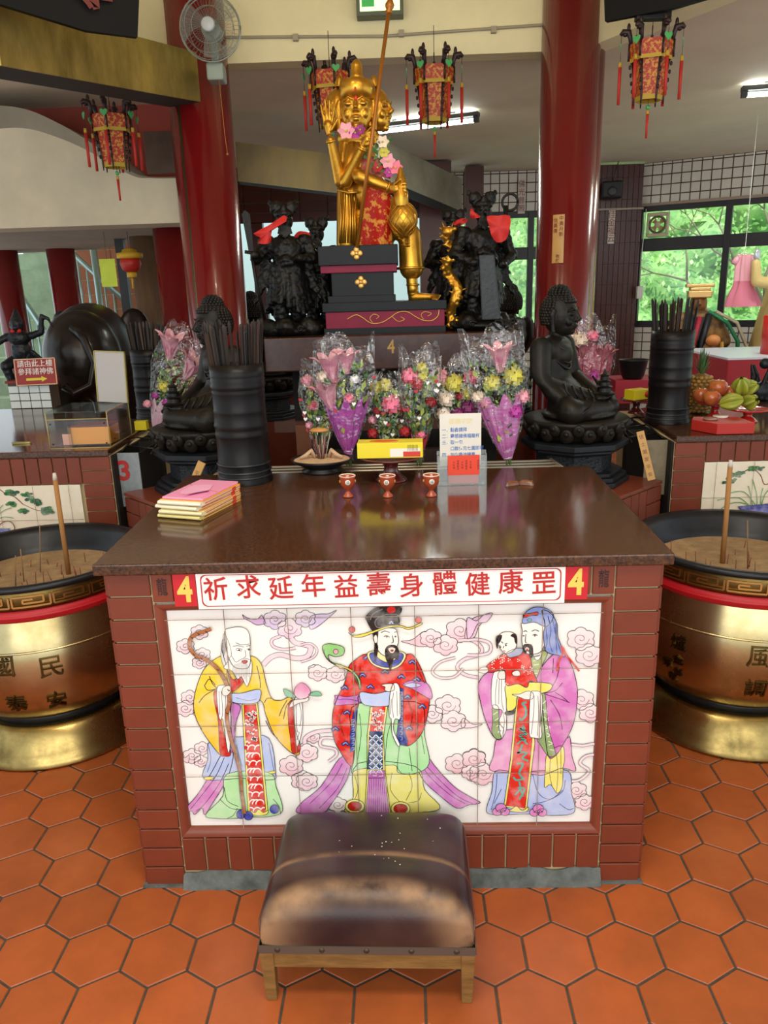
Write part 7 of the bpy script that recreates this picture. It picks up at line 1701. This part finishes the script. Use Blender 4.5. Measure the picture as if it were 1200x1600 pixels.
# ---- right counter
m_rpl = mat('red_plastic', '#c02420', .15, coat=.4)
def apple(p, r, lab):
    m = MB(); m.lathe([(0, -.80*r), (.35*r, -.88*r), (.75*r, -.62*r), (1.0*r, 0), (.92*r, .5*r), (.55*r, .82*r), (.25*r, .80*r), (0, .62*r)], n=24, cap=False)
    o = m.build('apple', mat('apple_skin', '#b84a32', .2, col2='#c8803a', vscale=12, coat=.3), None, loc=p); tag(o, lab, 'apple', 'apples on the red stand'); o['category'] = 'apple'
    m = MB(); m.tube([(0, 0, .6*r), (.004, 0, 1.05*r)], .0015, 5); m.build('stem', m_stem, o)
stand('fruit_stand', 'red plastic stand holding apples on the right counter', (1.575, 1.93, .983), .085, .075, m_rpl)
for px, py, y, r, lab in ((1122, 606, 1.93, .045, 'largest red apple on top of the pile by the pineapple'), (1112, 622, 1.86, .040, 'apple at the front of the pile with a pale spot'), (1140, 614, 1.96, .040, 'apple at the right of the pile behind the star fruit'), (1095, 617, 1.95, .040, 'apple at the left of the pile beside the pineapple')):
    p = atY(px, py, y); apple((p.x, p.y, p.z), r, lab)
st2 = stand('fruit_stand', 'red plastic stand holding star fruit at the right edge', (1.675, 1.80, .983), .095, .058, m_rpl)
def starfruit(p, L, r, rot, lab):
    m = MB(); rows = []
    for j in range(11):
        u = j/10; q = r*math.sin(PI*(.04+.92*u))**.6; rows.append([(q*(.42+.58*abs(math.cos(2.5*a))**1.6)*math.cos(a), q*(.42+.58*abs(math.cos(2.5*a))**1.6)*math.sin(a), (u-.5)*L) for a in [k*PI/20 for k in range(41)]])
    m.sheet(rows); o = m.build('star_fruit', mat('star_fruit_skin', '#a8a83a', .3, col2='#8a9a34', vscale=12), None, loc=p); o.rotation_euler = rot; tag(o, lab, 'star fruit', 'star fruit on the red stand')
for px, py, y, L, r, rot, lab in ((1158, 604, 1.80, .10, .042, (.5, -.3, 0), 'star fruit standing upright on top of the others'), (1143, 628, 1.74, .10, .042, (1.3, 0, 1.2), 'star fruit lying at the left of the red plate'), (1172, 628, 1.76, .085, .040, (1.2, .3, .2), 'star fruit lying at the right of the plate, end forward'), (1170, 606, 1.86, .09, .04, (.9, .7, .3), 'star fruit leaning at the back right of the pile')):
    starfruit(atY(px, py, y), L, r, rot, lab)
# pineapple
p = atY(1096, 590, 2.10); t = thing('pineapple', 'ripe pineapple with green crown beside the right stick cylinder', 'pineapple', (p.x, 2.10, .983))
m = MB(); m.lathe([(0, .0), (.035, .004), (.052, .03), (.058, .08), (.055, .14), (.043, .18), (.02, .195), (0, .195)], n=28, cap=False); body = m.build('body', mat('pineapple_flesh', '#8a6a34', .6, var=.2), t)
m = MB()
for j in range(11):
    z = .012+j*.0165; R_ = .058*math.sin(PI*min(.97, (.10+.80*z/.195)))**.42
    for k in range(13): a = 2*PI*(k+.5*(j % 2))/13; m.ell((R_*math.cos(a), R_*math.sin(a), z), (.0125, .0125, .0095), 6, 5)
m.build('scales', mat('pineapple_scale', '#a8803c', .5, island=.3), body)
m = MB(); random.seed(12)
for k in range(30):
    a = k*2.4; u = k/30; L = .06+.09*u; d = Vector((math.cos(a)*(1-u)*.9, math.sin(a)*(1-u)*.9, 1)).normalized(); b0 = Vector((0, 0, .19)); w = d.cross(Vector((0, 0, 1))).normalized()*.008 if u < .95 else Vector((.006, 0, 0))
    m.add([b0-w, b0+w, b0+d*L*.6+w*.8, b0+d*L+Vector((0, 0, -.005)), b0+d*L*.6-w*.8], [(0, 1, 2, 3, 4)])
m.build('crown_leaves', mat('pineapple_leaf', '#4a6a3c', .5, island=.25), t)
# red box with coin dish
a = atZ(1119, 680, .983); t = thing('red_offering_box', 'flat red cloth covered box at the front of the right counter', 'box', (1.475, 1.60, .983), -.0)
m = MB(); m.prism([(-.125, .02), (-.06, -.105), (.10, -.105), (.10, .06), (-.09, .10)], 0, .047); m.build('box', mat('box_red', '#b42a22', .55), t, .003)
m = MB(); m.lathe([(0, 0), (.030, 0), (.034, .006), (.032, .008), (0, .004)], n=28, cap=False); o = m.build('coin_dish', mat('dish_brown', '#9a7464', .25), None, loc=(1.425, 1.60, 1.031)); tag(o, 'small round brown dish lying on the red box', 'dish')
m = MB(); m.lathe([(0, 0), (.030, 0), (.033, .008), (0, .006)], n=28, cap=False); o = m.build('paper_saucer', mat('lid_white', '#e4ded2', .4), None, loc=(1.49, 1.655, 1.031)); tag(o, 'small white paper saucer lying behind the brown dish on the red box', 'saucer')
# behind the right cylinder: black bowl, stand with carton
stand('offering_stand', 'dark red stand with a yellow carton left of the right stick cylinder', (1.255, 2.13, .983), .085, .07)
t = thing('yellow_carton', 'small yellow carton on the stand behind the right buddha', 'carton', (1.25, 2.11, 1.058), .5)
m = MB(); m.box(-.055, .055, -.035, .035, 0, .05); m.build('box', mat('carton_yellow', '#e8d426'), t, .002)
m = MB(); m.lathe([(0, 0), (.016, 0), (.016, .0008), (0, .001)], (.03, 0, 0), 20, M=T(0, -.0355, .025) @ Rx(PI/2), cap=False); m.build('red_print', mat('label_red', '#d03a2a'), t)
a = atY(980, 600, 2.6); o = MB(); o.lathe([(0, 0), (.05, 0), (.062, .02), (.078, .10), (.082, .105), (.074, .10), (.05, .015), (0, .012)], n=32, cap=False); o = o.build('black_bowl', mat('bowl_black_plastic', '#16161a', .35), None, loc=(1.335, 2.5, 1.115)); tag(o, 'black plastic bowl on the red cloth table behind the yellow carton', 'bowl')
t = thing('side_table', 'red cloth covered low table holding the black bowl', 'table', (1.42, 2.55, .983)); m = MB(); m.box(-.19, .20, -.1, .15, 0, .13); m.build('red_cloth_cover', mat('cloth_magenta_red', '#b02a40', .6), t, .004)
# far right table
t = thing('offering_table', 'red cloth covered table with a white top near the right window', 'table', (3.0, 4.4, 0)); m = MB(); m.box(-.55, .9, -.45, .5, 0, 1.06); m.build('red_cloth_cover', mat('cloth_deep_red', '#a8202c', .6), t, .01)
m = MB(); m.box(-.55, .9, -.45, .5, 1.06, 1.075); m.build('white_top', mat('table_white', '#dde4ee', .3), t)
c = MB(); c.lathe([(.11, 1.065), (.11, 1.36)], (atY(1204, 530, 4.2).x+.05, 4.2, 0), 24); c = c.build('red_canister', mat('drum_red', '#c4281e', .3), None); tag(c, 'bright red round canister on the white topped table at the right edge', 'canister')
t = thing('openwork_statuette', 'small black openwork statuette behind the star fruit', 'statuette', (2.03, 2.45, .983)); m = MB(); random.seed(15)
for k in range(14): a = random.uniform(0, 2*PI); cap(m, (.05*math.cos(a), .03*math.sin(a), random.uniform(0, .06)), (.07*math.cos(a+.8), .04*math.sin(a+.8), random.uniform(.1, .2)), .016, .008)
m.ell((0, 0, .05), (.075, .05, .055), 12, 8); m.ell((0, 0, .2), (.03, .025, .03)); fuse(m, 'body', m_stone2, t, .006, 1)
# robed deity with golden hat
t = thing('robed_deity', 'seated deity in green sash and golden hat before the right window', 'statue', (2.74, 5.4, -.10), -.25)
m = MB(); m.box(-.35, .35, -.25, .25, 0, .9); m.build('pedestal', mat('pedestal_dark_red', '#5a1c1c', .5), t)
m = MB(); cap(m, (0, 0, 1.0), (0, 0, 1.36), .19, .13, 16); m.ell((0, -.1, 1.0), (.26, .22, .14), 18, 12); 
for s_ in (-1, 1): cap(m, (s_*.14, 0, 1.38), (s_*.22, -.05, 1.2), .08, .075); cap(m, (s_*.22, -.05, 1.2), (s_*.08, -.2, 1.15), .07, .05)
fuse(m, 'robe', mat('robe_orange_gold', '#b8823a', .5, col2='#3a2a24', vscale=9), t, .015, 2)
m = MB(); m.ell((0, 0, 1.53), (.075, .08, .10), 18, 12); m.tube([(0, -.07, 1.56), (0, -.092, 1.52)], [.008, .014], 8); fuse(m, 'face', mat('face_bronze', '#8a5a2c', .4, .3), t, .008, 1)
m = MB(); m.box(-.10, .10, -.09, .08, 1.58, 1.64); m.box(-.085, .085, -.08, .075, 1.64, 1.67); m.box(-.12, .12, -.05, .07, 1.67, 1.70); m.build('golden_hat', mat('hat_gold', '#d0a868', .35, .4), t, .008)
m = MB(); m.add([(-.10, -.16, 1.42), (.0, -.19, 1.10), (.10, -.16, 1.42)], [(0, 1, 2)]); m.tube([(-.08, -.15, 1.44), (-.03, -.2, 1.2), (-.04, -.21, 1.05)], .03, 8); m.tube([(.08, -.15, 1.44), (.03, -.2, 1.2), (.02, -.21, 1.05)], .03, 8); m.build('black_collar', mat('collar_black', '#16161c', .5), t)
m = MB(); m.tube([(.0, -.2, 1.42), (-.03, -.235, 1.25), (-.05, -.24, 1.05)], .022, 8); m.build('crimson_band', mat('band_crimson', '#a81c34', .5), t)
m = MB(); m.tube([(.08, -.12, 1.46), (.24, -.12, 1.36), (.34, -.10, 1.2), (.36, -.12, .9)], .035, 10, flat=.5); m.build('green_sash', mat('sash_green', '#2a8a5a', .5), t)
m = MB(); m.tube([(.14, -.10, 1.46), (.32, -.10, 1.36), (.42, -.08, 1.15), (.44, -.08, .9)], .03, 10, flat=.5); m.build('pale_sash', mat('sash_cream', '#d8c8a8', .5), t)
m = MB(); m.tube([(.2, -.16, 1.2), (.22, -.18, 1.0), (.22, -.18, .8)], .035, 8, flat=.5); m.build('yellow_sash', mat('sash_yellow', '#d8a84a', .5), t)
for q in ((.12, -.25, 1.22), (-.16, -.25, 1.14)): m = MB(); m.ell(q, (.06, .05, .05)); m.build('orange_sleeve_cuff', mat('cuff_orange', '#d88a4a', .5), t)
# pink hanging dress and the yellow statue arm
p = atY(1164, 392, 5.0); t = thing('pink_dress', 'small pink cloth dress hanging in front of the right window', 'garment', p)
m = MB(); rows = []
for j in range(13):
    u = j/12; wv = .055+.02*u if u < .55 else .06+.09*math.sin((u-.55)*2.6)
    rows.append([((wv+.018*math.sin(a*6+u*2))*math.cos(a)+.03*u*u, .4*(wv+.018*math.sin(a*6))*math.sin(a), -.03-.42*u) for a in [k*PI/16 for k in range(33)]])
m.sheet(rows[:7]); [m.tube([(e*.05, 0, -.045), (e*.085, 0, -.10)], [.022, .028], 8) for e in (-1, 1)]; m.build('pink_bodice', mat('cloth_pink', '#eca8b4', .7), t); m = MB(); m.sheet(rows[6:]); m.build('pink_skirt', mat('cloth_pink_deep', '#d8788c', .7), t)
m = MB(); m.tube([(0, 0, -.06), (0, 0, .04), (0, 0, 2.92-p.z)], .003, 4); m.tube([(-.06, 0, -.035), (0, 0, -.012), (.06, 0, -.035)], .005, 6); m.build('hanger', mat('hanger_white', '#e8e4dc', .5), t)
p = atY(1200, 440, 4.9); t = thing('yellow_armed_statue', 'pale yellow bent arm of a statue at the right edge', 'statue', (p.x+.12, 5.3, 0)); O = Vector(t.location); m = MB()
cap(m, atY(1181, 412, 4.9)-O, atY(1182, 440, 4.9)-O, .038, .045); cap(m, atY(1182, 440, 4.9)-O, atY(1215, 443, 4.9)-O, .045, .055); cap(m, atY(1215, 443, 4.9)-O, atY(1230, 400, 4.95)-O, .07, .08); cap(m, atY(1240, 400, 4.95)-O, Vector((.12, 0, .95)), .13, .18); fuse(m, 'body', mat('skin_pale_yellow', '#d8bc78', .5), t, .012, 2)
m = MB(); m.box(-.05, .3, -.02, .15, 0, .95); m.build('pedestal', mat('pedestal_dark_red', '#5a1c1c'), t)
m = MB(); m.ell(atY(1183, 398, 4.9)-O, (.03, .02, .05), 10, 8); m.build('silver_cuff', mat('cuff_silver', '#c0c8cc', .3, .5), t)
# ================================================================ lanterns, fan, lamps, boards, plaques
m_dw = mat('dark_carved_wood', '#2a1414', .45); m_lr = mat('lantern_brocade', '#a82414', .5, col2='#c8902c', vscale=60); m_lr.node_tree.nodes['Color Ramp'].color_ramp.elements[0].position = .45; m_lr.node_tree.nodes['Color Ramp'].color_ramp.elements[1].position = .5
m_fr = mat('gold_fringe', '#b89a2c', .6); m_tas = mat('tassel_red', '#b82a1e', .6); m_jade = mat('jade_green', '#4aa860', .35)
def make_lantern():
    t = thing('palace_lantern', 'x', 'lantern', (0, 0, 0), 0, 'hanging palace lanterns')
    m = MB(); m.tube([(0, 0, 0), (0, 0, -.06)], .003, 6); m.ell((0, 0, -.05), .008, 8, 6); m.tube([(-.07, 0, -.065), (.07, 0, -.065)], .004, 6); m.build('hanging_hook', m_dw, t)
    def hexa(name, r0, r1, z0, z1, mt): m = MB(); m.lathe([(r0, z0), (r1, z1)], n=6, smooth=False, a0=PI/6, cap=(name == 'brocade_body')); return m.build(name, mt, t)
    hexa('upper_brocade', .108, .114, -.155, -.08, m_lr); hexa('upper_fringe', .109, .110, -.172, -.153, m_fr); hexa('brocade_body', .074, .092, -.345, -.165, m_lr); hexa('lower_fringe', .072, .076, -.365, -.342, m_fr)
    for k in range(6):
        a = PI/6+k*PI/3; c, s = math.cos(a), math.sin(a); P3 = lambda r, z: Vector((r*c, r*s, z))
        m = MB(); m.tube([P3(.115, -.075), P3(.115, -.16)], .006, 6); m.tube([P3(.095, -.16), P3(.083, -.25), P3(.077, -.35), P3(.078, -.385)], [.007, .006, .006, .003], 6)
        m.tube([P3(.105, -.085), P3(.112, -.045), P3(.120, -.02), P3(.150, -.015), P3(.165, -.028)], [.010, .012, .018, .016, .008], 8); m.ell(P3(.122, .004), (.010, .010, .022), 8, 6); m.ell(P3(.138, -.03), (.014, .014, .010), 8, 6)
        for j in range(4): m.ell(P3(.106-.006*j, -.19-.04*j), (.008, .008, .012), 6, 5)
        m.build('dragon_bracket', m_dw, t)
        m = MB(); m.tube([P3(.158, -.03), P3(.158, -.16)], .0015, 4); m.tube([P3(.158, -.16), P3(.158, -.185)], .009, 8, mi=1); m.tube([P3(.158, -.185), P3(.158, -.37)], [.0095, .0085], 8, mi=2); tl = m.build('tassel', [m_dw, m_fr, m_tas], t)
        hp = P3(.158, -.09); pts = [(0, -1), (.9, 0), (.95, .55), (.5, .85), (0, .5), (-.5, .85), (-.95, .55), (-.9, 0)]; d = Vector((-s, c, 0)); m = MB()
        v = [hp+d*x*.023+Vector((0, 0, y*.023))+Vector((c, s, 0))*e for e in (-.002, .002) for x, y in pts]; m.add(v, [tuple(range(8)), tuple(range(15, 7, -1))]+[(i, (i+1) % 8, 8+(i+1) % 8, 8+i) for i in range(8)]); m.build('jade_heart', m_jade, tl)
    m = MB(); m.tube([(0, 0, -.35), (0, 0, -.40)], .0015, 4); m.ell((0, 0, -.395), .012, 10, 8, 1); m.tube([(0, 0, -.41), (0, 0, -.43)], .008, 8, 2); m.tube([(0, 0, -.43), (0, 0, -.55)], [.008, .006], 8, 3); m.build('centre_tassel', [m_dw, m_jade, m_fr, m_tas], t)
    return t
lant = make_lantern()
for i, (px, py, y, rz, sc, lab) in enumerate(((1020, 40, 2.32, .25, .88, 'red and gold palace lantern hanging right of the right red column'), (678, 82, 3.02, .5, .98, 'palace lantern hanging in front of the lit tube, right of the deity'), (514, 90, 3.02, .3, .98, 'palace lantern hanging partly behind the head of the golden deity'), (170, 158, 2.95, .1, .95, 'palace lantern hanging below the brass hood at the left'))):
    c = lant if i == 0 else copy_tree(lant); p = atY(px, py, y); c.location = p; c.rotation_euler.z = rz; c.scale = (sc, sc, sc); c['label'] = lab
    up = {0: .12, 1: 2.9-p.z, 2: 2.9-p.z, 3: .22}[i]
    if up > .01: m = MB(); m.tube([(0, 0, 0), (0, 0, up/sc)], .002, 4); m.build('wire', m_dw, c)

# wall fan on the left column
p = atY(328, 43, 2.74); t = thing('wall_fan', 'grey wall fan with wire cage on the left red column', 'fan', p, .05)
R_ = .158; m_wire = mat('fan_wire', '#9aa49e', .35, .5)
m = MB()
for z, rr in ((-.05, R_*.55), (-.035, R_*.8), (-.01, R_*.97), (.03, R_*.97), (.055, R_*.75)): m.tube([(rr*math.cos(a), z, rr*math.sin(a)) for a in [k*PI/18 for k in range(37)]], .0016, 4)
m.tube([(R_*math.cos(a), .01, R_*math.sin(a)) for a in [k*PI/18 for k in range(37)]], .0045, 6)
for k in range(44):
    a = 2*PI*k/44; c, s = math.cos(a), math.sin(a); m.tube([(q*c, z, q*s) for q, z in ((R_*.2, -.062), (R_*.6, -.05), (R_*.9, -.025), (R_, .01), (R_*.9, .04), (R_*.3, .06))], .0006, 4)
m.build('wire_cage', m_wire, t)
m = MB(); m.lathe([(0, .066), (.030, .064), (.036, .058), (.034, .045), (0, .045)], n=28, M=Rx(PI/2), cap=False); m.build('hub_cap', mat('hub_grey', '#c4ccd0', .3), t)
for k in range(3):
    m = MB(); rows = []; a0 = k*2*PI/3+.4
    for j in range(7):
        q = .03+.12*j/6; rows.append([(q*math.cos(a0+w_*(.35+.25*j/6)+.08*j), -.01+.03*w_, q*math.sin(a0+w_*(.35+.25*j/6)+.08*j)) for w_ in (-1, -.5, 0, .5, 1)])
    m.sheet(rows); m.build('blade', mat('blade_grey', '#8e968e', .3, alpha=.45), t)
m = MB(); m.lathe([(.05, 0), (.05, .10), (.03, .12)], n=24, M=T(0, .02, 0) @ Rx(-PI/2)); m.tube([(0, .08, 0), (0, .10, -.09), (0, .09, -.15)], .02, 8); m.build('motor', mat('fan_grey', '#8a9690', .4), t)
m = MB(); m.box(-.045, .045, .04, .16, -.235, -.15); m.build('wall_mount', mat('fan_mount', '#98a69c', .4), t, .01)
m = MB(); m.tube([(.02, .04, -.235), (.028, .035, -.5), (.035, .03, -.60)], .0015, 4); m.ell((.035, .03, -.605), .006, 8, 6); m.build('pull_cord', mat('cord_gold', '#b8863a', .6), t)

# exit light and tube lamps
def emat(name, col, e): return mat(name, col, .5, emis=e)
p = (atY(560, 17, 3.0)+atY(627, 17, 3.0))/2; t = thing('exit_light', 'small green lit exit light box on the cream beam above the deity', 'exit light', (p.x, 3.03, p.z))
m = MB(); m.box(-.13, .13, 0, .09, -.012, .16); m.build('case', mat('case_grey', '#5a6450', .5), t, .003)
m = MB(); m.box(-.11, .11, -.003, 0, .01, .15); m.build('lit_panel', emat('lit_green_white', '#d8f4a8', 1.6), t)
m = MB(); m.box(-.10, -.03, -.004, -.003, .03, .13); m.build('green_field', mat('exit_green', '#3a9a4a', .5, emis=.6), t)
def tube_lamp(name, label, a, b, power):
    a, b = Vector(a), Vector(b); L = (b-a).length; ang = math.atan2((b-a).y, (b-a).x); c = (a+b)/2; t = thing(name, label, 'ceiling lamp', (c.x, c.y, c.z), ang)
    m = MB(); m.box(-L/2, L/2, -.035, .035, .02, .05); m.box(-L/2, -L/2+.04, -.02, .02, -.02, .03); m.box(L/2-.04, L/2, -.02, .02, -.02, .03); m.build('housing', mat('lamp_housing', '#3c3c3c', .5), t, .003)
    m = MB(); m.tube([(-L/2+.04, 0, -.005), (L/2-.04, 0, -.005)], .016, 12); m.build('lit_tube', emat('tube_white', '#f4fff8', 14), t)
    m = MB(); m.box(-L*.3, -L*.25, -.02, .02, .05, max(.06, 2.921-c.z)); m.box(L*.25, L*.3, -.02, .02, .05, max(.06, 2.921-c.z)); m.build('bracket', mat('lamp_housing', '#3c3c3c'), t)
    l = area('tube_light', (c.x, c.y, c.z-.03), (L*.9, .05), power, (.92, 1, .95)); l.rotation_euler = (0, 0, ang)
    l2 = area('tube_light_up', (c.x, c.y, c.z+.0), (L*.9, .05), power*.5, (.92, 1, .95)); l2.rotation_euler = (PI, 0, ang); l2.location.z = c.z+.052
a, b = atZ(582, 206, 2.85), atZ(748, 186, 2.85); tube_lamp('tube_lamp', 'lit fluorescent tube lamp on the ceiling behind the deity', a, b, 16)
a, b = atZ(1158, 148, 2.85), atZ(1330, 136, 2.85); tube_lamp('tube_lamp', 'lit fluorescent tube lamp on the ceiling at the right edge', a, b, 16)

# dark name boards under the ring
m_bb = mat('black_board', '#060607', .6, spec=.2)
def sign_board(name, label, pts, th, chars=None):
    P3 = [Vector(p) for p in pts]; t = thing(name, label, 'board', P3[0]); n = (P3[1]-P3[0]).cross(P3[-1]-P3[0]).normalized(); O = P3[0]; m = MB()
    k = len(P3); m.add([tuple(p-O) for p in P3]+[tuple(p-O-n*th) for p in P3], [tuple(range(k)), tuple(range(2*k-1, k-1, -1))]+[(i, (i+1) % k, k+(i+1) % k, k+i) for i in range(k)]); m.build('board', m_bb, t); return t, O
t, O = sign_board('name_board', 'black carved name board with red writing at the top left', [atY(-60, -12, 1.62), atY(136, 48, 1.85), atY(215, 58, 1.95), atY(220, -60, 1.95), atY(-60, -130, 1.62)], .04)
m = MB(); pp = atY(150, -4, 1.86)-O+Vector((0, -.02, 0)); letters(m, '寺', .16, T(*pp) @ Rz(.55) @ FRONT, 0, .03); m.build('lettering', mat('board_red', '#6a2018', .6), t)
sign_board('name_board', 'black carved name board at the top right above the lantern', [atY(945, 33, 2.35), atY(1045, 14, 2.2), atY(1120, -8, 2.1), atY(1120, -90, 2.1), atY(942, -60, 2.35)], .04)
m = MB(); p = atY(1021, 20, 2.30); m.box(-.08, .08, -.02, .03, -.03, .02); o = m.build('lamp_mount', mat('mount_black', '#121212', .5), None, .004, loc=p); tag(o, 'black bracket under the top right board above the lantern', 'bracket')

# plaques on the columns
m_pq = mat('gold_plaque', '#d8a860', .4, var=.1); m_pi = mat('plaque_red_ink', '#8a2a1c', .6)
def wrap_plaque(x, y, r, pxl, pxr, pyt, pyb, label, cols):
    a = atY((pxl+pxr)/2, (pyt+pyb)/2, y-r); b = atY((pxl+pxr)/2, pyt, y-r); c = atY((pxl+pxr)/2, pyb, y-r); w = (atY(pxr, pyt, y-r)-atY(pxl, pyt, y-r)).x; h = b.z-c.z
    t = thing('column_plaque', label, 'plaque', (x, y, (b.z+c.z)/2)); a0 = math.asin(max(-1, min(1, (a.x-x)/r)))
    f_ = lambda u, z, e: ((r+e)*math.sin(a0+u/r), -(r+e)*math.cos(a0+u/r), z)
    m = MB(); m.sheet([[f_(-w/2+w*i/8, z, .004) for i in range(9)] for z in (-h/2, h/2)]); m.sheet([[f_(u, z, e) for e in (0, .004)] for u in (-w/2,) for z in (-h/2, h/2)]); m.build('plate', m_pq, t)
    m = MB()
    for ci, (txt, u, z, s) in enumerate(cols):
        for i, ch in enumerate(txt):
            if ch == ' ': continue
            v, f = text_geo(ch, s, .01); m.add([f_(u*w+xx, z*h+yy-i*s*1.12, .0055) for xx, yy, _ in v], f)
    m.build('lettering', m_pi, t)
wrap_plaque(-1.085, 3.1, .165, 349, 368, 354, 427, 'gold plaque with red characters on the left red column', [('中', .24, .42, .028), ('信', -.24, .42, .024), ('壢', .05, .22, .045), ('川', .1, -.18, .04), ('敬獻', .2, -.36, .022)])
wrap_plaque(1.055, 3.1, .165, 864, 882, 335, 411, 'gold plaque with red characters on the right red column', [('中黃月新', .24, .42, .026), ('信黃清', -.26, .38, .026), ('敬獻', -.0, -.36, .022)])
# white strips on the pier and back wall
def strip(px0, px1, py0, py1, y, txt, label, cat='plaque', ht=.07):
    a = atY(px0, py1, y); b = atY(px1, py0, y); c = (a+b)/2; t = thing('wall_strip', label, cat, c); w, h = (b.x-a.x)/2, (b.z-a.z)/2
    m = MB(); m.box(-w, w, 0, .01, -h, h); m.build('strip', mat('strip_white', '#cfc2b4', .5), t); m = MB(); vertical(m, txt, ht, T(0, -.002, 0) @ FRONT, 2*h/len(txt)*.95); m.build('lettering', mat('plaque_ink', '#7a3226'), t)
strip(949, 962, 328, 381, 7.52, '佳金福云', 'white strip with red characters on the brown tiled pier', ht=.09)
strip(809, 821, 280, 334, 7.86, '佛光普照', 'white strip with red characters on the back tile wall', ht=.08)
# speaker, exhaust fan, switch
p = atY(956, 297, 7.42); t = thing('wall_speaker', 'small black loudspeaker on the brown tiled pier', 'speaker', p, -.2)
m = MB(); m.box(-.11, .11, -.08, .06, -.09, .09); m.build('cabinet', mat('speaker_black', '#0e0e10', .5), t, .02)
m = MB(); m.lathe([(.05, 0), (.045, .006), (.02, .002)], n=20, M=T(-.0, -.082, -.02) @ Rx(PI/2)); m.build('driver', mat('driver_grey', '#2a2a2e', .4), t)
m = MB(); m.tube([(0, .0, .09), (.06, .05, .3)], .005, 5); m.build('cable', m_frame, t)
a, b = atY(1010, 372, 7.5), atY(1046, 330, 7.5); c = (a+b)/2; s_ = (b.x-a.x)/2; t = thing('exhaust_fan', 'square plastic exhaust fan mounted in the corner of the right window', 'fan', c, -.5)
m = MB(); m.box(-s_, s_, -.03, .03, -s_*1.1, -s_*.75); m.box(-s_, s_, -.03, .03, s_*.75, s_*1.1); m.box(-s_, -s_*.75, -.03, .03, -s_, s_); m.box(s_*.75, s_, -.03, .03, -s_, s_); m.build('frame', mat('ivory_plastic', '#c4bc98', .4), t, .01)
m = MB(); m.tube([(s_*.72*math.cos(a2), -.02, s_*.72*math.sin(a2)) for a2 in [k*PI/12 for k in range(25)]], .014, 6); m.build('ring', mat('ring_brown', '#6a6048', .5), t)
for k in range(4): m = MB(); a2 = k*PI/2+.3; m.add([(0, 0, 0), (s_*.65*math.cos(a2), -.01, s_*.65*math.sin(a2)), (s_*.65*math.cos(a2+.9), .02, s_*.65*math.sin(a2+.9))], [(0, 1, 2)]); m.build('blade', mat('fan_blade_tan', '#c8a878', .5), t)
m = MB(); m.ell((0, -.02, 0), (.035, .02, .035)); m.build('hub', mat('ivory_plastic', '#c4bc98'), t)
p = atY(999, 457, 7.45); t = thing('switch_box', 'small white switch box on the edge of the brown pier', 'switch', p); m = MB(); m.box(-.035, .035, -.03, .03, -.07, .07); m.build('case', mat('switch_white', '#d8d4cc', .4), t, .008)
m = MB(); m.tube([(0, 0, .07), (0, 0, .4), (.02, 0, .9)], .006, 5); m.build('cable', mat('switch_white', '#d8d4cc'), t)
